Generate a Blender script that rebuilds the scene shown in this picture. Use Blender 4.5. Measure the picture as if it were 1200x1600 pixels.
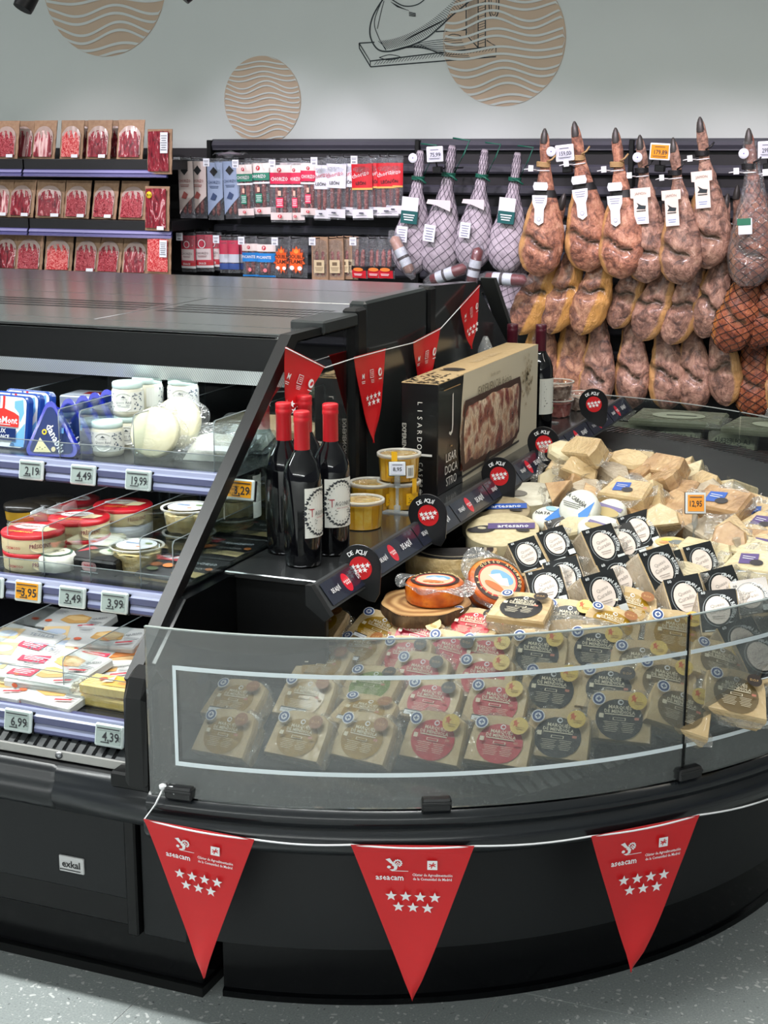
import bpy, math, random
from math import sin, cos, pi, radians as RD, sqrt, exp, atan2, hypot
from mathutils import Matrix, Vector, noise as MN

for o in list(bpy.data.objects):
    bpy.data.objects.remove(o)
SC = bpy.context.scene
COL = SC.collection
# ------------------------------------------------------------------ camera, world, lamps, exposure
CAM_H, PSI, PIT, FPX = 1.5, RD(22.4), RD(13.4), 2400.0
cd = bpy.data.cameras.new('camera'); cam = bpy.data.objects.new('camera', cd); COL.objects.link(cam)
cam.location = (0, 0, CAM_H); cam.rotation_euler = (pi/2 - PIT, 0, PSI)
cd.sensor_fit = 'VERTICAL'; cd.sensor_height = 36; cd.lens = FPX/1600*36; cd.clip_end = 60; cd.clip_start = .05
SC.camera = cam
SC.view_settings.view_transform = 'Standard'; SC.view_settings.look = 'None'
SC.view_settings.gamma = 1; SC.view_settings.use_curve_mapping = False
SC.view_settings.exposure = 0.0
SC.cycles.transparent_max_bounces = 24
SC.cycles.max_bounces = 8
W = bpy.data.worlds.new('store'); SC.world = W; W.use_nodes = True
W.node_tree.nodes['Background'].inputs[0].default_value = (.80, .88, 1.0, 1)
W.node_tree.nodes['Background'].inputs[1].default_value = .16
def area(name, loc, rot, sx, sy, power, color=(1, 1, 1), spread=180):
    l = bpy.data.lights.new(name, 'AREA'); l.shape = 'RECTANGLE'; l.size = sx; l.size_y = sy
    l.energy = power; l.color = color; l.spread = RD(spread)
    o = bpy.data.objects.new(name, l); o.location = loc; o.rotation_euler = [RD(a) for a in rot]; COL.objects.link(o); return o
def spot(name, loc, target, power, color, size=40, blend=.6, rad=.05):
    l = bpy.data.lights.new(name, 'SPOT'); l.energy = power; l.color = color; l.spot_size = RD(size); l.spot_blend = blend; l.shadow_soft_size = rad
    o = bpy.data.objects.new(name, l); o.location = loc
    o.rotation_euler = (Vector(target)-Vector(loc)).to_track_quat('-Z', 'Y').to_euler(); COL.objects.link(o); return o
# rows of linear ceiling lamps running parallel to the case front, then track spots and the case's own lamp, with added fills among them
area('aisle_lamp', (-4.4, 1.93, 2.82), (0, 0, 0), 8, .10, 290, (.97, 1, .98))
area('far_aisle_fill', (-1.0, -6.5, 2.82), (0, 0, 0), 14, .12, 1050, (.97, 1, .98))  # unseen row added behind the camera to fill upright faces
area('island_lamp', (-.6, 3.2, 2.82), (0, 0, 0), 4, .10, 24, (1, .94, .84))
area('island_glint_fill', (-.6, 4.7, 2.82), (0, 0, 0), 4, .10, 26, (1, .94, .84))  # second row added to double the glints on the plastic wrap
area('rear_aisle_lamp', (-2.6, 5.6, 2.82), (0, 0, 0), 8, .10, 20, (1, .97, 1))
for i, (x, tx, tz, p, c) in enumerate([(-5.0, -4.6, 1.0, 84, (1, .86, .92)), (-4.0, -3.6, 1.1, 92, (1, .88, 1)), (-3.1, -2.9, 1.05, 110, (1, .86, 1)),
                              (-2.2, -2.2, .95, 120, (1, .86, .99)), (-1.3, -1.5, .95, 120, (1, .86, .97)), (-.5, -.9, .95, 100, (1, .86, .96))]):
    spot('track_spot', (x, 5.1, 2.6), (tx, 7.0, tz), p*1.0, c, 44, .6)
area('case_lamp', (-2.3, 2.80, 1.016), (-14, 0, 0), 1.9, .04, 1.1, (.86, .95, 1))
area('shelf_fill_upper', (-2.3, 2.60, .858), (14, 0, 0), 1.85, .03, 2.6, (.9, .96, 1))  # added strip that brightens the middle shelf, no fitting modelled
area('shelf_fill_lower', (-2.3, 2.40, .671), (10, 0, 0), 1.85, .03, 1.1, (.9, .96, 1))  # added strip that brightens the bottom shelf, no fitting modelled
# ------------------------------------------------------------------ pixel rays (photo frame 1200x1600) to points in space
_R = Vector((cos(PSI), sin(PSI), 0)); _F = Vector((-sin(PSI)*cos(PIT), cos(PSI)*cos(PIT), -sin(PIT))); _U = _R.cross(_F)
_C = Vector((0, 0, CAM_H))
def ray(px, py): return _F + _R*((px-600)/FPX) + _U*((800-py)/FPX)
def PZ(px, py, z): d = ray(px, py); return _C + d*((z-CAM_H)/d.z)
def PY(px, py, y): d = ray(px, py); return _C + d*(y/d.y)
def PX(px, py, x): d = ray(px, py); return _C + d*(x/d.x)
# ------------------------------------------------------------------ materials
def lin(c): c = c/255; return c/12.92 if c <= .04045 else ((c+.055)/1.055)**2.4
def C(r, g, b): return (lin(r), lin(g), lin(b), 1)
_mats = {}
def nmat(name):
    m = bpy.data.materials.new(name); m.use_nodes = True; nt = m.node_tree
    return m, nt, nt.nodes['Principled BSDF']
def mc(rgb, rough=.5, metal=0, coat=0, emit=0, spec=.5):
    k = (rgb, rough, metal, coat, emit, spec)
    if k in _mats: return _mats[k]
    m, nt, b = nmat('paint_%d_%d_%d' % rgb)
    b.inputs['Base Color'].default_value = C(*rgb); b.inputs['Roughness'].default_value = rough; b.inputs['Metallic'].default_value = metal
    b.inputs['Specular IOR Level'].default_value = spec
    if coat: b.inputs['Coat Weight'].default_value = coat; b.inputs['Coat Roughness'].default_value = .08
    if emit: b.inputs['Emission Color'].default_value = C(*rgb); b.inputs['Emission Strength'].default_value = emit
    _mats[k] = m; return m
def N(nt, t, **kw):
    n = nt.nodes.new(t)
    for k, v in kw.items():
        if k in n.inputs.keys(): n.inputs[k].default_value = v
        else: setattr(n, k, v)
    return n
def ramp(nt, stops, interp='LINEAR'):
    r = nt.nodes.new('ShaderNodeValToRGB'); r.color_ramp.interpolation = interp
    while len(r.color_ramp.elements) < len(stops): r.color_ramp.elements.new(.5)
    for e, (p, c) in zip(r.color_ramp.elements, stops): e.position = p; e.color = C(*c)
    return r
def bump(nt, b, src, strength=.3, dist=.002):
    n = N(nt, 'ShaderNodeBump', Strength=strength, Distance=dist); nt.links.new(src, n.inputs['Height']); nt.links.new(n.outputs[0], b.inputs['Normal']); return n
def noisy(name, stops, scale=20, rough=.5, coat=0, detail=4, stretch=None, bmp=0, bdist=.002, rnd=True, film=0, spec=.5):
    m, nt, b = nmat(name); tc = N(nt, 'ShaderNodeTexCoord'); mp = N(nt, 'ShaderNodeMapping'); nt.links.new(tc.outputs['Object'], mp.inputs[0])
    if stretch: mp.inputs['Scale'].default_value = stretch
    if rnd:
        oi = N(nt, 'ShaderNodeObjectInfo'); nt.links.new(oi.outputs['Random'], mp.inputs['Location'])
    n = N(nt, 'ShaderNodeTexNoise', Scale=scale, Detail=detail); nt.links.new(mp.outputs[0], n.inputs['Vector'])
    r = ramp(nt, stops); nt.links.new(n.outputs[0], r.inputs[0]); nt.links.new(r.outputs[0], b.inputs['Base Color'])
    b.inputs['Roughness'].default_value = rough; b.inputs['Specular IOR Level'].default_value = spec
    if coat: b.inputs['Coat Weight'].default_value = coat; b.inputs['Coat Roughness'].default_value = .1
    if film:      # tight plastic wrap: a crinkled clear coat
        v = N(nt, 'ShaderNodeTexNoise', Scale=film*1.9, Detail=2, Roughness=.5); v.inputs['Distortion'].default_value = 2
        nt.links.new(mp.outputs[0], v.inputs['Vector'])
        bn = N(nt, 'ShaderNodeBump', Strength=1, Distance=.018); nt.links.new(v.outputs[0], bn.inputs['Height'])
        nt.links.new(bn.outputs[0], b.inputs['Coat Normal']); b.inputs['Coat Weight'].default_value = 1; b.inputs['Coat Roughness'].default_value = .12
    if bmp: bump(nt, b, n.outputs[0], bmp, bdist)
    return m
def clear(name, tint=(255, 255, 255), refl=.08, rough=.02, crinkle=0, haze=0, hazecol=(235, 240, 240)):
    m = bpy.data.materials.new(name); m.use_nodes = True; nt = m.node_tree; nt.nodes.clear()
    out = N(nt, 'ShaderNodeOutputMaterial'); tr = N(nt, 'ShaderNodeBsdfTransparent'); tr.inputs[0].default_value = C(*tint)
    gl = N(nt, 'ShaderNodeBsdfGlossy', Roughness=rough)
    lw = N(nt, 'ShaderNodeLayerWeight', Blend=.25); ma = N(nt, 'ShaderNodeMath', operation='MULTIPLY_ADD'); nt.links.new(lw.outputs['Fresnel'], ma.inputs[0])
    ma.inputs[1].default_value = .45; ma.inputs[2].default_value = refl; ma.use_clamp = True
    mx = N(nt, 'ShaderNodeMixShader'); nt.links.new(ma.outputs[0], mx.inputs[0]); nt.links.new(tr.outputs[0], mx.inputs[1]); nt.links.new(gl.outputs[0], mx.inputs[2])
    last = mx
    if haze:
        df = N(nt, 'ShaderNodeBsdfDiffuse'); df.inputs[0].default_value = C(*hazecol)
        m2 = N(nt, 'ShaderNodeMixShader'); m2.inputs[0].default_value = haze; nt.links.new(mx.outputs[0], m2.inputs[1]); nt.links.new(df.outputs[0], m2.inputs[2]); last = m2
    if crinkle:
        tc = N(nt, 'ShaderNodeTexCoord'); n = N(nt, 'ShaderNodeTexNoise', Scale=crinkle, Detail=3); n.inputs['Distortion'].default_value = 1.5
        nt.links.new(tc.outputs['Object'], n.inputs['Vector'])
        bn = N(nt, 'ShaderNodeBump', Strength=1, Distance=.02); nt.links.new(n.outputs[0], bn.inputs['Height'])
        nt.links.new(bn.outputs[0], gl.inputs['Normal']); nt.links.new(bn.outputs[0], lw.inputs['Normal'])
    nt.links.new(last.outputs[0], out.inputs[0]); return m
BLK = mc((12, 13, 14), .38, 0, 0, 0, .3); BLKG = mc((7, 8, 10), .12, 0, 0, 0, .22); DARK = mc((24, 26, 28), .45, 0, 0, 0, .3); GRAPH = mc((50, 52, 54), .4)
WHITE = mc((236, 236, 234), .5); STEEL = mc((150, 152, 155), .25, .9); RED = mc((204, 26, 32), .42); LILAC = mc((112, 112, 168), .35, 0, .3)
# ------------------------------------------------------------------ mesh builder
_txt = {}
def text_mesh(s, bold):
    k = (s, bold)
    if k not in _txt:
        c = bpy.data.curves.new('t', 'FONT'); c.body = s; c.size = 1; c.resolution_u = 1 if len(s) > 6 else 2; c.fill_mode = 'FRONT'
        if bold: c.offset = .018
        o = bpy.data.objects.new('t', c); COL.objects.link(o); me = o.to_mesh()
        vs = [(v.co.x, v.co.y) for v in me.vertices]; fs = [tuple(p.vertices) for p in me.polygons]
        o.to_mesh_clear(); bpy.data.objects.remove(o); bpy.data.curves.remove(c)
        xs = [v[0] for v in vs] or [0]; ys = [v[1] for v in vs] or [0]
        _txt[k] = (vs, fs, min(xs), max(xs), min(ys), max(ys))
    return _txt[k]
class MB:
    def __init__(s): s.v = []; s.f = []; s.mi = []; s.mats = []; s.M = Matrix(); s.cur = 0; s.sm = []; s.smooth = False; s.fn = None; s.lay = 0
    def mat(s, m):
        if m not in s.mats: s.mats.append(m)
        s.cur = s.mats.index(m); return s
    def add(s, vs, fs, smooth=None):
        b = len(s.v); M = s.M
        s.v += [tuple(M @ Vector(v)) for v in vs]
        sm = s.smooth if smooth is None else smooth
        for f in fs: s.f.append(tuple(b+i for i in f)); s.mi.append(s.cur); s.sm.append(sm)
        return s
    def box(s, x0, x1, y0, y1, z0, z1, bev=0):
        if bev:
            b = min(bev, (x1-x0)*.49, (y1-y0)*.49, (z1-z0)*.49); vs = []; ids = {}
            for i, (xa, xs) in enumerate(((x0, 1), (x1, -1))):
                for j, (ya, ys) in enumerate(((y0, 1), (y1, -1))):
                    for k, (za, zs) in enumerate(((z0, 1), (z1, -1))):
                        for ax in range(3):
                            p = [xa+xs*b, ya+ys*b, za+zs*b]; p[ax] = (xa, ya, za)[ax]; ids[i, j, k, ax] = len(vs); vs.append(p)
            fs = []
            for ax in range(3):
                o = [a for a in range(3) if a != ax]
                for sd in (0, 1):
                    q = []
                    for u, w in ((0, 0), (1, 0), (1, 1), (0, 1)):
                        c = [0, 0, 0]; c[ax] = sd; c[o[0]] = u; c[o[1]] = w; q.append(ids[c[0], c[1], c[2], ax])
                    fs.append(q if (sd == 1) == (ax != 1) else q[::-1])
            for ax in range(3):     # edges along ax
                o = [a for a in range(3) if a != ax]
                for u in (0, 1):
                    for w in (0, 1):
                        c0 = [0, 0, 0]; c0[o[0]] = u; c0[o[1]] = w; c1 = c0[:]; c1[ax] = 1
                        fs.append([ids[c0[0], c0[1], c0[2], o[0]], ids[c1[0], c1[1], c1[2], o[0]], ids[c1[0], c1[1], c1[2], o[1]], ids[c0[0], c0[1], c0[2], o[1]]])
            for i in (0, 1):
                for j in (0, 1):
                    for k in (0, 1): fs.append([ids[i, j, k, 0], ids[i, j, k, 1], ids[i, j, k, 2]])
            return s.add(vs, fs)
        vs = [(x, y, z) for x in (x0, x1) for y in (y0, y1) for z in (z0, z1)]
        return s.add(vs, [(0, 1, 3, 2), (4, 6, 7, 5), (0, 4, 5, 1), (2, 3, 7, 6), (0, 2, 6, 4), (1, 5, 7, 3)])
    def prism(s, poly, d0, d1, axis='y', bev=0):
        # poly of 2D points; axis y: (x,z) extruded along y ; x: (y,z) along x ; z: (x,y) along z
        def P(p, d): return (p[0], d, p[1]) if axis == 'y' else ((d, p[0], p[1]) if axis == 'x' else (p[0], p[1], d))
        n = len(poly); cx = sum(p[0] for p in poly)/n; cy = sum(p[1] for p in poly)/n
        lv = [(d0, 1), (d1, 1)]
        if bev:
            sg = 1 if d1 > d0 else -1; lv = [(d0, 0), (d0+sg*bev, 1), (d1-sg*bev, 1), (d1, 0)]
        vs = []
        for d, k in lv:
            for p in poly:
                if k == 0:
                    h = hypot(p[0]-cx, p[1]-cy) or 1; q = (p[0]-(p[0]-cx)*bev/h, p[1]-(p[1]-cy)*bev/h)
                else: q = p
                vs.append(P(q, d))
        L = len(lv); fs = [tuple(range(n))[::-1], tuple(range((L-1)*n, L*n))]
        for l in range(L-1):
            for i in range(n): j = (i+1) % n; fs.append((l*n+i, l*n+j, (l+1)*n+j, (l+1)*n+i))
        return s.add(vs, fs)
    def lathe(s, prof, n=24, cx=0, cy=0, z=0, sm=True, capt=True, capb=True, a0=0, a1=2*pi):
        full = abs(a1-a0-2*pi) < 1e-6; k = n if full else n+1; vs = []
        for r, h in prof:
            for i in range(k): a = a0+(a1-a0)*i/n; vs.append((cx+r*cos(a), cy+r*sin(a), z+h))
        fs = []
        for l in range(len(prof)-1):
            for i in range(n):
                j = (i+1) % k; fs.append((l*k+i, l*k+j, (l+1)*k+j, (l+1)*k+i))
        s.add(vs, fs, sm)
        b = len(s.v)
        if full:
            if capb and prof[0][0] > 1e-5: s.add(vs[:k], [tuple(range(k))[::-1]], False)
            if capt and prof[-1][0] > 1e-5: s.add(vs[-k:], [tuple(range(k))], False)
        return s
    def tube(s, pts, r, n=6, sm=True, closed=False):
        pts = [Vector(p) for p in pts]; vs = []; L = len(pts)
        for i, p in enumerate(pts):
            a = pts[(i-1) % L] if closed else pts[max(i-1, 0)]; c = pts[(i+1) % L] if closed else pts[min(i+1, L-1)]; d = (c-a).normalized()
            up = Vector((0, 0, 1)) if abs(d.z) < .95 else Vector((1, 0, 0)); u = d.cross(up).normalized(); w = u.cross(d)
            rr = r[i] if isinstance(r, (list, tuple)) else r
            for k in range(n): t = 2*pi*k/n; vs.append(p+u*(rr*cos(t))+w*(rr*sin(t)))
        fs = []
        for i in range(L if closed else L-1):
            for k in range(n): j = (k+1) % n; m = (i+1) % L; fs.append((i*n+k, i*n+j, m*n+j, m*n+k))
        if not closed: fs += [tuple(range(n))[::-1], tuple(range((L-1)*n, L*n))]
        return s.add(vs, fs, sm)
    def grid(s, fnc, nu, nv, sm=True, closed_u=False):
        vs = [fnc(i/nu, j/nv) for j in range(nv+1) for i in range(nu if closed_u else nu+1)]; k = nu if closed_u else nu+1
        fs = [(j*k+i, j*k+(i+1) % k, (j+1)*k+(i+1) % k, (j+1)*k+i) for j in range(nv) for i in range(nu)]
        return s.add(vs, fs, sm)
    # ---- flat print: shapes in (u,v) laid on a face; fn maps (u,v,n) to space
    def face(s, origin, uu, vv, eps=.00035):
        O = Vector(origin); u = Vector(uu).normalized(); v = Vector(vv).normalized(); n = u.cross(v)
        s.fn = lambda a, b, h: O+u*a+v*b+n*(h*eps); s.lay = 1; return s
    def cyl(s, R, z0=0, ang0=-pi/2, eps=.00035, cx=0, cy=0):
        s.fn = lambda a, b, h: Vector((cx+(R+h*eps)*cos(ang0+a/R), cy+(R+h*eps)*sin(ang0+a/R), z0+b)); s.lay = 1; s.wrap = 1; return s
    def P(s, pts, m, faces=None):
        s.mat(m); s.add([s.fn(a, b, s.lay) for a, b in pts], faces or [tuple(range(len(pts)))]); return s
    def rect(s, cx, cy, w, h, m, sub=1, ang=0):
        s.lay += 1; ca, sa = cos(ang), sin(ang); pts = []
        for j in (0, 1):
            for i in range(sub+1):
                x = -w/2+w*i/sub; y = -h/2+h*j; pts.append((cx+x*ca-y*sa, cy+x*sa+y*ca))
        return s.P(pts, m, [(i, i+1, sub+2+i, sub+1+i) for i in range(sub)])
    def poly(s, pts, m): s.lay += 1; return s.P(pts, m)
    def ell(s, cx, cy, rx, ry, m, n=20, ang=0):
        s.lay += 1; ca, sa = cos(ang), sin(ang)
        return s.P([(cx+rx*cos(2*pi*i/n)*ca-ry*sin(2*pi*i/n)*sa, cy+rx*cos(2*pi*i/n)*sa+ry*sin(2*pi*i/n)*ca) for i in range(n)], m)
    def star(s, cx, cy, r, m, ang=0):
        s.lay += 1; pts = [(cx, cy)]+[(cx+(r if i % 2 == 0 else r*.42)*sin(ang+pi*i/5), cy+(r if i % 2 == 0 else r*.42)*cos(ang+pi*i/5)) for i in range(10)]
        return s.P(pts, m, [(0, i+1, (i+1) % 10+1)[::-1] for i in range(10)])
    def stars7(s, cx, cy, d, r, m, sl=0):
        for i in range(4): s.star(cx+(i-1.5)*d, cy+d*.42+sl*(i-1.5)*d, r, m)
        for i in range(3): s.star(cx+(i-1)*d, cy-d*.42+sl*(i-1)*d, r, m)
        return s
    def text(s, t, cx, cy, h, m, w=None, bold=False, ang=0, mirror=False, align='c'):
        vs, fs, x0, x1, y0, y1 = text_mesh(t, bold)
        if not fs: return s
        s.lay += 1; k = h/.72; kx = k
        if w and (x1-x0)*k > w: kx = w/(x1-x0)
        if mirror: kx = -kx
        ox = (x0+x1)/2 if align == 'c' else (x0 if align == 'l' else x1); ca, sa = cos(ang), sin(ang); pts = []
        for x, y in vs: a = (x-ox)*kx; b = (y-.36)*k; pts.append((cx+a*ca-b*sa, cy+a*sa+b*ca))
        return s.P(pts, m, fs)
    def arct(s, t, cx, cy, R, h, m, a0, a1):
        n = len(t)
        for i, c in enumerate(t):
            if c == ' ': continue
            a = a0+(a1-a0)*i/max(n-1, 1); s.text(c, cx+R*cos(a), cy+R*sin(a), h, m, ang=a-pi/2, bold=True)
        return s
    def lines(s, cx, cy, w, h, n, m, t=.35):
        for i in range(n): s.rect(cx, cy+h/2-h*(i+.5)/n, w*(1-.25*((i*7) % 3)/2), h/n*t, m)
        return s
    def mesh(s, name):
        me = bpy.data.meshes.new(name); me.from_pydata(s.v, [], s.f)
        for m in s.mats: me.materials.append(m)
        me.polygons.foreach_set('material_index', s.mi); me.polygons.foreach_set('use_smooth', s.sm); me.update(); return me
    def build(s, name, parent=None, loc=None, rot=None):
        o = bpy.data.objects.new(name, s.mesh(name)); COL.objects.link(o)
        if parent: o.parent = parent
        if loc is not None: o.location = loc
        if rot is not None: o.rotation_euler = rot
        return o
ALL = []
def tag(o, label, cat, group=None):
    o['label'] = label; o['category'] = cat
    if group: o['group'] = group
    ALL.append(o); return o
def thing(name, label, cat, loc=(0, 0, 0), rot=(0, 0, 0), group=None):
    o = bpy.data.objects.new(name, None); COL.objects.link(o); o.location = loc; o.rotation_euler = rot; o.empty_display_size = .05
    return tag(o, label, cat, group)
def struct(o): o['kind'] = 'structure'; return o
def inst(me, name, parent, M=None):
    o = bpy.data.objects.new(name, me); COL.objects.link(o); o.parent = parent
    if M is not None: o.matrix_local = M
    return o
def kids(o): return [c for c in bpy.data.objects if c.parent == o]
_kidcache = {}
def dup(proto, label, loc, rot=(0, 0, 0), group=None, scale=None):
    r = proto.copy(); COL.objects.link(r); r.location = loc; r.rotation_euler = rot; r['label'] = label
    if group: r['group'] = group
    if scale: r.scale = (scale,)*3 if isinstance(scale, (int, float)) else scale
    if proto.name not in _kidcache: _kidcache[proto.name] = [(c, kids(c)) for c in kids(proto)]
    for c, gs in _kidcache[proto.name]:
        d = c.copy(); COL.objects.link(d); d.parent = r
        for g in gs: e = g.copy(); COL.objects.link(e); e.parent = d
    ALL.append(r); return r
class Kind:
    """first call uses the proto itself, later ones copy it"""
    def __init__(s, proto): s.p = proto; s.used = False
    def __call__(s, label, loc, rot=(0, 0, 0), group=None, scale=None):
        if s.used: return dup(s.p, label, loc, rot, group, scale)
        s.used = True; p = s.p; p.location = loc; p.rotation_euler = rot; p['label'] = label
        if group: p['group'] = group
        if scale: p.scale = (scale,)*3 if isinstance(scale, (int, float)) else scale
        return p
ORD = ['first', 'second', 'third', 'fourth', 'fifth', 'sixth', 'seventh', 'eighth', 'ninth', 'tenth', 'eleventh', 'twelfth', 'thirteenth']
def eul(M): return M.to_euler()
random.seed(7)
# ================================================================== THE SETTING
WALLY = 7.3
def wallmat():
    m, nt, b = nmat('wall_paint'); tc = N(nt, 'ShaderNodeTexCoord'); n = N(nt, 'ShaderNodeTexNoise', Scale=1.2, Detail=2); nt.links.new(tc.outputs['Object'], n.inputs[0])
    r = ramp(nt, [(.3, (196, 203, 200)), (.7, (200, 207, 204))]); nt.links.new(n.outputs[0], r.inputs[0]); nt.links.new(r.outputs[0], b.inputs['Base Color']); b.inputs['Roughness'].default_value = .75; return m
WALLM = wallmat()
wall = struct(MB().mat(WALLM).box(-9, 5, WALLY, WALLY+.12, 0, 2.9).build('wall_back'))
struct(MB().mat(mc((225, 226, 226), .8)).box(-9, 7, -13, WALLY+.1, 2.9, 3.0).build('ceiling'))
def terrazzo():
    m, nt, b = nmat('terrazzo'); tc = N(nt, 'ShaderNodeTexCoord'); L = nt.links
    dn = N(nt, 'ShaderNodeTexNoise', Scale=40, Detail=1); L.new(tc.outputs['Object'], dn.inputs[0])
    ad = N(nt, 'ShaderNodeMixRGB', blend_type='ADD'); ad.inputs[0].default_value = .028; L.new(tc.outputs['Object'], ad.inputs[1]); L.new(dn.outputs['Color'], ad.inputs[2])
    base = N(nt, 'ShaderNodeTexNoise', Scale=260, Detail=2); L.new(tc.outputs['Object'], base.inputs[0])
    r0 = ramp(nt, [(.3, (138, 144, 143)), (.7, (158, 164, 163))]); L.new(base.outputs[0], r0.inputs[0]); last = r0.outputs[0]
    for sc, th, col, keep in ((66, .27, (202, 204, 202), .60), (120, .22, (188, 190, 189), .55), (84, .16, (98, 102, 102), .8)):
        v = N(nt, 'ShaderNodeTexVoronoi', Scale=sc); L.new(ad.outputs[0], v.inputs['Vector'])
        t = N(nt, 'ShaderNodeMath', operation='LESS_THAN'); L.new(v.outputs['Distance'], t.inputs[0]); t.inputs[1].default_value = th
        sx = N(nt, 'ShaderNodeSeparateColor'); L.new(v.outputs['Color'], sx.inputs[0])
        k = N(nt, 'ShaderNodeMath', operation='GREATER_THAN'); L.new(sx.outputs[0], k.inputs[0]); k.inputs[1].default_value = keep
        mu = N(nt, 'ShaderNodeMath', operation='MULTIPLY'); L.new(t.outputs[0], mu.inputs[0]); L.new(k.outputs[0], mu.inputs[1])
        mx = N(nt, 'ShaderNodeMixRGB'); L.new(mu.outputs[0], mx.inputs[0]); L.new(last, mx.inputs[1]); mx.inputs[2].default_value = C(*col); last = mx.outputs[0]
    L.new(last, b.inputs['Base Color']); b.inputs['Roughness'].default_value = .32; b.inputs['Specular IOR Level'].default_value = .35; return m
TERR = terrazzo()
floor = struct(MB().mat(mc((196, 198, 196), .7)).box(-9, 7, -13, WALLY, -.06, -.0012).build('floor'))
TS = .6
for i in range(-5, 6):
    for j in range(-4, 7):
        mb = MB().mat(TERR); x = -1.362+i*TS; y = 2.425+j*TS
        mb.box(x+.0009, x+TS-.0009, y+.0009, y+TS-.0009, -.0012, 0, .0004); t = mb.build('tile', floor)
# ---- mural printed on the wall
TAN = mc((188, 168, 146), .75); INK = mc((38, 48, 52), .7)
def mural_circle(cx, cy, rx_px, seed):
    c = PY(cx, cy, WALLY); R = abs(PY(cx+rx_px, cy, WALLY).x-PY(cx-rx_px, cy, WALLY).x)/2
    mb = MB().face((c.x, WALLY-.001, c.z), (1, 0, 0), (0, 0, 1), .0004); mb.ell(0, 0, R, R, TAN, 64)
    per = 2*R/8.2; lam = R*1.25; k = -9
    while k < 9:
        for off, th in ((0, .15), (.44, .15)):
            yc = (k+off)*per; mb.lay += 1; pts = []; fs = []; n = 48
            for i in range(n+1):
                x = -R*.995+2*R*.995*i/n; lim = sqrt(max(R*R*.99-x*x, 0)); w = per*.36*sin(2*pi*(x/lam)+seed+k*.35)*(.7+.3*sin(k*1.7))
                y0 = max(-lim, min(lim, yc+w-th*per/2)); y1 = max(-lim, min(lim, yc+w+th*per/2)); pts += [(x, y0), (x, y1)]
            for i in range(n):
                if pts[2*i+1][1]-pts[2*i][1] > 1e-5 or pts[2*i+3][1]-pts[2*i+2][1] > 1e-5: fs.append((2*i, 2*i+2, 2*i+3, 2*i+1))
            if fs: mb.P(pts, WALLM, fs); mb.lay -= 1
        k += 1
    return mb.build('mural_circle', wall)
mural_circle(410, 157, 60, .6); mural_circle(787, 62, 96, 2.2); mural_circle(162, -28, 96, 1.4)
mb = MB(); mb.mat(INK)
def stroke(pts, w=1.0, o=(540, 0), k=3.3333):
    P3 = [PY(o[0]+p[0]/k, o[1]+p[1]/k, WALLY-.002) for p in pts]; vs = []
    for i, p in enumerate(P3):
        a = P3[max(i-1, 0)]; c = P3[min(i+1, len(P3)-1)]; d = (c-a).normalized(); n = Vector((-d.z, 0, d.x))*(.0023*w); vs += [p+n, p-n]
    mb.add(vs, [(2*i, 2*i+1, 2*i+3, 2*i+2) for i in range(len(P3)-1)])
def bez(p, n=10):      # catmull through points
    out = []; q = [p[0]]+list(p)+[p[-1]]
    for i in range(1, len(q)-2):
        for t in range(n):
            t /= n; a, b, c, d = q[i-1], q[i], q[i+1], q[i+2]
            out.append(tuple(.5*((2*b[j])+(-a[j]+c[j])*t+(2*a[j]-5*b[j]+4*c[j]-d[j])*t*t+(-a[j]+3*b[j]-3*c[j]+d[j])*t**3) for j in (0, 1)))
    return out+[p[-1]]
# board, post, ham outline and hatching of the sketch
for l in ([(70, 225), (128, 318), (783, 240), (735, 210)], [(128, 318), (130, 348), (783, 295), (783, 240)], [(70, 225), (72, 252), (130, 348)], [(70, 225), (150, 220)], [(470, 165), (628, 155)],
          [(628, -260), (628, 182), (690, 248), (728, 243), (728, -260)], [(690, -260), (690, 248)]): stroke(l, 1.3)
hamo = bez([(420, -220), (300, -120), (200, -10), (140, 90), (127, 180), (160, 250), (215, 268), (310, 248), (410, 205), (480, 150), (550, 85), (650, 0), (760, -120), (830, -230)]); stroke(hamo, 1.6)
stroke(bez([(190, 0), (150, 110), (170, 190), (210, 262)]), .9); stroke(bez([(230, -10), (300, 30), (370, 25), (420, -10)]), 1.2); stroke(bez([(200, 5), (185, 60), (165, 150)]), .8)
stroke(bez([(745, -60), (748, 40), (756, 82), (775, 92), (792, 72), (798, 20), (795, -60)]), 1.3); stroke(bez([(758, -60), (760, 60), (775, 78), (784, 50), (786, -60)]), .8)
rs = random.Random(3)
for i in range(46):
    t = i/45; x = 200+t*400; y = 258-t*30-(t**2)*200; stroke(bez([(x-30, y-45+10*t), (x-5, y-22), (x+12, y-2)]), .55)
for i in range(26):
    t = i/25; x = 330+t*180; y = 222-t*90; stroke([(x-25, y-10), (x+20, y-38)], .5)
for i in range(40): x = 150+i*15.6; y = 318-(x-128)*.119; stroke([(x, y+26-4), (x+16, y+3)], .55)
for i in range(16): stroke([(692, 20+i*14), (726, 8+i*14)], .6)
for i in range(7): stroke(bez([(634+i*8, -40), (638+i*7, 60+rs.random()*30), (632+i*8, 175+i*8)]), .5)
for i in range(9):
    y = 185+i*13; stroke(bez([(240+i*18, 262-i*4), (430+i*10, y+30-i*4), (600+i*6, y+8+rs.random()*8)]), .6)
stroke(bez([(175, 300), (230, 285), (285, 298), (225, 312), (175, 300)]), .8); stroke(bez([(525, 190), (560, 178), (600, 188), (560, 197), (525, 190)]), .8)
for i in range(6): stroke([(235+i*6, 10+i*5), (300+i*6, 45+i*2)], .5)
for i in range(5): stroke([(330, 62+i*5), (365, 70+i*4)], .6)
struct(mb.build('mural_sketch', wall)); 
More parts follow.
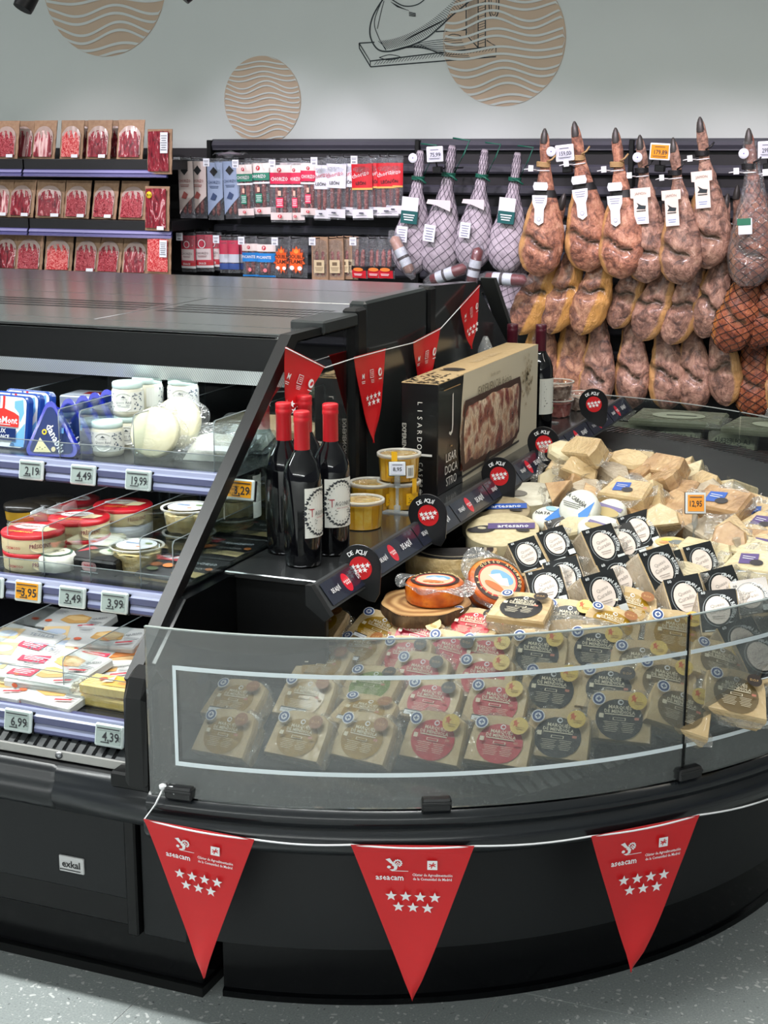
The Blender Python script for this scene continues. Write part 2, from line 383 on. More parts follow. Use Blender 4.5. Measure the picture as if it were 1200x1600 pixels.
# ---- track lamps at the top edge of the view
def track_lamp(px, py, lab, tilt):
    p = PY(px, py, 6.2); t = thing('track_lamp', lab, 'spotlight', (p.x, p.y, p.z), (0, 0, 0), None)
    q = MB().mat(BLK); q.M = Matrix.Rotation(RD(tilt), 4, 'Y') @ Matrix.Rotation(RD(-25), 4, 'X')
    q.lathe([(.045, 0), (.047, .02), (.047, .13), (.035, .15)], 20); q.build('housing', t)
    MB().mat(BLK).tube([(0, 0, .1), (0, 0, 2.9-p.z)], .009).build('stem', t)
    e = MB().mat(mc((30, 30, 32), .2)); e.M = q.M; e.lathe([(.0, .004), (.036, .004)], 16); e.build('lens', t)
track_lamp(35, 14, 'black cylindrical track spotlight at the top left corner in front of the wall', 18)
track_lamp(283, -6, 'black track spotlight just showing at the top edge left of the small mural circle', 40)
# ================================================================== LEFT REFRIGERATED CASE
X0, XE = -3.7, -1.35
CB = Vector((-2.5, 3.4, 0))
case = thing('refrigerated_case', 'black open-front refrigerated case with lilac price rails, steel top and slanted glass end', 'refrigerator', CB)
def part(name, mb, parent=case, org=CB):
    o = mb.build(name, parent); o.data.transform(Matrix.Translation(-org)); return o
part('kick_plate', MB().mat(BLKG).box(X0, -1.262, 2.20, 2.6, .02, .125).mat(BLK).box(X0, -1.257, 2.188, 2.6, 0, .018))
part('lower_panel', MB().mat(mc((10, 11, 13), .3, 0, 0, 0, .3)).box(X0, -1.272, 2.172, 2.5, .122, .184, .003))
part('front_panel', MB().mat(DARK).box(X0, -1.385, 2.155, 2.4, .184, .36, .003))
part('panel_post', MB().mat(BLK).box(-1.385, -1.362, 2.148, 2.3, .118, .37, .003))
part('corner_panel', MB().mat(DARK).box(-1.359, -1.268, 2.16, 2.4, .118, .37, .003))
def bprof(): # outward offset, z
    return [(.0, .352), (.022, .352), (.040, .360), (.052, .372), (.060, .386), (.060, .398), (.052, .410), (.046, .418), (.046, .430), (.038, .440), (.010, .447), (-.05, .447)]
mb = MB().mat(mc((26, 29, 32), .3)); pr = bprof(); L = len(pr)
xs = [X0, -1.50, -1.495, -1.49, -1.272]
vs = [(x, 2.148-o*(1 if i != 2 else .86), z) for i, x in enumerate(xs) for o, z in pr]
mb.add(vs, [(i*L+k, i*L+k+1, (i+1)*L+k+1, (i+1)*L+k) for i in range(len(xs)-1) for k in range(L-1)], True); part('bumper', mb)
part('sill', MB().mat(BLK).box(X0, -1.338, 2.115, 2.30, .405, .445, .004).mat(BLKG).box(X0, -1.338, 2.14, 2.3, .40, .447))
part('trim_strip', MB().mat(mc((170, 168, 165), .3, .7)).box(X0, -1.338, 2.122, 2.14, .447, .4655, .002))
mb = MB().mat(STEEL); mb.M = Matrix.Translation((-1.493, 2.121, .457)) @ Matrix.Rotation(pi/2, 4, 'X'); mb.lathe([(.0075, -.003), (.006, .003), (0, .0045)], 12); part('screw', mb)
mb = MB().mat(mc((40, 44, 46), .5))
mb.prism([(2.124, .466), (2.15, .488), (2.3, .488), (2.3, .46)], X0, -1.338, 'x'); part('air_grille', mb)
mb = MB().mat(BLKG)
for i in range(110): x = -3.6+i*.0203; mb.add([(x, 2.1245, .4672), (x+.007, 2.1245, .4672), (x+.012, 2.1475, .4868), (x+.005, 2.1475, .4868)], [(0, 1, 2, 3)])
g = part('grille_slots', mb); g['kind'] = 'stuff'
SH = [(2.55, .887), (2.35, .70), (2.15, .527)]
RAILM = mc((76, 80, 116), .3, 0, .3); RAIL_LIT = mc((136, 142, 170), .3, 0, .3); RAIL_SHADE = mc((54, 58, 88), .35)  # light painted on upper facets, shade on undersides, as tones of one plastic
for k, (y, z) in enumerate(SH):
    mb = MB().mat(mc((30, 31, 34), .25)); mb.box(X0, XE-.008, y+.012, 3.2, z-.024, z-.004); s = part('shelf', mb)
    r = MB(); pf = [(y, z), (y-.004, z-.002), (y-.006, z-.009), (y-.0105, z-.012), (y-.0105, z-.024), (y-.008, z-.026), (y-.0125, z-.034), (y-.0135, z-.040), (y-.0105, z-.044), (y+.006, z-.044), (y+.012, z)]
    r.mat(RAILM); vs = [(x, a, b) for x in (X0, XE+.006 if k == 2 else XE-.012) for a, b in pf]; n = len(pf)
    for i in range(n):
        j = (i+1) % n; r.mat(RAIL_LIT if i in (0, 1, 2, 5) else RAIL_SHADE if i in (4, 7) else RAILM); r.add([vs[i], vs[j], vs[n+j], vs[n+i]], [(0, 1, 2, 3)])
    r.add(vs, [tuple(range(n)), tuple(range(n, 2*n))[::-1]]); o = r.build('price_rail', s); o.data.transform(Matrix.Translation(-CB))
ACR = clear('acrylic', (246, 250, 250), .05, .02); EDGE = mc((140, 148, 150), .5)
def divider(x, y0, y1, z, h, name='divider'):
    mb = MB().mat(ACR).box(x-.001, x+.001, y0, y1, z, z+h); d = part(name, mb)
    e = MB().mat(EDGE).tube([(x, y0, z), (x, y0, z+h-.008), (x, y0+.008, z+h), (x, y1-.008, z+h), (x, y1, z+h-.008), (x, y1, z)], .0011, 4).build('divider_edge', d); e.data.transform(Matrix.Translation(-CB))
def fence(y, z, h):
    mb = MB().mat(ACR).box(X0, XE-.02, y-.001, y+.001, z, z+h); d = part('front_fence', mb)
    e = MB().mat(EDGE).tube([(X0, y, z+h), (XE-.02, y, z+h)], .0009, 4).build('fence_edge', d); e.data.transform(Matrix.Translation(-CB))
for x in (-1.985, -1.775, -1.725, -1.60, -1.42): divider(x, 2.58, 3.1, .883, .10)
for x in (-1.77, -1.69, -1.585, -1.475, -1.405): divider(x, 2.385, 3.0, .696, .095)
for x in (-1.74, -1.53): divider(x, 2.20, 3.0, .523, .085)
fence(2.565, .884, .035); fence(2.372, .697, .03); fence(2.19, .524, .06)
def perf():
    m, nt, b = nmat('perforated_back'); tc = N(nt, 'ShaderNodeTexCoord'); v = N(nt, 'ShaderNodeTexVoronoi', Scale=26); v.inputs['Randomness'].default_value = 0
    nt.links.new(tc.outputs['Object'], v.inputs['Vector']); t = N(nt, 'ShaderNodeMath', operation='LESS_THAN'); t.inputs[1].default_value = .13; nt.links.new(v.outputs['Distance'], t.inputs[0])
    mx = N(nt, 'ShaderNodeMixRGB'); nt.links.new(t.outputs[0], mx.inputs[0]); mx.inputs[1].default_value = C(38, 39, 40); mx.inputs[2].default_value = C(4, 4, 4)
    nt.links.new(mx.outputs[0], b.inputs['Base Color']); b.inputs['Roughness'].default_value = .34; return m
part('back_panel', MB().mat(perf()).box(X0, XE-.01, 3.2, 3.24, .50, 1.02))
part('interior_floor', MB().mat(BLK).box(X0, XE-.01, 2.2, 3.24, .40, .47))
part('fascia', MB().mat(BLKG).box(X0, XE-.014, 2.765, 2.80, 1.055, 1.122).mat(BLK).box(X0, XE-.014, 2.80, 3.22, 1.035, 1.06))
def ribbed():
    m, nt, b = nmat('lamp_lens'); tc = N(nt, 'ShaderNodeTexCoord'); w = N(nt, 'ShaderNodeTexWave', Scale=60); w.bands_direction = 'X'; nt.links.new(tc.outputs['Object'], w.inputs[0])
    r = ramp(nt, [(.0, (150, 156, 158)), (1, (205, 212, 212))]); nt.links.new(w.outputs[0], r.inputs[0]); nt.links.new(r.outputs[0], b.inputs['Base Color']); nt.links.new(r.outputs[0], b.inputs['Emission Color']); b.inputs['Emission Strength'].default_value = .35; b.inputs['Roughness'].default_value = .3; return m
part('lamp_lens', MB().mat(ribbed()).prism([(2.767, 1.054), (2.800, 1.020), (2.812, 1.026), (2.79, 1.056)], X0, XE-.016, 'x'))
TOPM = mc((128, 131, 130), .13, .8)
ys = [2.768, 2.80, 2.90, 3.42, 3.72, 4.03]
for a, b in zip(ys[:-1], ys[1:]):
    if b-a > .4:
        part('top_plate', MB().mat(TOPM).box(X0, -1.89, a+.0015, b-.0015, 1.112, 1.128, .002)); part('top_plate', MB().mat(TOPM).box(-1.887, XE-.03, a+.0015, b-.0015, 1.112, 1.128, .002))
    else: part('top_plate', MB().mat(TOPM).box(X0, XE-.03, a+.0015, b-.0015, 1.112, 1.128 if a > 2.79 else 1.122, .002))
mb = MB().mat(mc((14, 14, 15), .5))
for r in range(4):
    for i in range(150):
        x = -3.6+i*.0142+(r % 2)*.007; y = 3.10+r*.045
        if x > -1.45 or -1.915 < x < -1.865: continue
        mb.add([(x, y, 1.1285), (x+.008, y+.012, 1.1285), (x+.010, y+.034, 1.1285), (x+.002, y+.022, 1.1285)], [(0, 1, 2, 3)])
g = part('vent_slots', mb); g['kind'] = 'stuff'
part('body', MB().mat(BLK).box(X0, XE-.012, 3.245, 3.57, 0.02, 1.11).box(X0, XE-.012, 3.57, 4.02, .60, 1.11).box(X0, XE-.012, 3.57, 4.62, .02, .6))
# ---- end of the case: slanted frame, glass, covers
EX = XE
part('end_panel', MB().mat(BLKG).prism([(2.205, .44), (2.205, .652), (2.285, .722), (3.14, .722), (3.14, .05), (2.3, .05)], EX-.012, EX+.004, 'x'))
GLS = clear('case_glass', (238, 245, 243), .07, .01)
part('end_glass', MB().mat(GLS).prism([(2.29, .724), (2.768, 1.112), (3.12, 1.112), (3.12, .724)], EX-.003, EX+.003, 'x'))
a = Vector((2.135, .613)); b = Vector((2.765, 1.127)); d = (b-a).normalized(); n = Vector((d.y, -d.x))*.021
part('end_frame', MB().mat(mc((13, 14, 15), .35, 0, 0, 0, .3)).prism([tuple(a), tuple(a+n), tuple(b+n+d*.012), (2.99, 1.118), (2.99, 1.134), (2.76, 1.134)], EX-.012, EX+.013, 'x'))
part('corner_post', MB().mat(mc((11, 12, 13), .3, 0, 0, 0, .35)).prism([(2.085, .44), (2.085, .60), (2.10, .632), (2.13, .645), (2.155, .62), (2.16, .44)], EX+.014, EX+.058, 'x', .008).mat(BLK).box(EX-.02, EX+.06, 2.09, 2.2, .43, .46, .004))
part('corner_trim', MB().mat(BLK).box(EX+.058, EX+.072, 2.10, 2.15, .45, .62, .006))
PANEL = mc((44, 47, 47), .16)
yA = [PX(p, q, EX+.02).y for p, q in ((507, 498), (560, 487), (578, 483), (672, 458), (684, 452), (748, 440))]
part('end_cap', MB().mat(mc((40, 43, 43), .3)).box(EX-.06, EX+.02, yA[0], yA[1], 1.118, 1.146, .004))
part('end_post', MB().mat(BLK).box(EX-.02, EX+.018, yA[1], yA[2]-.01, .70, 1.155, .006))
part('end_cover', MB().mat(PANEL).box(EX-.03, EX+.012, yA[2]-.004, yA[3], .66, 1.165, .006))
part('end_post', MB().mat(BLK).box(EX-.02, EX+.018, yA[3]+.006, yA[4]-.004, .66, 1.165, .006))
part('end_cover', MB().mat(PANEL).prism([(yA[4], .66), (yA[4], 1.165), (yA[5], 1.15), (4.42, .78), (4.42, .66)], EX-.03, EX+.012, 'x'))
part('rear_frame', MB().mat(mc((52, 55, 55), .4)).prism([(4.01, 1.15), (4.035, 1.15), (4.56, .64), (4.53, .64)], EX-.02, EX+.02, 'x'))
# name plate
p = PY(112, 1351, 2.153)
np_ = MB().mat(mc((196, 197, 197), .35)).box(p.x-.0262, p.x+.0262, 2.1515, 2.156, p.z-.0155, p.z+.0155, .001); np_.face((p.x, 2.1512, p.z), (1, 0, 0), (0, 0, 1))
np_.text('exkal', 0, .0015, .0135, mc((20, 20, 22)), .046, True).rect(0, -.0105, .04, .0018, mc((40, 40, 42))).ell(-.022, -.0105, .0016, .0016, mc((20, 20, 22)))
part('name_plate', np_)
# ================================================================== ROUND ISLAND CASE
IB = Vector((-.9, 3.4, 0))
isl = thing('island_case', 'black round-fronted island cheese display with curved low glass front and black bumper', 'display case', IB)
def ipart(name, mb, parent=None): o = mb.build(name, parent or isl); o.data.transform(Matrix.Translation(-IB)); return o
def stad(cx, cf, cb, r, a0=-88, a1=90, n=44, m=30):
    out = []
    for i in range(n+1): a = RD(a0+(0-a0)*i/n); out.append((cx+r*cos(a), cf+r*sin(a), cos(a), sin(a)))
    for i in range(m+1): a = RD(a1*i/m); out.append((cx+r*cos(a), cb+r*sin(a), cos(a), sin(a)))
    return out
GC = (-1.334, 3.213, 3.60); GR = 1.137
def sweep(mb, path, prof, sm=True):
    runs = [[0]]                      # split the profile at sharp corners so that shading stays crisp
    for i in range(1, len(prof)):
        runs[-1].append(i)
        if i < len(prof)-1:
            a = (prof[i][0]-prof[i-1][0], prof[i][1]-prof[i-1][1]); b = (prof[i+1][0]-prof[i][0], prof[i+1][1]-prof[i][1])
            if abs(atan2(a[0]*b[1]-a[1]*b[0], a[0]*b[0]+a[1]*b[1])) > RD(62): runs.append([i])
    for rn in runs:
        k = len(rn); vs = [(x+nx*prof[j][0], y+ny*prof[j][0], prof[j][1]) for x, y, nx, ny in path for j in rn]
        mb.add(vs, [(i*k+j, (i+1)*k+j, (i+1)*k+j+1, i*k+j+1) for i in range(len(path)-1) for j in range(k-1)], sm)
    return mb
def gpath(a0, a1, r=GR, back=False, n=30):
    cy = GC[2] if back else GC[1]; return [(GC[0]+r*cos(RD(a)), cy+r*sin(RD(a)), cos(RD(a)), sin(RD(a))) for a in [a0+(a1-a0)*i/n for i in range(n+1)]]
bs = stad(-1.389, 3.262, 3.60, 1.069, -81.2)
ipart('kick_plate', sweep(MB().mat(BLKG), bs, [(-.03, .0), (.0, .0), (.0, .012), (-.008, .016), (-.008, .118), (-.03, .118)], True))
bs2 = stad(-1.389, 3.262, 3.60, 1.072, -83)
ipart('skirt', sweep(MB().mat(DARK), bs2, [(-.02, .116), (.008, .116), (.012, .118), (.016, .34), (.01, .36)], True))
ipart('plinth', MB().mat(BLK).prism([(x, y) for x, y, _, _ in stad(-1.389, 3.262, 3.60, 1.0, -80)]+[(-1.33, 4.55), (-1.33, 2.30)], 0, .40, 'z'))
gp = stad(GC[0], GC[1], GC[2], GR, -87.6)
ipart('bumper', sweep(MB().mat(mc((26, 29, 32), .24)), gp, [(-.06, .350), (-.03, .350), (-.008, .352), (.008, .362), (.018, .378), (.020, .392), (.013, .402), (.006, .408), (.008, .413), (.012, .420), (.008, .430), (.000, .436)], True))
ipart('bumper_groove', sweep(MB().mat(BLKG), gp, [(.0, .436), (-.006, .440), (-.012, .434), (-.02, .434), (-.024, .446), (-.05, .448), (-.12, .448)], True))
GLI = clear('tinted_hazed_glass', (214, 218, 217), .13, .01, 0, .10, (128, 132, 132))  # grey haze paints the floor's reflection into the tinted pane
GZ0, GZ1 = .440, .733
GLR = clear('rear_counter_glass', (226, 230, 228), .05, .01, 0, .02, (120, 124, 124))
def glasspanel(name, a0, a1, back=False, n=30):
    p = gpath(a0, a1, GR, back, n); mb = MB().mat(GLR if back else GLI); sweep(mb, p, [(0, GZ0), (0, GZ1), (-.006, GZ1), (-.006, GZ0), (0, GZ0)], True)
    for x, y, nx, ny in (p[0], p[-1]): mb.add([(x+nx*o, y+ny*o, z) for o, z in ((0, GZ0), (0, GZ1), (-.006, GZ1), (-.006, GZ0))], [(0, 1, 2, 3)])
    g = ipart(name, mb)
    e = sweep(MB().mat(mc((150, 158, 156), .2)), p, [(.0003, GZ1-.0012), (.0003, GZ1+.0006), (-.0063, GZ1+.0006), (-.0063, GZ1-.0012)], True); ipart('polished_edge', e, g); return g
aS = -40.2
gl1 = glasspanel('glass_panel', -87.4, aS-.2); gl2 = glasspanel('glass_panel', aS+.2, 0)
glb = glasspanel('glass_panel', 2, 58, True); glb2 = glasspanel('glass_panel', 58.4, 89.5, True)
q = MB().mat(GLI).box(GC[0]+GR-.006, GC[0]+GR, GC[1]+.01, GC[2]+.02, GZ0, GZ1); ipart('glass_panel', q)
WL = mc((222, 232, 236), .5)
def gline(a0, a1, z, w, parent, n=40): return ipart('white_line', sweep(MB().mat(WL), gpath(a0, a1, GR, False, n), [(.0006, z-w/2), (.0014, z-w/2), (.0014, z+w/2), (.0006, z+w/2)]), parent)
aL = -84.9
for z in (.668, .500): gline(aL, aS-.2, z, .0072, gl1); gline(aS+.2, 0, z, .0072, gl2)
ipart('white_line', sweep(MB().mat(WL), gpath(aL, aL+.32, GR, False, 2), [(.0006, .4964), (.0014, .4964), (.0014, .6716), (.0006, .6716)]), gl1)
for a in (-84.6, -62.8, -39.6):
    mb = MB(); mb.M = Matrix.Translation((GC[0]+GR*cos(RD(a)), GC[1]+GR*sin(RD(a)), .447)) @ Matrix.Rotation(RD(a+90), 4, 'Z')
    mb.mat(mc((18, 19, 21), .3)).box(-.0245, .0245, -.010, .012, -.010, .012, .003).box(-.0245, .0245, -.0115, -.009, .002, .007, .001); ipart('glass_clip', mb)
# seam profile, deck and dark inner side
ipart('seam_strip', MB().mat(BLKG).lathe([(.0028, GZ0), (.0028, GZ1)], 8, GC[0]+(GR-.003)*cos(RD(aS)), GC[1]+(GR-.003)*sin(RD(aS))))
def zdeck(y): # sloping display deck
    if y < 2.2: return .415
    if y < 2.66: return .415+(y-2.2)*.30
    return .553+(y-2.66)*.042
DECK = mc((40, 43, 44), .5); mb = MB().mat(DECK); ring = stad(GC[0], GC[1], GC[2], GR-.02, -87.4)
yy = [2.10+.06*i for i in range(45)]
def xmax(y):
    r = GR-.02
    if y < GC[1]: return GC[0]+sqrt(max(r*r-(y-GC[1])**2, 0))
    if y > GC[2]: return GC[0]+sqrt(max(r*r-(y-GC[2])**2, 0))
    return GC[0]+r
vs = []; 
for y in yy: vs += [(-1.325, y, zdeck(y)), (xmax(y), y, zdeck(y))]
mb.add(vs, [(2*i, 2*i+1, 2*i+3, 2*i+2) for i in range(len(yy)-1)]); ipart('deck', mb)
mb = MB().mat(BLKG)
for i in range(170):
    a = RD(-86+i*1.05); cy = GC[1] if a < 0 else GC[2]
    for r0, r1 in ((GR-.10, GR-.03),):
        w = .006; ca, sa = cos(a), sin(a); vs = []
        for r, s in ((r0, -1), (r0, 1), (r1, 1), (r1, -1)):
            x = GC[0]+r*ca-s*w*sa*.5; y = cy+r*sa+s*w*ca*.5; vs.append((x+(.02 if r == r1 else 0), y, max(zdeck(y), .4)+.0015))
        mb.add(vs, [(0, 1, 2, 3)])
g = ipart('deck_slots', mb); g['kind'] = 'stuff'
ipart('rear_lip', sweep(MB().mat(mc((26, 28, 30), .4)), gpath(0, 90, GR, True), [(-.01, .447), (-.01, .60), (-.03, .61), (-.09, .60), (-.09, .50)]))
ipart('inner_side', MB().mat(BLKG).prism([(2.175, .40), (2.175, .632), (2.285, .717), (4.72, .717), (4.72, .40)], -1.346, -1.322, 'x'))
# ---- display shelf along the inner side with its label rail
SZ = .72; SXL, SXR = -1.345, -1.135
SHELFM = mc((104, 106, 108), .16, .85)
sh = ipart('display_shelf', MB().mat(SHELFM).box(SXL, SXR, 2.47, 4.72, SZ-.012, SZ, .002))
ipart('shelf_front', MB().mat(BLK).box(SXL+.02, SXR-.002, 2.475, 2.49, .50, SZ-.012, .002), sh)
ipart('shelf_riser', MB().mat(BLKG).box(-1.21, -1.195, 2.49, 4.70, .50, SZ-.013), sh)
RX, RZ = -1.128, .733; dx, dz = .034, -.044
mb = MB().mat(GRAPH).add([(SXR, 2.40, RZ), (RX, 2.40, RZ), (RX+dx, 2.40, RZ+dz), (RX+dx-.012, 2.40, RZ+dz-.006), (SXR, 2.40, .705)]+[(SXR, 4.72, RZ), (RX, 4.72, RZ), (RX+dx, 4.72, RZ+dz), (RX+dx-.012, 4.72, RZ+dz-.006), (SXR, 4.72, .705)],
      [(0, 1, 2, 3, 4), (9, 8, 7, 6, 5)]+[(i, i+5, (i+1) % 5+5, (i+1) % 5) for i in range(5)])
rail = ipart('label_rail', mb, sh)
mb = MB().mat(mc((22, 23, 25), .3)).add([(SXR-.0, 2.385, RZ+.004), (RX+.004, 2.385, RZ+.004), (RX+dx+.008, 2.385, RZ+dz-.006), (RX+dx-.004, 2.385, RZ+dz-.016), (SXR-.0, 2.385, .70)]+[(SXR, 2.40, RZ+.004), (RX+.004, 2.40, RZ+.004), (RX+dx+.008, 2.40, RZ+dz-.006), (RX+dx-.004, 2.40, RZ+dz-.016), (SXR, 2.40, .70)],
      [(0, 1, 2, 3, 4), (9, 8, 7, 6, 5)]+[(i, i+5, (i+1) % 5+5, (i+1) % 5) for i in range(5)]); ipart('rail_end_cap', mb, sh)
# dark printed inserts in the rail
dn = Vector((dx, 0, dz)).normalized(); WT = mc((240, 240, 240)); ROV = mc((214, 30, 52), .3, 0, .5)
for k in range(10):
    y = 2.53+k*.228
    mb = MB().face((RX+dx*.5+.0012, y, RZ+dz*.5+.0012), (0, 1, 0), -dn); mb.rect(0, 0, .222, .046, mc((30, 34, 52), .25, 0, .6)).ell(-.02, 0, .015, .019, ROV, 18)
    mb.stars7(-.02, 0, .006, .0032, WT).text('DE AQUÍ', .045, 0, .012, WT, .05, True).text('DE AQUÍ', -.075, 0, .009, WT, .035, True); ipart('rail_insert', mb, sh)
# ---- badges standing on the rail
CLIP = mc((205, 212, 214), .12, 0, .6)
def badge_mesh():
    R = .0425; pts = [(R*cos(RD(a)), R*sin(RD(a))) for a in range(-5, 215, 10)]+[(-.034, -.034), (-.012, -.054), (.016, -.066), (.030, -.068), (.040, -.050)]
    return pts
bp = badge_mesh()
ORDB = ['nearest', 'second nearest', 'middle', 'second farthest', 'farthest']
for i, (px, py) in enumerate([(562, 885), (668, 803), (779, 742), (849, 692), (927, 630)]):
    x = RX+.022; p = PX(px, py, x); 
    t = thing('shelf_badge', 'black drop-shaped badge with red star circle, %s of five on shelf rail' % ORDB[i], 'badge', p, (0, 0, RD(3)), 'star badges on the shelf rail')
    MB().mat(mc((18, 19, 22), .3)).prism(bp, 0, .003, 'y', .0006).build('plate', t)
    f = MB().face((0, -.0002, 0), (1, 0, 0), (0, 0, 1)); f.ell(.002, -.003, .0228, .0228, RED, 28).stars7(.002, -.003, .0098, .0060, WT, .22).arct('DE AQUÍ', .001, -.003, .0330, .0085, WT, RD(128), RD(66)); f.build('print', t)
    MB().mat(CLIP).box(-.014, .014, .003, .024, -.042, -.018, .003).lathe([(.0, .0), (.011, .0), (.012, .006), (0, .012)], 12, -.012, .012, -.02).build('clip', t)
# ================================================================== WALL DISPLAYS: gondolas
GOND = mc((46, 46, 54), .45); GONL = mc((66, 66, 76), .45)
WB = Vector((-2.4, 7.2, 0))
gon = thing('wall_gondola', 'dark slatted wall gondola with horizontal rails behind the hams and hanging packs', 'shelving', WB)
def gpart(name, mb, parent=None): o = mb.build(name, parent or gon); o.data.transform(Matrix.Translation(-WB)); return o
gpart('back_board', MB().mat(mc((24, 24, 28), .6)).box(-6, 1.2, 7.22, 7.285, 0, 1.49))
gpart('base', MB().mat(BLK).box(-6, 1.2, 6.9, 7.22, 0, .18))
for k, z in enumerate([1.475, 1.37, 1.27, 1.17, 1.06, .96, .86, .74, .62, .5, .38]):
    x0 = -3.93 if z > 1.4 else -4.05
    gpart('slat_rail', MB().mat(GONL).prism([(7.215, z), (7.185, z+.006), (7.185, z+.012), (7.175, z+.03), (7.185, z+.048), (7.215, z+.06)] if k == 0 else [(7.215, z), (7.19, z), (7.18, z+.01), (7.18, z+.035), (7.19, z+.045), (7.215, z+.045)], x0, 1.2, 'x'))
for x in (-3.93, -2.78, -1.72, -.6): gpart('upright', MB().mat(BLK).box(x-.012, x+.012, 7.165, 7.22, .1, 1.53, .003))
# ---- meat shelves on the left
MBASE = Vector((-4.9, 6.9, 0))
msh = thing('meat_shelving', 'black shelving with lilac price rails holding kraft pouches of sliced ham', 'shelving', MBASE)
def mpart(name, mb, parent=None): o = mb.build(name, parent or msh); o.data.transform(Matrix.Translation(-MBASE)); return o
MRY = 6.72
mpart('back_board', MB().mat(mc((18, 18, 20), .6)).box(-6.2, -3.99, 7.12, 7.17, 0, 1.40))
MS = []
for row, (py0, py1, xr) in enumerate([(249, 276, 262), (344, 373, 269), (430, 450, 270)]):
    zt = PY(200, py0, MRY).z; xe = PY(xr, py0, MRY).x; xg = PY(36 if row == 0 else 45, py0, MRY).x
    zm = zt-.050; zb = zt-.088
    MS.append((zt, xe))
    for a, b in ((-6.2, xg-.005), (xg+.005, xe)):
        s = mpart('shelf', MB().mat(mc((20, 20, 23), .4)).box(a, b, MRY, 7.12, zm, zt-.002))
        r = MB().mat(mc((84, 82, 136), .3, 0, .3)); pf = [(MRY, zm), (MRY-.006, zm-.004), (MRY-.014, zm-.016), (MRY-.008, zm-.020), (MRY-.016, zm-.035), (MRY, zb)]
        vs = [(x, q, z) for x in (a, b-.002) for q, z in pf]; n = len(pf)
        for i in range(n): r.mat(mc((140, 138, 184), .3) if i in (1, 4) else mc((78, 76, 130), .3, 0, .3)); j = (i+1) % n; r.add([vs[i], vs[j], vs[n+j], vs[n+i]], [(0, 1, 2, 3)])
        mpart('price_rail', r, s)
# ---- kraft pouches of sliced ham
def meatmat(name, stops, scale, stretch, dist=2.5):
    m, nt, b = nmat(name); tc = N(nt, 'ShaderNodeTexCoord'); mp = N(nt, 'ShaderNodeMapping'); oi = N(nt, 'ShaderNodeObjectInfo'); nt.links.new(tc.outputs['Object'], mp.inputs[0]); nt.links.new(oi.outputs['Random'], mp.inputs['Location']); mp.inputs['Scale'].default_value = stretch
    n = N(nt, 'ShaderNodeTexNoise', Scale=scale, Detail=5); n.inputs['Distortion'].default_value = dist; nt.links.new(mp.outputs[0], n.inputs[0])
    r = ramp(nt, stops); nt.links.new(n.outputs[0], r.inputs[0]); nt.links.new(r.outputs[0], b.inputs['Base Color']); b.inputs['Roughness'].default_value = .5; b.inputs['Specular IOR Level'].default_value = .2
    v = N(nt, 'ShaderNodeTexNoise', Scale=38, Detail=2); nt.links.new(mp.outputs[0], v.inputs[0]); bn = N(nt, 'ShaderNodeBump', Strength=1, Distance=.022); nt.links.new(v.outputs[0], bn.inputs['Height']); nt.links.new(bn.outputs[0], b.inputs['Coat Normal'])
    b.inputs['Coat Weight'].default_value = .55; b.inputs['Coat Roughness'].default_value = .04; return m
MEAT = [meatmat('sliced_ham', [(.3, (70, 14, 24)), (.48, (128, 28, 42)), (.60, (150, 46, 58)), (.64, (222, 176, 178)), (.69, (120, 26, 40))], 26, (1, 1, .35)),
        meatmat('streaky_ham', [(.36, (110, 24, 38)), (.47, (150, 44, 56)), (.54, (226, 180, 182)), (.6, (236, 206, 202)), (.64, (170, 66, 78))], 20, (1.6, 1, .18), 1),
        meatmat('sliced_sausage', [(.3, (96, 14, 28)), (.50, (146, 28, 42)), (.545, (210, 120, 126)), (.58, (160, 44, 58)), (.7, (110, 18, 34))], 60, (1, 1, 1)),
        meatmat('bright_sausage', [(.3, (168, 28, 36)), (.5, (200, 56, 60)), (.55, (236, 160, 154)), (.65, (188, 40, 46))], 50, (1, 1, 1))]
KRAFT = noisy('kraft', [(.3, (146, 114, 88)), (.7, (164, 132, 104))], 60, .65, bmp=.3); KRAFTD = mc((120, 92, 72), .6)
WINF = mc((172, 150, 142), .35, 0, .5)
LABW = mc((226, 230, 236), .5); YEL = mc((238, 206, 40), .5)
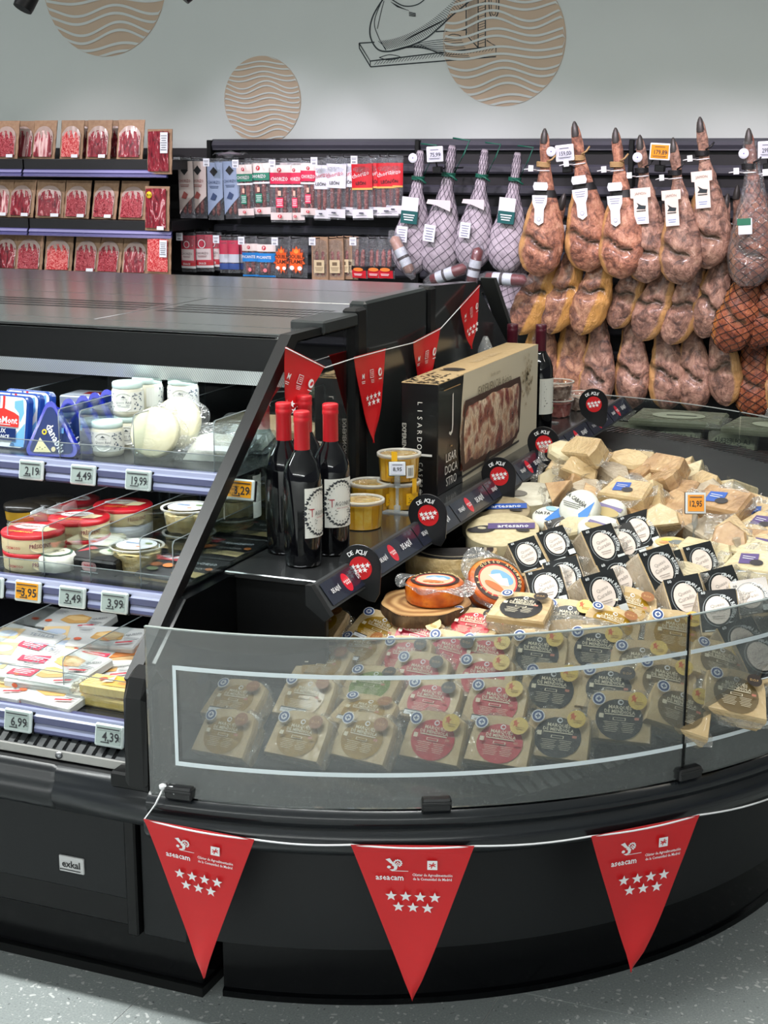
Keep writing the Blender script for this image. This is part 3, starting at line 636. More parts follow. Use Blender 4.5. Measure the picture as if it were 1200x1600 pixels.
def pouch(var, w=.135, h=.175, full=False, style=0):
    if not full: w *= 1.05; h *= 1.09
    t = thing('meat_pouch', '-', 'meat pack'); q = MB().mat(KRAFT)
    def f(u, v):
        x = (u-.5)*w; z = v*h; d = .010*sin(pi*min(1, v*1.15))**.5*(1-(2*u-1)**6) if 0 < v < .87 else 0
        return (x+.002*sin(v*17+u*3), -d, z)
    q.grid(f, 8, 10); q.grid(lambda u, v: (-(u-.5)*w, .004, v*h), 2, 2); q.add([f(0, 0), f(1, 0), (w/2, .004, 0), (-w/2, .004, 0)], [(0, 1, 2, 3)])
    q.add([f(0, 1), f(1, 1), (w/2, .004, h), (-w/2, .004, h)], [(3, 2, 1, 0)]); q.add([f(0, 0), f(0, 1), (-w/2, .004, h), (-w/2, .004, 0)], [(0, 1, 2, 3)]); q.add([f(1, 0), f(1, 1), (w/2, .004, h), (w/2, .004, 0)], [(3, 2, 1, 0)])
    q.build('bag', t)
    # clear window showing the meat: the plain film part above, meat below
    wm = w*(.90 if full else .82); zt = h*(.95 if full else .84); n = 12
    def win(z0, z1, arch, m, name, d, k=1.0):
        b = MB().mat(m); ww = wm*k
        def g(u, v):
            x = (u-.5)*ww; top = z1-(arch*(abs(2*u-1)**2.6)); z = z0+(top-z0)*v
            return (x, -.0105-d-.004*sin(pi*u)*sin(pi*v)-.0012*sin(u*23+v*9), z)
        b.grid(g, n, 8); b.add([g(i/n, 0) for i in range(n+1)]+[(-ww/2, -.004, z0), (ww/2, -.004, z0)], [tuple(range(n+1))+(n+2, n+1)]); return b.build(name, t)
    if not full: win(h*.10, zt, h*.20, WINF, 'window', .0)
    win(h*.04 if not full else h*.06, zt*(.86 if not full else 1), h*(.16 if not full else .01), MEAT[var], 'meat', .0015, .94)
    if style in (0, 2): MB().mat(LABW).box(w*.08, w*.36, -.0168, -.0155, h*.015, h*.10).build('price_label', t)
    if style == 1:
        b = MB().mat(LABW).box(w*.12, w*.42, -.0205, -.019, h*.46, h*.92); b.face((w*.27, -.0206, h*.69), (1, 0, 0), (0, 0, 1)).lines(0, 0, w*.24, h*.36, 7, mc((120, 124, 132))).build('price_label', t)
    if style == 2:
        b = MB().mat(YEL); b.M = Matrix.Translation((-w*.25, -.018, h*.80)) @ Matrix.Rotation(pi/2, 4, 'X'); b.lathe([(.0, .001), (.017, .001), (.017, 0)], 18); b.face((0, 0, .0014), (1, 0, 0), (0, 1, 0)); b.text('%10', 0, 0, .012, mc((60, 50, 10)), .026, True); b.build('sticker', t)
    return Kind(t)
POU = {}
def put_pouch(key, label, loc, rot, group):
    if key not in POU: POU[key] = pouch(*key)
    return POU[key](label, loc, rot, group)
RW = ['top', 'middle', 'bottom']
def meatrow(row, items, grp):
    zt, xe = MS[row]; n = 0
    for px, pyb, var, full, style, w, h, lean, yaw, dy in items:
        w = round(w*(1.0 if row == 0 else 1.12), 3); n += 1; p = PY(px, 300, MRY+.05+dy); z = zt+.001
        lab = 'kraft pouch of sliced cured meat, %s from left on the %s meat shelf' % (ORD[n-1], RW[row])
        if dy > .06: lab = 'kraft pouch tucked behind its neighbours, %s from left on the %s meat shelf' % (ORD[n-1], RW[row])
        put_pouch((var, w, h, full, style), lab, (p.x, MRY+.05+dy, z), (RD(lean), 0, RD(yaw)), grp)
S_, B_ = (.135, .178), (.15, .17)
meatrow(0, [(12, 0, 2, False, 0, .135, .178, -12, 0, 0), (38, 0, 1, False, 3, .135, .178, -12, 4, .09), (70, 0, 1, False, 3, .135, .178, -12, -3, 0), (113, 0, 3, False, 0, .125, .178, -12, 2, 0), (131, 0, 0, False, 3, .135, .178, -12, 4, .09), (155, 0, 0, False, 0, .135, .178, -12, 0, 0), (180, 0, 0, False, 3, .135, .178, -12, 0, .09), (204, 0, 0, False, 3, .14, .178, -12, 2, 0)], 'kraft pouches on the top meat shelf')
meatrow(1, [(-5, 0, 1, False, 0, .135, .178, -14, 0, 0), (30, 0, 0, False, 0, .135, .178, -14, -3, 0), (54, 0, 0, False, 3, .135, .178, -14, 6, .08), (75, 0, 0, False, 0, .135, .178, -14, 8, 0), (117, 0, 2, False, 0, .125, .178, -14, 2, 0), (160, 0, 2, False, 0, .125, .178, -14, -2, 0), (204, 0, 2, False, 3, .14, .178, -14, -4, 0)], 'kraft pouches on the middle meat shelf')
meatrow(2, [(2, 0, 0, False, 3, .125, .178, -14, 0, 0), (38, 0, 2, False, 3, .135, .178, -14, 3, 0), (84, 0, 3, False, 3, .135, .178, -14, 5, 0), (128, 0, 2, False, 0, .125, .178, -14, 0, 0), (163, 0, 2, False, 3, .13, .178, -14, -5, 0), (205, 0, 0, False, 3, .125, .178, -14, 4, 0)], 'kraft pouches on the bottom meat shelf')
# end pouches that overhang the shelves, hung from the shelf side
for row, (px, py, st, var) in enumerate([(255, 268, 1, 0), (251, 356, 2, 0), (254, 427, 1, 3)]):
    p = PY(px, py, MRY+.02)
    put_pouch((var, .15, .215 if row < 2 else .18, True, st), 'large clear-windowed pouch of sliced ham at the right end of the %s meat shelf' % RW[row], (p.x, MRY-.004+.02*0-.012, p.z-(.012 if row < 2 else 0)), (RD(-4), 0, RD(-8)), 'large ham pouches at the shelf ends')
# ================================================================== hanging sausage packs
FILM = clear('pack_film', (244, 246, 248), .05, .08, 30, .05, (210, 212, 220))
SAUS = noisy('dry_sausage', [(.3, (96, 30, 30)), (.5, (140, 56, 50)), (.66, (186, 110, 100)), (.75, (120, 44, 42))], 90, .5, .3, film=30)
HK = mc((26, 26, 28), .3, .6); HY = 6.93
def hpack(kind, w, h, nsaus=2):
    t = thing('sausage_pack', '-', 'sausage pack'); q = MB().mat(FILM)
    def f(u, v): return ((u-.5)*w, -.015*sin(pi*u)**.45*min(1, 6*v, 6*(1-v)) if 0 < u < 1 and 0 < v < 1 else 0, -v*h)
    q.grid(f, 8, 10); q.grid(lambda u, v: ((.5-u)*w, .003, -v*h), 1, 1); q.build('film_bag', t)
    def strip(g, x0, x1, z0, z1, m):   # printed film band following the bag's front
        q = MB().mat(m); g.lay += 1; n = 8
        def s(u, v):
            a = (x0+(x1-x0)*u)/w+.5; b = -(z0+(z1-z0)*v)/h; p = f(min(max(a, .001), .999), min(max(b, .001), .999)); return (p[0], p[1]-.0008-g.lay*.0002, p[2])
        q.grid(s, n, 2); q.build('label_band', t)
    for i in range(nsaus):
        x = (i-(nsaus-1)/2)*w*.36; s = MB().mat(SAUS); z1 = -h*.93; z0 = -h*.30
        s.tube([(x*1.1, .001, z0), (x, .001, z0-.01), (x*.96, .001, z1*.6), (x*.9, .001, z1+.012), (x*.86, .001, z1)], [.004, .0105, .0115, .0105, .004], 8); s.build('sausage', t)
    g = MB(); g.lay = 1; K = kind; o = mc((235, 235, 238), .4); ink = mc((60, 60, 80)); R_ = mc((200, 34, 52), .4)
    if K in ('beige', 'slate'):
        base = mc((206, 190, 186), .4) if K == 'beige' else mc((150, 166, 196), .4); dk = mc((28, 30, 34)); tx = mc((150, 70, 66)) if K == 'beige' else mc((52, 70, 110))
        g.mat(base)
        a = [(-w/2, -h*.04), (w/2, -h*.04), (w/2, -h*.62), (-w/2, -h*.98)]; n = 8
        def s(u, v): x = (u-.5)*w; zt = -h*.06; zb = -h*.93+(u)*h*.30; p = f(min(max(u, .02), .98), .5); return (x, p[1]-.0012, zt+(zb-zt)*v)
        g.grid(s, n, 3); g.face((0, -.0172, 0), (1, 0, 0), (0, 0, 1))
        g.poly([(0, -h*.13), (w*.26, -h*.21), (0, -h*.29), (-w*.26, -h*.21)], dk).text('CHORIZO', 0, -h*.38, h*.05, tx, w*.8).lines(0, -h*.46, w*.6, h*.05, 2, tx)
        g.poly([(-w*.25, -h*.66), (-w*.05, -h*.55), (w*.2, -h*.60), (w*.05, -h*.68)], tx)
    elif K in ('green', 'pink'):
        c = mc((40, 130, 104), .4) if K == 'green' else mc((216, 44, 84), .4)
        strip(g, -w/2, w/2, -h*.08, -h*.24, mc((236, 222, 216), .4)); strip(g, -w/2, w/2, -h*.24, -h*.37, c) if K == 'green' else strip(g, -w/2, w/2, -h*.20, -h*.38, c); strip(g, -w/2, w/2, -h*.40, -h*.43, o); strip(g, -w/2, w/2, -h*.84, -h*.96, mc((238, 220, 218), .4))
        g.face((0, -.0172, 0), (1, 0, 0), (0, 0, 1)); g.ell(0, -h*.16, w*.1, w*.1, R_, 14).text('P', 0, -h*.16, w*.12, o, bold=True).text('CHORIZO', 0, -h*.30, h*.06, o, w*.8, True).rect(0, -h*.68, w*.34, h*.16, c).lines(0, -h*.68, w*.28, h*.12, 4, o).rect(0, -h*.53, w*.14, h*.08, mc((235, 180, 160))).ell(0, -h*.9, w*.1, w*.08, R_, 12).text('P', 0, -h*.9, w*.1, o, bold=True)
    elif K in ('white', 'leon'):
        c = mc((226, 226, 236), .4) if K == 'white' else mc((206, 30, 44), .4); i2 = mc((206, 60, 90)) if K == 'white' else o
        strip(g, -w/2, w/2, -h*.12, -h*.50, c); strip(g, -w/2, w/2, -h*.83, -h*.97, mc((232, 230, 236), .4))
        if K == 'leon': strip(g, -w/2, w/2, -h*.495, -h*.525, mc((214, 170, 90)))
        g.face((0, -.0172, 0), (1, 0, 0), (0, 0, 1)); g.text('chorizo', 0, -h*.28, h*.075, i2, w*.86, ang=.22).text('LEÓN', 0, -h*.42, h*.05, mc((30, 26, 30)), w*.6, True).rect(0, -h*.89, w*.22, h*.02, ink).lines(0, -h*.93, w*.5, h*.02, 1, ink)
    elif K == 'dulce':
        strip(g, -w/2, w/2, -h*.08, -h*.80, mc((198, 64, 84), .4)); strip(g, -w*.42, w*.42, -h*.42, -h*.70, mc((226, 212, 212), .4)); strip(g, -w/2, w/2, -h*.74, -h*.84, mc((190, 40, 52)))
        strip(g, -w/2, w/2, -h*.84, -h*.9, o); g.face((0, -.0172, 0), (1, 0, 0), (0, 0, 1)); g.ell(0, -h*.30, w*.2, w*.2, o, 16).ell(0, -h*.30, w*.16, w*.16, mc((198, 64, 84)), 16).text('CHORIZO', 0, -h*.53, h*.06, mc((90, 60, 66)), w*.76).lines(0, -h*.61, w*.5, h*.05, 2, mc((150, 90, 96))).text('DULCE', 0, -h*.785, h*.05, o, w*.6, True)
    elif K == 'narrow':
        strip(g, -w/2, w/2, -h*.14, -h*.5, mc((196, 62, 88), .4)); strip(g, -w/2, w/2, -h*.5, -h*.72, mc((196, 200, 212), .4)); strip(g, -w/2, w/2, -h*.74, -h*.9, mc((60, 84, 150), .4))
    elif K == 'blue':
        strip(g, -w/2, w/2, -h*.18, -h*.36, mc((236, 222, 218), .4)); strip(g, -w/2, w/2, -h*.40, -h*.62, mc((30, 128, 206), .4)); strip(g, -w/2, w/2, -h*.95, -h*.99, mc((30, 128, 206), .4))
        g.face((0, -.0172, 0), (1, 0, 0), (0, 0, 1)); g.ell(0, -h*.27, w*.1, w*.1, R_, 12).text('P', 0, -h*.27, w*.12, o, bold=True).text('PICANTE', 0, -h*.50, h*.07, o, w*.84, True).ell(w*.05, -h*.82, w*.1, h*.05, mc((236, 120, 130)), 10)
    elif K == 'flame':
        rs = random.Random(4); pts = []
        for i in range(28):
            a = 2*pi*i/28; r = (1 if i % 2 else .74)*(1+.2*rs.random()); pts.append((w*.46*r*cos(a)*.92, -h*.56+h*.30*r*sin(a)))
        g.face((0, -.0172, 0), (1, 0, 0), (0, 0, 1)); g.poly(pts, mc((240, 92, 28), .4)).text('DOUBLE', 0, -h*.48, h*.09, mc((40, 14, 10)), w*.8, True).text('FLAME', 0, -h*.60, h*.10, mc((40, 14, 10)), w*.8, True).ell(0, -h*.35, w*.12, w*.10, mc((246, 150, 60)), 12).ell(-w*.2, -h*.76, w*.12, w*.10, o, 12).ell(w*.2, -h*.76, w*.12, w*.10, o, 12)
    elif K == 'kraft':
        q = MB().mat(KRAFT); q.box(-w/2, w/2, -.006, .002, -h, -.0, .002); q.build('card', t); g.face((0, -.0172, 0), (1, 0, 0), (0, 0, 1)); g.rect(0, -h*.68, w*.62, h*.30, mc((205, 186, 150))).rect(0, -h*.62, w*.3, h*.08, mc((110, 90, 66))).lines(0, -h*.74, w*.5, h*.1, 3, mc((120, 100, 76)))
    elif K == 'red':
        strip(g, -w/2, w/2, -h*.70, -h*.80, mc((20, 16, 18), .4)); strip(g, -w*.42, w*.42, -h*.80, -h*.99, mc((206, 30, 46), .4)); g.face((0, -.0172, 0), (1, 0, 0), (0, 0, 1)); g.ell(0, -h*.78, w*.3, h*.045, mc((236, 120, 40)), 14).lines(0, -h*.9, w*.5, h*.06, 2, o)
    if g.v: g.build('print', t)['kind'] = 'stuff'
    return Kind(t)
HP = {}
DES = {'beige': 'beige diagonal label and black diamond', 'slate': 'grey blue diagonal label and black diamond', 'green': 'green band', 'pink': 'pink band', 'white': 'white upper label', 'leon': 'red upper label and gold edge',
       'dulce': 'dusty red label', 'narrow': 'narrow red and blue label', 'blue': 'bright blue band', 'flame': 'orange flame print', 'kraft': 'brown card backing', 'red': 'red and black base'}
def hang(kind, px, pyt, w_px, h_px, dy, label, grp, roll=0, yaw=0):
    y = HY+dy; p = PY(px, pyt, y); s = y/1.0; pt = 2400/7.25
    w, h = .112 if w_px > 34 else (.088 if w_px > 26 else .066), round(h_px/pt, 2)
    if (kind, w, h) not in HP: HP[(kind, w, h)] = hpack(kind, w, h, 2 if w > .07 else 1)
    return HP[(kind, w, h)](label, p, (0, RD(roll), RD(yaw)), grp)
def hook(px, pyt, i, row, tagged):
    p = PY(px, pyt, HY); z = p.z-.006; t = thing('peg_hook', 'thin black peg hook above the %s hanging pack of the %s row' % (i, row), 'hook', (p.x, 7.18, z), (0, 0, 0), 'peg hooks of the sausage packs')
    MB().mat(HK).tube([(0, 0, 0), (0, -.30, 0), (0, -.33, .004), (0, -.336, .016)], .0026, 5).build('prong', t)
    if tagged:
        b = MB().mat(mc((226, 228, 238), .5)).box(-.017, .017, -.342, -.337, -.030, .008); b.face((0, -.3425, -.011), (1, 0, 0), (0, 0, 1)).lines(0, .006, .026, .012, 2, mc((90, 92, 104))).rect(0, -.010, .018, .008, mc((150, 152, 160))); b.build('price_card', t)
row1 = [('beige', 290, 246, 30, 100, 1), ('beige', 311, 246, 30, 100, 0), ('slate', 336, 248, 30, 100, 1), ('slate', 360, 246, 32, 100, 0), ('green', 381, 250, 28, 92, 1), ('green', 405, 248, 36, 92, 0), ('pink', 438, 250, 36, 98, 1), ('pink', 461, 250, 34, 98, 0), ('pink', 483, 248, 28, 92, 0),
        ('white', 503, 246, 28, 98, 1), ('white', 526, 244, 40, 98, 0), ('white', 547, 244, 28, 96, 0), ('leon', 565, 244, 36, 100, 1), ('leon', 587, 243, 30, 96, 0), ('leon', 604, 243, 36, 96, 0), ('leon', 617, 243, 28, 94, 0)]
cnt = {}
tot = {}
for r in row1: tot[r[0]] = tot.get(r[0], 0)+1
def ordlab(kind, n, N): return 'only' if N == 1 else ('left' if N == 2 and n == 1 else 'right' if N == 2 else ORD[n-1])
for i, (k, px, py, w, h, tg) in enumerate(row1):
    cnt[k] = cnt.get(k, 0)+1; o = ordlab(k, cnt[k], tot[k])
    hang(k, px, py, w, h, (.012 if i % 2 else 0)+.004*(i % 3), 'sausage pack with %s, %s such in the upper row' % (DES[k], o), 'sausage packs of the upper row', random.uniform(-2, 2), random.uniform(-6, 6)); hook(px, py, ORD[i] if i < 13 else ['fourteenth', 'fifteenth', 'sixteenth'][i-13], 'upper', tg)
for i, (k, px) in enumerate([('beige', 300), ('slate', 348), ('green', 394), ('green', 418), ('pink', 450), ('pink', 472), ('white', 515), ('white', 537), ('leon', 577), ('leon', 612)]):
    hang(k, px, 247, 34, 94, .055, '%s partly hidden hanging pack from left behind the front upper-row packs' % ORD[i], 'sausage packs hidden behind the upper row')
row2 = [('dulce', 294, 363, 28, 66, 1), ('dulce', 317, 362, 38, 66, 0), ('dulce', 334, 363, 28, 64, 0), ('narrow', 351, 367, 24, 62, 1), ('narrow', 364, 367, 24, 62, 0), ('narrow', 374, 367, 24, 62, 0), ('blue', 390, 369, 34, 66, 1), ('blue', 414, 370, 36, 66, 0), ('flame', 442, 370, 34, 66, 1), ('flame', 466, 370, 40, 66, 0),
        ('kraft', 500, 370, 34, 68, 1), ('kraft', 524, 370, 28, 68, 0), ('kraft', 537, 369, 28, 68, 0), ('kraft', 548, 369, 28, 68, 0), ('red', 563, 370, 30, 66, 1), ('red', 586, 370, 34, 66, 0), ('red', 604, 370, 28, 66, 0)]
cnt = {}; tot = {}
for r in row2: tot[r[0]] = tot.get(r[0], 0)+1
for i, (k, px, py, w, h, tg) in enumerate(row2):
    cnt[k] = cnt.get(k, 0)+1; o = ordlab(k, cnt[k], tot[k])
    hang(k, px, py, w, h, (.012 if i % 2 else 0)+(.03 if k in ('kraft', 'narrow', 'dulce') and cnt[k] > 2 else 0), 'sausage pack with %s, %s such in the lower row' % (DES[k], o), 'sausage packs of the lower row', random.uniform(-2, 2), random.uniform(-6, 6)); hook(px, py, ORD[i] if i < 13 else ['fourteenth', 'fifteenth', 'sixteenth', 'seventeenth'][i-13], 'lower', tg)
t = thing('loose_film_pack', 'crumpled film pack lying across the hooks above the slate packs', 'sausage pack', PY(360, 243, HY-.02)); q = MB().mat(FILM); q.grid(lambda u, v: ((u-.5)*.17, (v-.5)*.06, .012*sin(u*9)*cos(v*7)+.014*sin(pi*v)), 12, 5); q.build('film_bag', t); MB().mat(mc((120, 110, 120))).tube([(-.06, -.01, .004), (0, -.012, .012), (.06, -.01, .006)], .007, 6).build('sausage', t)
# ================================================================== hams
def hammat(name, A, fat, dark):
    m, nt, b = nmat(name); L = nt.links; tc = N(nt, 'ShaderNodeTexCoord'); oi = N(nt, 'ShaderNodeObjectInfo'); mp = N(nt, 'ShaderNodeMapping'); L.new(tc.outputs['Object'], mp.inputs[0]); L.new(oi.outputs['Random'], mp.inputs['Location'])
    n1 = N(nt, 'ShaderNodeTexNoise', Scale=19, Detail=7, Roughness=.72); n1.inputs['Distortion'].default_value = .9; L.new(mp.outputs[0], n1.inputs[0])
    r1 = ramp(nt, [(.30, dark), (.42, A[0]), (.52, A[1]), (.62, A[2]), (.74, A[3])]); L.new(n1.outputs[0], r1.inputs[0])
    at = N(nt, 'ShaderNodeAttribute', attribute_name='fat'); n2 = N(nt, 'ShaderNodeTexNoise', Scale=9, Detail=3); L.new(mp.outputs[0], n2.inputs[0])
    ma = N(nt, 'ShaderNodeMath', operation='MULTIPLY_ADD'); L.new(n2.outputs[0], ma.inputs[0]); ma.inputs[1].default_value = .7; ma.inputs[2].default_value = -.35
    ad = N(nt, 'ShaderNodeMath', operation='ADD'); L.new(at.outputs['Fac'], ad.inputs[0]); L.new(ma.outputs[0], ad.inputs[1])
    rr = N(nt, 'ShaderNodeMapRange'); L.new(ad.outputs[0], rr.inputs[0]); rr.inputs[1].default_value = .42; rr.inputs[2].default_value = .62
    mx = N(nt, 'ShaderNodeMixRGB'); L.new(rr.outputs[0], mx.inputs[0]); L.new(r1.outputs[0], mx.inputs[1]); mx.inputs[2].default_value = C(*fat)
    am = N(nt, 'ShaderNodeAttribute', attribute_name='mould'); r3 = N(nt, 'ShaderNodeMixRGB'); L.new(am.outputs['Fac'], r3.inputs[0]); L.new(mx.outputs[0], r3.inputs[1]); r3.inputs[2].default_value = C(58, 48, 28)
    L.new(r3.outputs[0], b.inputs['Base Color']); b.inputs['Roughness'].default_value = .36; b.inputs['Coat Weight'].default_value = .35; b.inputs['Coat Roughness'].default_value = .2
    m3 = N(nt, 'ShaderNodeMapping'); L.new(mp.outputs[0], m3.inputs[0]); m3.inputs['Scale'].default_value = (1, 1, .45); n3 = N(nt, 'ShaderNodeTexNoise', Scale=42, Detail=6, Roughness=.65); n3.inputs['Distortion'].default_value = 1.4; L.new(m3.outputs[0], n3.inputs[0]); bump(nt, b, n3.outputs[0], 1, .014); return m
PINK = hammat('cured_ham_pink', [(128, 84, 68), (184, 124, 98), (208, 152, 122), (228, 184, 156)], (214, 160, 98), (70, 46, 46))
ORNG = hammat('cured_ham_fatty', [(122, 84, 70), (174, 124, 98), (204, 154, 122), (224, 182, 150)], (214, 158, 86), (70, 50, 50))
DRYH = hammat('cured_ham_dry', [(118, 88, 76), (168, 126, 108), (196, 154, 132), (222, 186, 164)], (204, 154, 96), (70, 52, 52))
GLAZ = hammat('cured_ham_glazed', [(130, 66, 44), (164, 88, 56), (184, 108, 68), (200, 136, 96)], (196, 120, 56), (84, 44, 38))
HOOF = mc((62, 58, 56), .4)
HT = [(0, .014), (.03, .019), (.07, .022), (.13, .025), (.18, .022), (.24, .023), (.32, .032), (.40, .045), (.48, .060), (.56, .075), (.65, .089), (.74, .099), (.82, .100), (.89, .090), (.945, .069), (.985, .036), (1, .008)]
def hamr(t):
    for (a, r), (b, s) in zip(HT[:-1], HT[1:]):
        if t <= b: k = (t-a)/(b-a); k = k*k*(3-2*k)*.5+k*.5; return r+(s-r)*k
    return .0
def hamsurf(seed, L, fatw=.42, crease=.68, cs=1, bend=.02, wide=1.0, creaseamp=.030, fsd=1):
    def f(t, a):
        r = hamr(t)*wide; ca, sa = cos(a), sin(a); x = r*ca; y = r*.60*sa; cx = bend*sin(pi*t*1.1)
        fr = max(0, -sa)            # facing the viewer
        tc = crease+.085*cs*(ca)+.012*sin(ca*6+seed); d = t-tc
        if t > .4:
            side = 1 if ca < .45 else max(0, 1-(ca-.45)*4); groove = (exp(-(d/.045)**2) if d > 0 else exp(-(d/.012)**2))*creaseamp*fr**.6*side; bulge = .010*fr*exp(-((d-.10)/.06)**2)+.006*fr*exp(-((d+.035)/.04)**2)*side; y += groove-bulge*(1 if creaseamp else .4)
        nz = MN.noise(Vector((x*16+seed*3.1, y*16, t*9)))*.006*min(1, t*3)+MN.noise(Vector((x*45+seed, y*45, t*24)))*.0045*min(1, t*3)
        k = 1+nz/max(r, .02); return Vector((x*k+cx, y*k, -t*L)), fr, d
    return f
def hambody(seed, L, mat_, nu=36, nv=48, t0=.0, **kw):
    f = hamsurf(seed, L, **kw); vs = []; fat = []; mo = []; fsd = kw.get('fsd', 1)
    for j in range(nv+1):
        t = t0+(1-t0)*j/nv
        for i in range(nu):
            a = 2*pi*i/nu; p, fr, d = f(t, a); vs.append(p); fa = (max(0, (-cos(a)*fsd)-kw.get('fatw', .42))*1.5+max(0, sin(a))*.8)*(1 if t > .42 else .25)
            fat.append(min(1, fa)); g = (exp(-((d-.012)/.024)**2)*.75+exp(-((d-.004)/.010)**2)*.4)*fr**.5 if t > .4 and cos(a) < .62 and kw.get('creaseamp', 1) > 0 else 0; mo.append(min(1, g*.95))
    fs = [(j*nu+i, j*nu+(i+1) % nu, (j+1)*nu+(i+1) % nu, (j+1)*nu+i) for j in range(nv) for i in range(nu)]+[tuple(range(nu)), tuple(range(nv*nu, nv*nu+nu))[::-1]]
    q = MB().mat(mat_); q.add(vs, fs, True); me = q.mesh('ham_body')
    for nm, dat in (('fat', fat), ('mould', mo)): me.attributes.new(nm, 'FLOAT', 'POINT').data.foreach_set('value', dat)
    return me, f
TWINE = mc((172, 140, 96), .7); BCORD = mc((24, 24, 26), .5); ZIP = mc((226, 228, 230), .4)
def netting(f, R=.0014, n=9, turns=1.1, t0=.05, t1=.97, m=None, seg=34, off=.002):
    q = MB().mat(m or mc((40, 40, 44), .6))
    for s in (1, -1):
        for k in range(n):
            pts = []
            for i in range(seg+1):
                t = t0+(t1-t0)*i/seg; a = s*turns*2*pi*i/seg+2*pi*k/n; p = f(t, a)[0]; c = Vector((f(t, 0)[0].x*.5+f(t, pi)[0].x*.5, 0, p.z)); pts.append(p+(p-c).normalized()*off)
            q.tube(pts, R, 3, False)
    return q
def ham(seed, matk, L=.67, tie=None, tagk=None, net=False, bag=False, hoofc=True, **kw):
    t = thing('cured_ham', '-', 'ham'); me, f = hambody(seed, L, matk, **kw); b = inst(me, 'meat', t)
    if hoofc: MB().mat(HOOF).lathe([(.0190, -.048), (.0200, -.034), (.017, -.012), (.011, .010), (.004, .022)], 12).build('hoof', t)
    if tie is not None:
        q = MB().mat(tie)
        for k in range(4): q.tube([(.031*cos(a), .029*sin(a), -.135-.006*k+.002*sin(a*2)) for a in [2*pi*i/14 for i in range(14)]], .0038, 5, closed=True)
        q.tube([(.02, -.02, -.13), (.045, -.03, -.12), (.06, -.02, -.10)], .0045, 5); q.build('tie', t)
    z = MB().mat(ZIP); z.tube([(.033*cos(a), .031*sin(a), -.172) for a in [2*pi*i/14 for i in range(14)]], .0028, 4, closed=True).tube([(-.025, -.026, -.17), (-.06, -.04, -.165), (-.085, -.04, -.168)], .0028, 4).box(-.064, -.04, -.044, -.041, -.176, -.148); z.build('zip_tie', t)
    if tagk == 'band':   # black band with hexagonal paper label
        bz = -.30; q = MB().mat(BCORD)
        q.grid(lambda u, v: (lambda p: (p.x*1.06, p.y*1.06, p.z))(f((.39+.05*v), 2*pi*u)[0]), 24, 1, True, True); q.build('band', t)
        yy = -.055; g = MB().mat(LABW); g.prism([(-.03, -.225), (.03, -.225), (.036, -.245), (.030, -.262), (-.030, -.262), (-.036, -.245)], yy, yy-.002, 'y')
        g.prism([(-.036, -.285), (.036, -.285), (.034, -.32), (.022, -.35), (.022, -.41), (.0, -.425), (-.022, -.41), (-.022, -.35), (-.034, -.32)], yy-.012, yy-.014, 'y')
        g.face((0, yy-.0145, -.32), (1, 0, 0), (0, 0, 1)).lines(0, .012, .05, .03, 3, mc((150, 152, 170))).ell(0, -.075, .010, .010, mc((170, 172, 190)), 12).ell(0, -.075, .007, .007, LABW, 12); g.build('paper_label', t)
    if tagk == 'card':
        yy = -.058; g = MB().mat(mc((232, 216, 204), .6)).prism([(-.048, -.225), (.048, -.225), (.048, -.27), (.034, -.272), (.034, -.395), (-.034, -.395), (-.034, -.272), (-.048, -.27)], yy-.008, yy-.011, 'y').mat(LABW).box(-.033, .033, yy-.0125, yy-.0105, -.393, -.35)
        g.face((0, yy-.013, -.31), (1, 0, 0), (0, 0, 1)).poly([(-.022, -.012), (.02, -.016), (.024, .0), (.002, .004), (-.02, .018), (-.012, .002)], INK).rect(0, -.022, .044, .004, INK).lines(0, -.06, .04, .02, 2, mc((150, 160, 200))).text('JAMÓN', 0, .06, .012, mc((150, 130, 120)), .06); g.build('card_label', t)
    if net: netting(f, .0016, 9, 1.2, .3, .99, mc((30, 26, 26), .5)).build('net', t)
    if bag:
        q = MB().mat(clear('ham_bag', (238, 240, 244), .10, .05, 22, .05)); q.grid(lambda u, v: (lambda p, c: p+(p-c).normalized()*(.006+.012*max(0, 1-abs(v-.35)*3)+.004*sin(u*40+v*9)))(f(.05+.93*v, 2*pi*u)[0], Vector((0, 0, -(.05+.93*v)*L))), 28, 24, True, True); q.build('film_bag', t)
        g = MB().mat(LABW); g.box(-.04, .02, -.098, -.096, -.44, -.37).mat(mc((40, 110, 84))).box(-.045, .015, -.1, -.098, -.40, -.37); g.build('green_label', t)
    return Kind(t)
H1 = ham(1, PINK, .67, TWINE, 'band', crease=.76, cs=1, bend=.012, wide=1.08); H2 = ham(2, DRYH, .68, BCORD, 'card', crease=.76, cs=.9, bend=.015, wide=1.08); H3 = ham(3, ORNG, .62, None, None, crease=.66, cs=-.35, bend=.02, fsd=-1, wide=.82, fatw=-.15)
H4 = ham(4, DRYH, .62, None, None, crease=.68, cs=-.4, bend=.015, fsd=-1, wide=.84, fatw=.3); H5 = ham(5, ORNG, .64, None, None, crease=.74, cs=.8, wide=.98, creaseamp=.0, fatw=.1); H6 = ham(6, DRYH, .64, None, None, crease=.72, cs=1, wide=.88, fatw=.35)
H7 = ham(8, GLAZ, .66, BCORD, None, net=True, crease=.72, creaseamp=.008); H8 = ham(9, GLAZ, .69, BCORD, None, bag=True, net=True, crease=.76, cs=1, creaseamp=.014)
HAMG = 'cured hams on the wall'
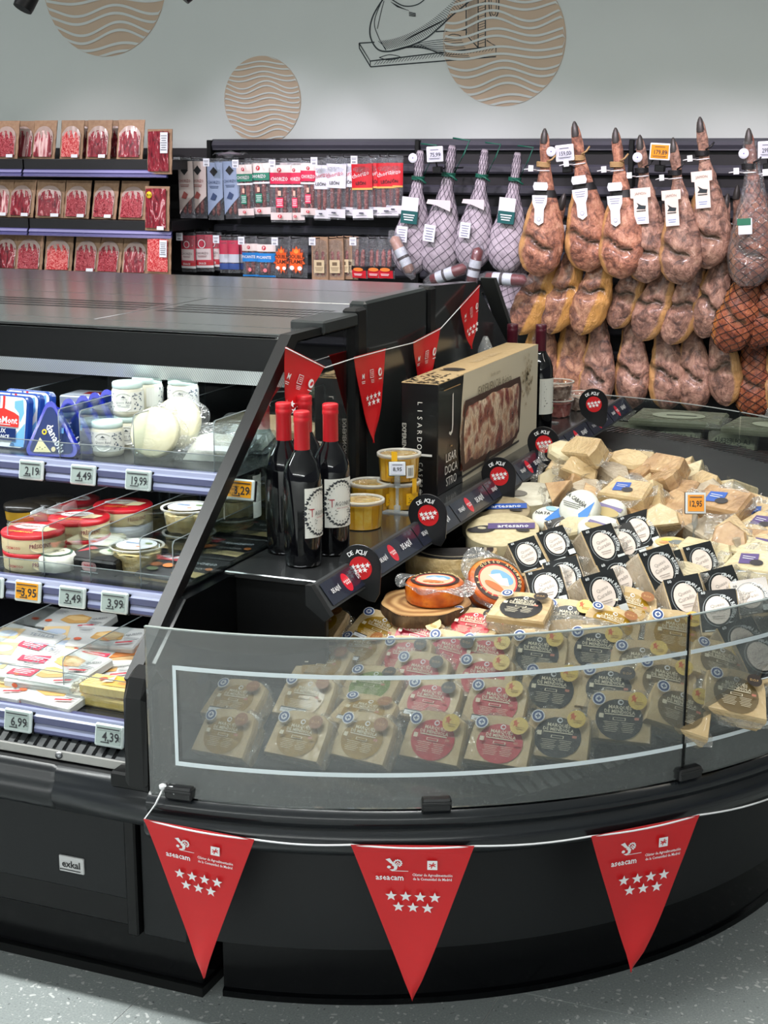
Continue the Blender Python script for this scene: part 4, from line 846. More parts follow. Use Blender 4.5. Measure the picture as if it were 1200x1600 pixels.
def hangham(K, top, bot, y, label, yaw=0, extra=0):
    """hang from the hoof's pixel to the lowest pixel, both read on the plane Y=y"""
    a = PY(top[0], top[1], y); b = PY(bot[0], bot[1], y); d = b-a; L = d.length
    base = {H1: .70, H2: .71, H3: .64, H4: .64, H5: .66, H6: .66, H7: .68, H8: .71}[K]; s = L/base
    return K(label, a, (0, atan2(d.x, d.z)+pi, RD(yaw)), HAMG, s)
TOPL = ['with banded white label right of the netted hams', 'with banded white label beside the white price tag', 'with banded white label and twine sticking out left', 'with beige card label left of the orange price tag', 'with beige card label right of the orange price tag', 'hanging highest, with beige card label']
for i, (K, tp, bt) in enumerate([(H1, (851, 208), (842, 442)), (H1, (898, 197), (922, 435)), (H1, (962, 207), (972, 446)), (H2, (1000, 218), (1012, 452)), (H2, (1052, 222), (1066, 454)), (H2, (1094, 190), (1108, 430))]):
    hangham(K, tp, bt, 6.79+.035*(i % 2), 'top-row cured ham '+TOPL[i], random.uniform(-10, 10))
hangham(H8, (1170, 208), (1172, 458), 6.80, 'glossy netted ham in clear film bag, top row, rightmost whole one', 4)
hangham(H7, (1216, 208), (1222, 455), 6.84, 'netted orange ham cut off by the right edge of the top row')
for i, (K, tp, bt, y) in enumerate([(H3, (880, 310), (812, 530), 6.98), (H3, (912, 300), (862, 528), 6.98), (H3, (960, 305), (908, 530), 6.98), (H4, (1020, 330), (956, 520), 6.98), (H4, (1062, 330), (1000, 540), 6.98), (H4, (1112, 325), (1046, 545), 6.98), (H6, (1136, 310), (1096, 536), 6.99)]):
    hangham(K, tp, bt, 6.92+.03*(i % 2), 'cured ham leaning left, %s from left in the middle row' % ORD[i], random.uniform(-14, 14))
hangham(H7, (1185, 330), (1134, 558), 6.90, 'netted orange ham hanging below the film-bagged one'); hangham(H7, (1215, 320), (1178, 552), 6.94, 'netted ham at the right edge of the middle row')
for i, (K, tp, bt) in enumerate([(H5, (848, 410), (832, 640)), (H5, (898, 410), (880, 650)), (H6, (930, 420), (930, 650)), (H6, (975, 420), (990, 645)), (H6, (1020, 425), (1046, 648)), (H6, (1062, 425), (1090, 650)), (H4, (1104, 430), (1140, 640)), (H7, (1160, 440), (1182, 660)), (H6, (1196, 440), (1226, 660))]):
    hangham(K, tp, bt, 7.05+.03*(i % 2), 'cured ham, %s from left in the lowest row behind the counter glass' % ORD[i], random.uniform(-12, 12), 1)
for i, (tp, bt, lb) in enumerate([((1040, 305), (1020, 420), 'small dark ham shank showing between two top-row hams, left of the highest ham'), ((1152, 296), (1130, 440), 'dark ham shank showing left of the film-bagged ham')]):
    hangham(H6, tp, (bt[0], bt[1]+60), 7.1, lb)
# ---- white-sleeved netted hams
SLEEVE = noisy('cotton_sleeve', [(.35, (158, 148, 158)), (.65, (186, 176, 186))], 30, .8, bmp=.4, bdist=.004)
def sleeveham():
    t = thing('sleeved_ham', '-', 'ham'); me, f = hambody(21, .60, SLEEVE, creaseamp=0.0, wide=1.02, bend=0); inst(me, 'sleeve', t)
    netting(f, .0011, 12, .95, .02, .985, mc((52, 50, 62), .7), 40, .0015).build('net', t)
    GRN = mc((18, 92, 74), .5); q = MB().mat(GRN)
    for k in range(3): q.tube([(.030*cos(a), .028*sin(a), -.125-.006*k) for a in [2*pi*i/14 for i in range(14)]], .004, 5, closed=True)
    q.tube([(0, -.028, -.128), (.03, -.035, -.135), (.055, -.03, -.15)], .005, 5).tube([(.02, .02, -.12), (.05, .03, -.03), (.065, .04, .03), (-.02, .05, .03)], .004, 5); q.build('cord', t)
    return t
SL = Kind(sleeveham())
def sleeve_labels(o, kind):
    if kind & 1:
        g = MB().mat(mc((220, 220, 226), .4)).box(-.045, .04, -.071, -.069, -.30, -.22).mat(mc((16, 84, 84), .4)).box(-.04, .045, -.084, -.072, -.345, -.285); g.face((.002, -.085, -.315), (1, 0, 0), (0, 0, 1)).lines(0, 0, .06, .035, 3, LABW, .45); g.build('green_label', o)
    if kind & 2:
        g = MB().mat(LABW).box(-.05, .005, -.095, -.090, -.435, -.36); g.face((-.022, -.0955, -.4), (1, 0, 0), (0, 0, 1)).lines(0, 0, .04, .06, 5, mc((130, 130, 160)), .3); g.build('paper_label', o)
    if kind & 4:
        g = MB().mat(mc((214, 206, 208), .5)).prism([(-.06, -.25), (.05, -.24), (.055, -.29), (-.02, -.27), (-.065, -.27)], -.066, -.068, 'y'); g.build('printed_cuff', o)
for i, (tp, bt, kd, lb) in enumerate([((657, 235), (640, 430), 3, 'white-sleeved netted ham with green and paper labels, leftmost'), ((707, 227), (680, 432), 6, 'white-sleeved netted ham with landscape paper label, second from left'), ((758, 233), (735, 422), 6, 'white-sleeved netted ham with portrait paper label, third from left'), ((809, 238), (788, 428), 1, 'white-sleeved netted ham with green label, next to the bare hams'), ((838, 360), (775, 520), 0, 'white-sleeved netted ham hanging low behind the upper ones')]):
    y = 6.9 if i < 4 else 7.0; a = PY(*tp, y); b = PY(*bt, y); d = b-a; s = d.length/.60
    o = SL(lb, a, (0, atan2(d.x, d.z)+pi, 0), 'white-sleeved netted hams', s)
    HLD = (o, kd); HLDS = globals().setdefault('HLDS', []); HLDS.append(HLD)
for o, kd in HLDS: sleeve_labels(o, kd)
# sausage packs wedged among the sleeved hams
def salami(px, py, ang, label, L=.19, light=False):
    p = PY(px, py, 6.76); t = thing('salami_pack', label, 'salami', p, (0, RD(ang), 0), 'salami packs among the sleeved hams')
    MB().mat(mc((120, 30, 34) if not light else (196, 150, 132), .35, 0, .6)).lathe([(.004, -L/2), (.024, -L/2+.01), (.027, 0), (.025, L/2-.012), (.006, L/2)], 14).build('salami', t)
    g = MB(); g.mat(LABW).lathe([(.0275, -L*.30), (.0282, 0), (.0275, L*.16)], 14, capt=False, capb=False).mat(mc((70, 60, 60))).lathe([(.0285, -L*.12), (.0288, -L*.05)], 14, capt=False, capb=False); g.build('paper_band', t)
    q = MB().mat(FILM); q.lathe([(.012, -L/2-.03), (.03, -L/2+.01), (.031, L/2-.01), (.010, L/2+.03)], 12, capt=False, capb=False); q.build('film_bag', t)
salami(628, 398, -28, 'light salami pack leaning on the leftmost sleeved ham', light=True); salami(700, 428, 70, 'red salami pack lying below the second sleeved ham'); salami(742, 415, 12, 'red salami pack standing before the third sleeved ham', .17); salami(790, 436, 92, 'dark red salami pack lying below the fourth sleeved ham', .2)
# ---- price signs and discs on the ham rail
def esl_sign(px, py, w, h, txt, scr, label, ang=0):
    p = PY(px, py, 6.78); t = thing('price_sign', label, 'price tag', p, (0, RD(ang), 0))
    b = MB().mat(mc((232, 234, 240), .4)).box(-w/2, w/2, 0, .010, -h/2, h/2, .003); b.build('frame', t)
    g = MB().face((0, -.0006, 0), (1, 0, 0), (0, 0, 1)); dk = mc((40, 42, 50)); g.rect(0, 0, w*.86, h*.80, scr).text(txt, w*.04, -.002, h*.26, dk, w*.62, True).text('€', w*.36, -.003, h*.14, dk).lines(0, h*.28, w*.5, h*.10, 1, dk).lines(0, -h*.28, w*.7, h*.10, 2, dk); g.build('screen', t)
    MB().mat(BLK).box(-.022, .022, .02, .05, -h/2-.05, -h/2-.02, .003).tube([(0, .012, -h/2+.01), (0, .03, -h/2-.03), (0, .38, -h/2-.03)], .004, 5).build('bracket', t)
GSC = mc((196, 198, 212), .3, 0, .4); OSC = mc((236, 150, 24), .3, 0, .4)
esl_sign(679, 241, .08, .07, '75,99', GSC, 'white price sign reading 75,99 among the sleeved hams', -3); esl_sign(882, 239, .084, .072, '159,00', GSC, 'white price sign reading 159,00 beside the second bare ham', -6)
esl_sign(1031, 237, .09, .072, '179,89', OSC, 'white-framed orange price sign between card-labelled hams', 3); esl_sign(1199, 234, .08, .072, '299,00', GSC, 'white price sign cut off by the right edge above the bagged ham', -3)
for i, (px, py, lb) in enumerate([(645, 247, 'white round tag on the leftmost sleeved ham'), (861, 237, 'white round tag beside the first bare ham'), (996, 246, 'white round tag on the fourth bare ham'), (1162, 240, 'white round tag on the film-bagged ham')]):
    p = PY(px, py, 6.77); t = thing('round_tag', lb, 'tag', p, (0, 0, 0), 'round white tags on the hams'); b = MB().mat(mc((230, 232, 242), .4)); b.M = Matrix.Rotation(pi/2, 4, 'X'); b.lathe([(.0, .003), (.021, .003), (.022, 0)], 20); b.build('disc', t)
    g = MB().face((0, -.0036, 0), (1, 0, 0), (0, 0, 1)); g.ell(.001, .001, .0035, .0035, mc((120, 110, 170)), 10); g.build('dot', t); MB().mat(ZIP).tube([(0, .001, .01), (.0, .06, .02)], .0015, 4).build('string', t)
# ================================================================== goods on the side shelf
def lay_label(px, py): return PZ(px, py, SZ+.0005)
def bottle(x, y, zb, ang, label, glass, caps, kind='wine', H=.298, R=.0362, grp=None):
    t = thing('wine_bottle', label, 'bottle', (x, y, zb), (0, 0, 0), grp)
    MB().mat(glass).lathe([(R*.80, 0), (R*.97, .004), (R, .012), (R*1.01, .10), (R*1.01, .166), (R*.97, .182), (R*.80, .200), (R*.52, .216), (R*.405, .226), (.0140, .238), (.0136, H-.02)], 32).build('glass', t)
    c = MB().mat(caps); c.lathe([(.0148, H-.078), (.0152, H-.076), (.0150, H-.022), (.0158, H-.020), (.0158, H-.014), (.0150, H-.012), (.0155, H-.010), (.0155, H-.002), (.0135, H), (0, H)], 24).build('capsule', t)
    R += .0004
    if kind == 'wine':
        cr = mc((224, 224, 216), .6); dk = mc((52, 56, 60)); g = MB().cyl(R*1.01, .108, RD(ang)); g.rect(0, 0, .066, .096, cr, 10)
        for i in range(26):
            a = 2*pi*i/26; ex, ey = .0285*cos(a), .040*sin(a)
            for k in (-1, 1):
                b = a+k*.5; g.poly([(ex, ey), (ex+.0045*cos(b+.5), ey+.0045*sin(b+.5)), (ex+.009*cos(b), ey+.009*sin(b)*.8), (ex+.0045*cos(b-.5), ey+.0045*sin(b-.5))][::1], dk); g.lay -= 1
            g.ell(ex*.9, ey*.9, .0011, .0014, dk, 6); g.lay -= 1
        g.text('T', -.0185, .001, .0165, mc((170, 40, 60)), .010).text('AGONIUS', .0065, -.001, .0088, dk, .038).text('VINO DE AUTOR', .004, -.0095, .0026, mc((170, 40, 60)), .028).lines(.004, -.0145, .034, .005, 2, dk, .4).lines(.004, -.0205, .034, .003, 1, dk, .4)
        g.build('label', t)
        MB().cyl(R*1.01, .108, RD(ang+165)).rect(0, 0, .055, .085, cr, 8).build('back_label', t)
    else:
        g = MB().cyl(R*1.01, .10, RD(ang)); g.rect(0, 0, .07, .10, mc((226, 226, 216), .6), 10).lines(0, .025, .045, .03, 4, mc((110, 110, 104)), .3).lines(0, -.015, .045, .03, 4, mc((110, 110, 104)), .3).ell(.012, -.035, .004, .004, mc((90, 140, 70)), 10); g.build('label', t)
    return t
WGL = mc((9, 9, 12), .06, 0, 0, 0, .6); CAPR = mc((188, 24, 34), .35); CAPP = mc((76, 20, 34), .35)
BG = 'wine bottles with red capsules'
for px, py, ang, lb in [(470, 884, -8, 'nearest red-capsuled wine bottle, standing in front of the other three'), (427, 862, 0, 'left red-capsuled wine bottle, label turned to the right'), (514, 866, -34, 'right red-capsuled wine bottle, its whole label showing'), (462, 845, -20, 'hindmost red-capsuled wine bottle, mostly hidden by the others')]:
    p = PZ(px, py, SZ); p.x = max(p.x, -1.30); bottle(p.x, p.y+.012, SZ, ang, lb, WGL, CAPR)
bottle(-1.302, 4.10, SZ, 30, 'dark bottle with purple capsule behind the carton, left of two', WGL, CAPP, 'plain'); bottle(-1.225, 4.12, SZ, -20, 'dark bottle with purple capsule and white label behind the carton, right of two', WGL, CAPP, 'plain')
# ---- yellow tubs of marinated cheese
YCH = noisy('marinated_cheese', [(.35, (240, 184, 40)), (.55, (248, 204, 76)), (.7, (250, 222, 128))], 40, .3, .8); YCD = mc((236, 178, 36), .3, 0, .8)
LIDM = clear('lid_plastic', (236, 236, 230), .07, .15, 0, .5, (232, 230, 222))
def tub(label, loc, rot, R=.047, H=.062):
    t = thing('cheese_tub', label, 'tub', loc, (0, 0, RD(rot)), 'yellow tubs of marinated cheese'); n = 14
    q = MB(); vs = []
    for i in range(n):
        a0, a1 = 2*pi*(i+.06)/n, 2*pi*(i+.94)/n; q.mat(YCH if i % 3 else YCD); q.add([(r*cos(a), r*sin(a), z) for r, z in ((R*.88, .003), (R*.95, H*.86)) for a in (a0, a1)], [(0, 1, 3, 2)])
    q.mat(YCD).lathe([(R*.86, .002), (R*.93, H*.86)], 28); q.build('cheese', t)
    MB().mat(clear('tub_plastic', (250, 248, 240), .06, .05)).lathe([(R*.84, 0), (R*.90, .003), (R*.98, H*.88)], 32, capt=False).build('bowl', t)
    MB().mat(LIDM).lathe([(R*.985, H*.86), (R*1.04, H*.87), (R*1.05, H*.98), (R*1.02, H), (R*.95, H), (R*.92, H*.95)], 36, capt=False, capb=False).build('lid_rim', t)
    l = MB().mat(YCH); l.lathe([(0, H*.93), (R*.6, H*.935), (R*.90, H*.925)], 28); l.build('top_filling', t)
    f = MB().mat(clear('lid_film', (250, 250, 244), .08, .08, 30)); f.lathe([(0, H*.955), (R*.93, H*.955)], 28, capt=False, capb=False); f.build('lid_window', t)
    s = MB().cyl(R*.965, H*.42, RD(-20)); s.rect(0, 0, .035, .026, mc((236, 178, 20), .4), 6).lines(0, 0, .028, .018, 4, mc((90, 70, 20)), .3).rect(.034, 0, .018, .028, mc((236, 234, 226), .5), 4); 
    for k in range(5): s.rect(.030+.002*k, 0, .0010, .018, mc((60, 60, 60)))
    s.rect(0, .030, .012, .032, mc((236, 178, 20), .4), 2); s.build('label', t)
    return t
def shp(px, py, z): return PZ(px, py, z)
p3 = shp(618, 795, SZ); p1 = shp(556, 828, SZ); p2 = shp(568, 803, SZ)
tub('yellow tub nearest the wine bottles, front of the group', (p1.x, p1.y+.03, SZ), 170); tub('yellow tub standing just behind the front one', (p2.x-.005, p2.y+.055, SZ), 20)
tub('lower yellow tub of the stack behind the tag stand', (p3.x, p3.y+.02, SZ), -5); tub('upper yellow tub of the stack behind the tag stand', (p3.x, p3.y+.02, SZ+.0625), -60)
def tagstand(x, y, label, h, scr=GSC, txt='8,95', yaw=25, zb=SZ, w=.036, hh=.030):
    t = thing('tag_stand', label, 'price tag', (x, y, zb)); pl = clear('stand_plastic', (236, 240, 242), .10, .1, 0, .22)
    MB().mat(pl).box(-.03, .03, -.012, .012, 0, .003).lathe([(.007, .003), (.0075, .016), (.0035, .018), (.0035, h-.03), (.0065, h-.028), (.0065, h)], 10).build('stem', t)
    M = Matrix.Translation((0, 0, h+hh*.45)) @ Matrix.Rotation(RD(yaw), 4, 'Z') @ Matrix.Rotation(RD(-14), 4, 'X'); b = MB().mat(mc((40, 42, 46), .4)); b.M = M; b.box(-w/2-.001, w/2+.001, .002, .010, -hh/2-.001, hh/2+.001, .002).mat(mc((214, 218, 220), .4)).box(-w/2, w/2, -.002, .003, -hh/2, hh/2, .001); b.build('frame', t)
    g = MB(); g.M = M; g.face((0, -.0024, 0), (1, 0, 0), (0, 0, 1)); g.rect(0, 0, w*.8, hh*.78, scr).text(txt, 0, -.001, hh*.28, mc((40, 42, 46)), w*.6, True).lines(0, hh*.28, w*.6, hh*.12, 1, mc((70, 72, 76))); g.build('screen', t); return t
tagstand(p3.x+.018, p3.y-.035, 'clear stand with a small grey price tag before the stacked yellow tubs', .085)
# ---- ham carton
def carton():
    x0, x1, y0, y1, z0, z1 = -1.283, -1.193, 3.215, 3.985, SZ, .98
    t = thing('ham_carton', 'black and cream presentation carton with a window showing ham, on the side shelf', 'box', ((x0+x1)/2, (y0+y1)/2, SZ)); o = Vector(t.location)
    cb = mc((15, 15, 17), .3, 0, .3); cr = mc((214, 204, 180), .45); kr = noisy('carton_kraft', [(.3, (180, 152, 108)), (.7, (192, 166, 122))], 80, .55)
    b = MB().mat(cb).box(x0, x1, y0, y1, z0, z1-.002, .002).mat(kr).box(x0, x1, y0, y1, z1-.004, z1, .0015); b.v = [tuple(Vector(v)-o) for v in b.v]; b.build('carton', t)
    g = MB(); g.M = Matrix.Translation(-o); wt = mc((232, 228, 220)); tn = mc((176, 142, 96)); L = y1-y0; Hh = z1-z0
    # side face towards +X: u along +Y from the near end, v up
    g.face((x1, y0, z0), (0, 1, 0), (0, 0, 1), .0004)
    def side(pts, m): return g.poly(pts, m)
    pts = [(.17, Hh)]+[(.17-.018*sin(pi*i/10), Hh-Hh*i/10) for i in range(1, 11)]+[(L, 0), (L, Hh)]; g.lay += 1; g.P(pts+[(.4, Hh)], cr, [tuple(range(len(pts)+1))])
    g.poly([(.092, .222), (.099, .226), (.099, .150), (.094, .134), (.082, .128), (.070, .134), (.073, .139), (.082, .136), (.089, .140), (.091, .152)], wt).text('~', .088, .105, .016, tn, .03, True).text('LISAR', .085, .080, .021, wt, .10).text('DOCA', .085, .052, .021, wt, .10).text('STRO', .085, .024, .021, wt, .10)
    g.lines(.085, .24, .11, .006, 1, tn).text('EXPERIENCIA ibérica', .40, .205, .022, mc((120, 110, 90)), .26).text('lisardo castro', .40, .232, .010, mc((150, 140, 116)), .2).text('· · · · · · · · · · · ·', .45, .247, .004, mc((120, 110, 90)), .4)
    rs = random.Random(11)
    for i in range(60): a = rs.random()*6.28; r = rs.random(); g.star(.66+.05*r*cos(a), .18+.07*r*sin(a), .007, mc((190, 176, 146)) if i % 2 else mc((170, 150, 116)), a); g.lay -= 1
    wx = [(.172, .196), (.60, .196), (.615, .16), (.60, .05), (.54, .026), (.16, .026), (.146, .07), (.15, .12)]; g.poly(wx, mc((74, 52, 44), .4))
    g.poly([(.14, .012), (.60, .022), (.60, .028), (.14, .018)], mc((60, 58, 54))).poly([(.30, .0), (.36, .06), (.38, .06), (.33, .0)], mc((40, 40, 40)))
    # end face towards the viewer: letters run downwards
    g.face((x0, y0, z0), (1, 0, 0), (0, 0, 1), .0004); W_ = x1-x0
    for i, c in enumerate('LISARDO'): g.text(c, W_*.52, .212-.0165*i, .012, wt, .012, ang=-pi/2)
    for i, c in enumerate('CASTRO'): g.text(c, W_*.56, .072-.0125*i, .010, mc((150, 148, 140)), .012, ang=-pi/2)
    g.text('l', W_*.66, .095, .042, wt, .016, ang=-pi/2).text('~', W_*.38, .095, .012, wt, .022, True, ang=-pi/2).text('EXPERIENCIA', W_*.12, .125, .010, mc((190, 186, 176)), .085, True, ang=-pi/2)
    g.face((x0, y0, z1), (1, 0, 0), (0, 1, 0), .0004)
    for i in range(110): g.star(rs.random()*W_, rs.random()**2*.16+.003, .004+.003*rs.random(), mc((60, 52, 40)), rs.random()*6); g.lay -= 1
    g.ell(W_*.5, .23, .028, .022, mc((44, 38, 30)), 18).poly([(W_*.5-.03, .205), (W_*.5+.03, .205), (W_*.5+.02, .198), (W_*.5-.02, .198)], mc((44, 38, 30))).text('lisardo castro', W_*.5, .46, .026, mc((206, 184, 146)), .2, ang=pi/2)
    g.build('print', t)
    m = MB().mat(noisy('wrapped_ham', [(.3, (84, 34, 30)), (.42, (150, 84, 64)), (.5, (222, 200, 172)), (.58, (196, 150, 118)), (.68, (120, 44, 40))], 15, .35, .6, film=14)); m.M = Matrix.Translation(-o)
    m.grid(lambda u, v: (x1-.001+.012*sin(pi*u)**.3*sin(pi*v)**.3+.003*MN.noise(Vector((u*9, v*5, 0))), y0+.150+.004*sin(v*9)+u*.462, z0+.027+v*.168), 20, 10); m.build('ham_in_window', t)
    return t
carton()
# ---- clear tubs of mushrooms behind the carton
MUSH = noisy('dried_slices', [(.3, (96, 70, 60)), (.5, (160, 130, 116)), (.65, (214, 192, 176))], 70, .5)
PINKM = noisy('minced_meat', [(.3, (150, 70, 66)), (.6, (206, 130, 120))], 60, .4)
def cleartub(label, loc, fill, R=.05, H=.05, grp='clear tubs behind the carton', seed=0, name='clear_tub'):
    t = thing(name, label, 'tub', loc, (0, 0, 0), grp); P_ = clear('clear_bowl', (248, 250, 250), .07, .04)
    q = MB().mat(fill); q.grid(lambda u, v: (lambda r, a: (r*cos(a), r*sin(a), .003+H*.72*v+(.006*MN.noise(Vector((u*22, v*12, seed))))))((R*(.80+.10*v)+.003*MN.noise(Vector((u*30, v*14, seed+4)))), 2*pi*u), 30, 8, True, True)
    q.grid(lambda u, v: (lambda r, a: (r*cos(a), r*sin(a), .003+H*.74+.008*MN.noise(Vector((r*130*cos(a), r*130*sin(a), seed)))))(R*.9*v, 2*pi*u), 24, 5, True, True); q.build('filling', t)
    MB().mat(P_).lathe([(R*.80, 0), (R*.86, .003), (R*.96, H*.92), (R*1.03, H*.92), (R*1.04, H), (R*.97, H*1.01)], 32, capt=False).build('bowl', t)
    MB().mat(LIDM).lathe([(R*.96, H*.985), (R*1.045, H*.985), (R*1.045, H*1.04), (R*.99, H*1.05), (R*.95, H*1.02)], 32, capt=False, capb=False).build('lid_rim', t)
    MB().mat(P_).lathe([(0, H*1.022), (R*.95, H*1.022)], 28, capt=False, capb=False).build('lid', t); return t
cleartub('lower clear tub of the stack behind the carton, pinkish filling', (-1.245, 4.36, SZ), PINKM); cleartub('upper clear tub of the stack behind the carton, brown slices', (-1.245, 4.36, SZ+.0535), MUSH, seed=3); cleartub('clear tub of brown slices standing beside the stack behind the carton', (-1.20, 4.50, SZ), MUSH, seed=7)
tagstand(-1.235, 4.24, 'clear tag stand before the clear tubs behind the carton', .10, GSC, '4,50', 70)
t = thing('film_wrapped_parcel', 'clear film cone standing behind the carton near the rear pennants', 'package', (-1.30, 3.86, SZ)); MB().mat(clear('cone_film', (235, 235, 240), .14, .1, 16, .2)).lathe([(.035, 0), (.04, .10), (.02, .26), (.006, .29)], 10).build('film', t); MB().mat(mc((160, 120, 110))).lathe([(.026, .005), (.03, .09), (.008, .12)], 10).build('content', t)
# ================================================================== goods in the left case
Z1, Z2, Z3 = SH[0][1]-.0035, SH[1][1]-.0035, SH[2][1]-.0035
BLUE = mc((24, 40, 170), .2, 0, .6); NAVY = mc((14, 40, 96), .3); SKY = mc((110, 170, 226), .3)
def at1(px, py, dy=0): p = PZ(px, py, Z1); return Vector((p.x, p.y+dy, Z1))
def at2(px, py, dy=0): p = PZ(px, py, Z2); return Vector((p.x, p.y+dy, Z2))
def at3(px, py, dy=0): p = PZ(px, py, Z3); return Vector((p.x, p.y+dy, Z3))
# blue-white soft cheese packs
def rrect(w, h, r, n=5, z0=0):
    out = []
    for cx, cy, a in ((w/2-r, h-r, 0), (-w/2+r, h-r, 90), (-w/2+r, r, 180), (w/2-r, r, 270)):
        for i in range(n+1): b = RD(a+90*i/n); out.append((cx+r*cos(b), cy+r*sin(b)+z0))
    return out
def softpack(label, loc, rot):
    t = thing('soft_cheese_pack', label, 'cheese', loc, rot, 'blue and white soft cheese packs'); pl = rrect(.125, .112, .014); MB().mat(mc((30, 70, 150), .25, 0, .5)).prism(pl, 0, .020, 'y', .003).build('tray', t)
    g = MB().face((0, -.0003, .056), (1, 0, 0), (0, 0, 1)); wt = mc((232, 236, 242), .3); rd = mc((214, 50, 44), .3); g.poly([(a*.94, (b-.056)*.94) for a, b in pl], wt).poly([(.028, .044), (.05, .048), (.054, .02), (.045, .0), (.04, .02), (.028, .03)], SKY).poly([(.058, -.05), (.058, .0), (.04, -.02), (.02, -.05)], SKY).rect(0, .036, .006, .034, rd).rect(-.012, .036, .004, .034, mc((60, 80, 160)))
    g.poly([(-.05, .014), (-.03, .022), (0, .028), (.03, .02), (.042, .014), (.042, -.010), (-.05, -.010)], rd).text('CarreMont', -.004, .004, .014, wt, .086, True).lines(-.004, -.006, .05, .004, 1, wt).rect(-.008, -.026, .09, .026, NAVY).text('DOUX', -.008, -.019, .009, wt, .05, True).text('DE FRANCE', -.008, -.031, .008, wt, .07, True).text('m', .03, -.045, .01, NAVY, bold=True); g.build('print', t)
for i, lb in enumerate(['foremost', 'second', 'third']): softpack('blue and white soft cheese pack at left edge of top shelf, %s in row' % lb, (-1.95+.004*i, 2.625+.035*i, Z1), (RD(-10), 0, RD(-4)))
t = thing('white_carton', 'white carton with red and blue top behind the soft cheese packs', 'box', (-1.86, 2.86, Z1), (0, 0, RD(4))); MB().mat(mc((214, 220, 230), .35)).box(-.075, .075, -.04, .04, 0, .085, .003).build('carton', t); MB().face((0, -.0, .0855), (1, 0, 0), (0, 1, 0)).rect(0, 0, .13, .07, mc((226, 232, 240))).rect(.0, 0, .06, .03, mc((206, 60, 60))).rect(.045, .02, .03, .02, SKY).build('print', t)
def bluetray():
    t = thing('blue_cheese_tray', '-', 'cheese', (0, 0, 0), (0, 0, 0)); c = [(-.052, .0), (.052, 0), (.0, .098)]; pl = []
    for i, (x, y) in enumerate(((-.044, .012), (.044, .012), (-.006, .092))):
        a0 = (210-30, 270-0, 30)[i]; pl += [(x+.012*cos(RD(a)), y+.012*sin(RD(a))) for a in ((150, 180, 210, 240, 270), (270, 300, 330, 0, 30), (30, 60, 90, 120, 150))[i]]
    MB().mat(BLUE).prism([(a*1.02, b*1.02) for a, b in pl], -.001, .003, 'y').prism([(a*.88, b*.88+.005) for a, b in pl], .003, .026, 'y', .003).build('tray', t)
    g = MB().face((0, -.0014, 0), (1, 0, 0), (0, 0, 1)); g.poly([(a*.86, (b-.035)*.86+.036) for a, b in pl], NAVY).poly([(-.040, .008), (.0, .008), (-.026, .036)], mc((226, 216, 170))).text('danablu', .0095, .036, .016, mc((226, 230, 236)), .062, True, ang=-1.0).ell(-.016, .047, .0055, .0055, YEL, 14).ell(-.016, .047, .003, .003, NAVY, 10).ell(.006, .014, .005, .005, mc((214, 200, 160)), 12).lines(.026, .05, .004, .03, 1, SKY)
    for i in range(4): g.ell(-.03+.006*i, .014+.003*(i % 2), .0018, .0012, mc((110, 110, 90)), 6)
    g.build('print', t); return t
BTK = Kind(bluetray())
p = PY(79, 690, 2.585)
for i in range(7): BTK('blue triangular cheese tray, %s in its row' % ('foremost' if i == 0 else ORD[i]), (p.x+.003*i+.008*(i > 0), 2.586+.045*i, Z1), (RD(-12), RD(random.uniform(-3, 3)), RD(random.uniform(-4, 8))), 'blue triangular cheese trays', 1.06)
# jars
JW = mc((212, 208, 190), .3, 0, .5); LIDW = mc((206, 226, 222), .35)
def jar():
    t = thing('cheese_jar', '-', 'jar'); R = .0355; MB().mat(JW).lathe([(R*.86, 0), (R*.97, .003), (R, .010), (R, .058), (R*.93, .063)], 28).build('glass', t); MB().mat(LIDW).lathe([(R*.95, .0632), (R*.97, .064), (R*.97, .074), (R*.92, .0765), (0, .0765)], 28).build('lid', t)
    g = MB().cyl(R, .034, RD(-72)); bl = mc((70, 92, 120)); wt = mc((228, 228, 222), .5); g.rect(0, 0, .15, .044, wt, 24); rs = random.Random(5)
    for i in range(70):
        u = rs.uniform(-.045, .045); v = rs.uniform(-.02, .02)
        if (u/.024)**2+(v/.021)**2 < 1.05: continue
        g.ell(u, v, .0022, .0013, bl if i % 2 else mc((40, 56, 80)), 6, rs.random()*3); g.lay -= 1
    g.lay += 2; g.ell(0, 0, .0225, .0200, wt, 26).poly([(-.005, .010), (0, .0145), (.006, .010)], mc((70, 76, 84))).text('Crema de', 0, .0065, .0032, mc((70, 76, 84)), .02).text('Queso Azul', 0, 0, .0066, mc((50, 60, 74)), .034).lines(0, -.009, .028, .006, 2, mc((120, 126, 130)), .35); g.build('label', t); return t
JK = Kind(jar()); JL = 'jars of blue cheese cream'
p = at1(157, 714); c0 = Vector((p.x, p.y+.03, Z1))
for dx_, dy_, k, lb in [(0, 0, 0, 'jar at the front beside the blue trays, its lid pale green'), (.004, .078, 0, 'jar behind the front one, bearing another'), (.006, .15, 0, 'third jar back in the bottom layer'), (.004, .076, 1, 'jar on top showing its round label'), (.008, .148, 1, 'upper jar turned to show its side label'), (.085, .135, 0, 'lower jar behind the round white cheeses'), (.088, .16, 1, 'upper jar at the right end of the stack, partly shaded')]:
    JK('white cheese cream '+lb, (c0.x+dx_, c0.y+dy_, Z1+k*.0708), (0, 0, RD({'t': 100, 'u': 130}.get(lb[0] if 'side' in lb or 'third' in lb else '', random.uniform(-8, 12)))), JL, .92)
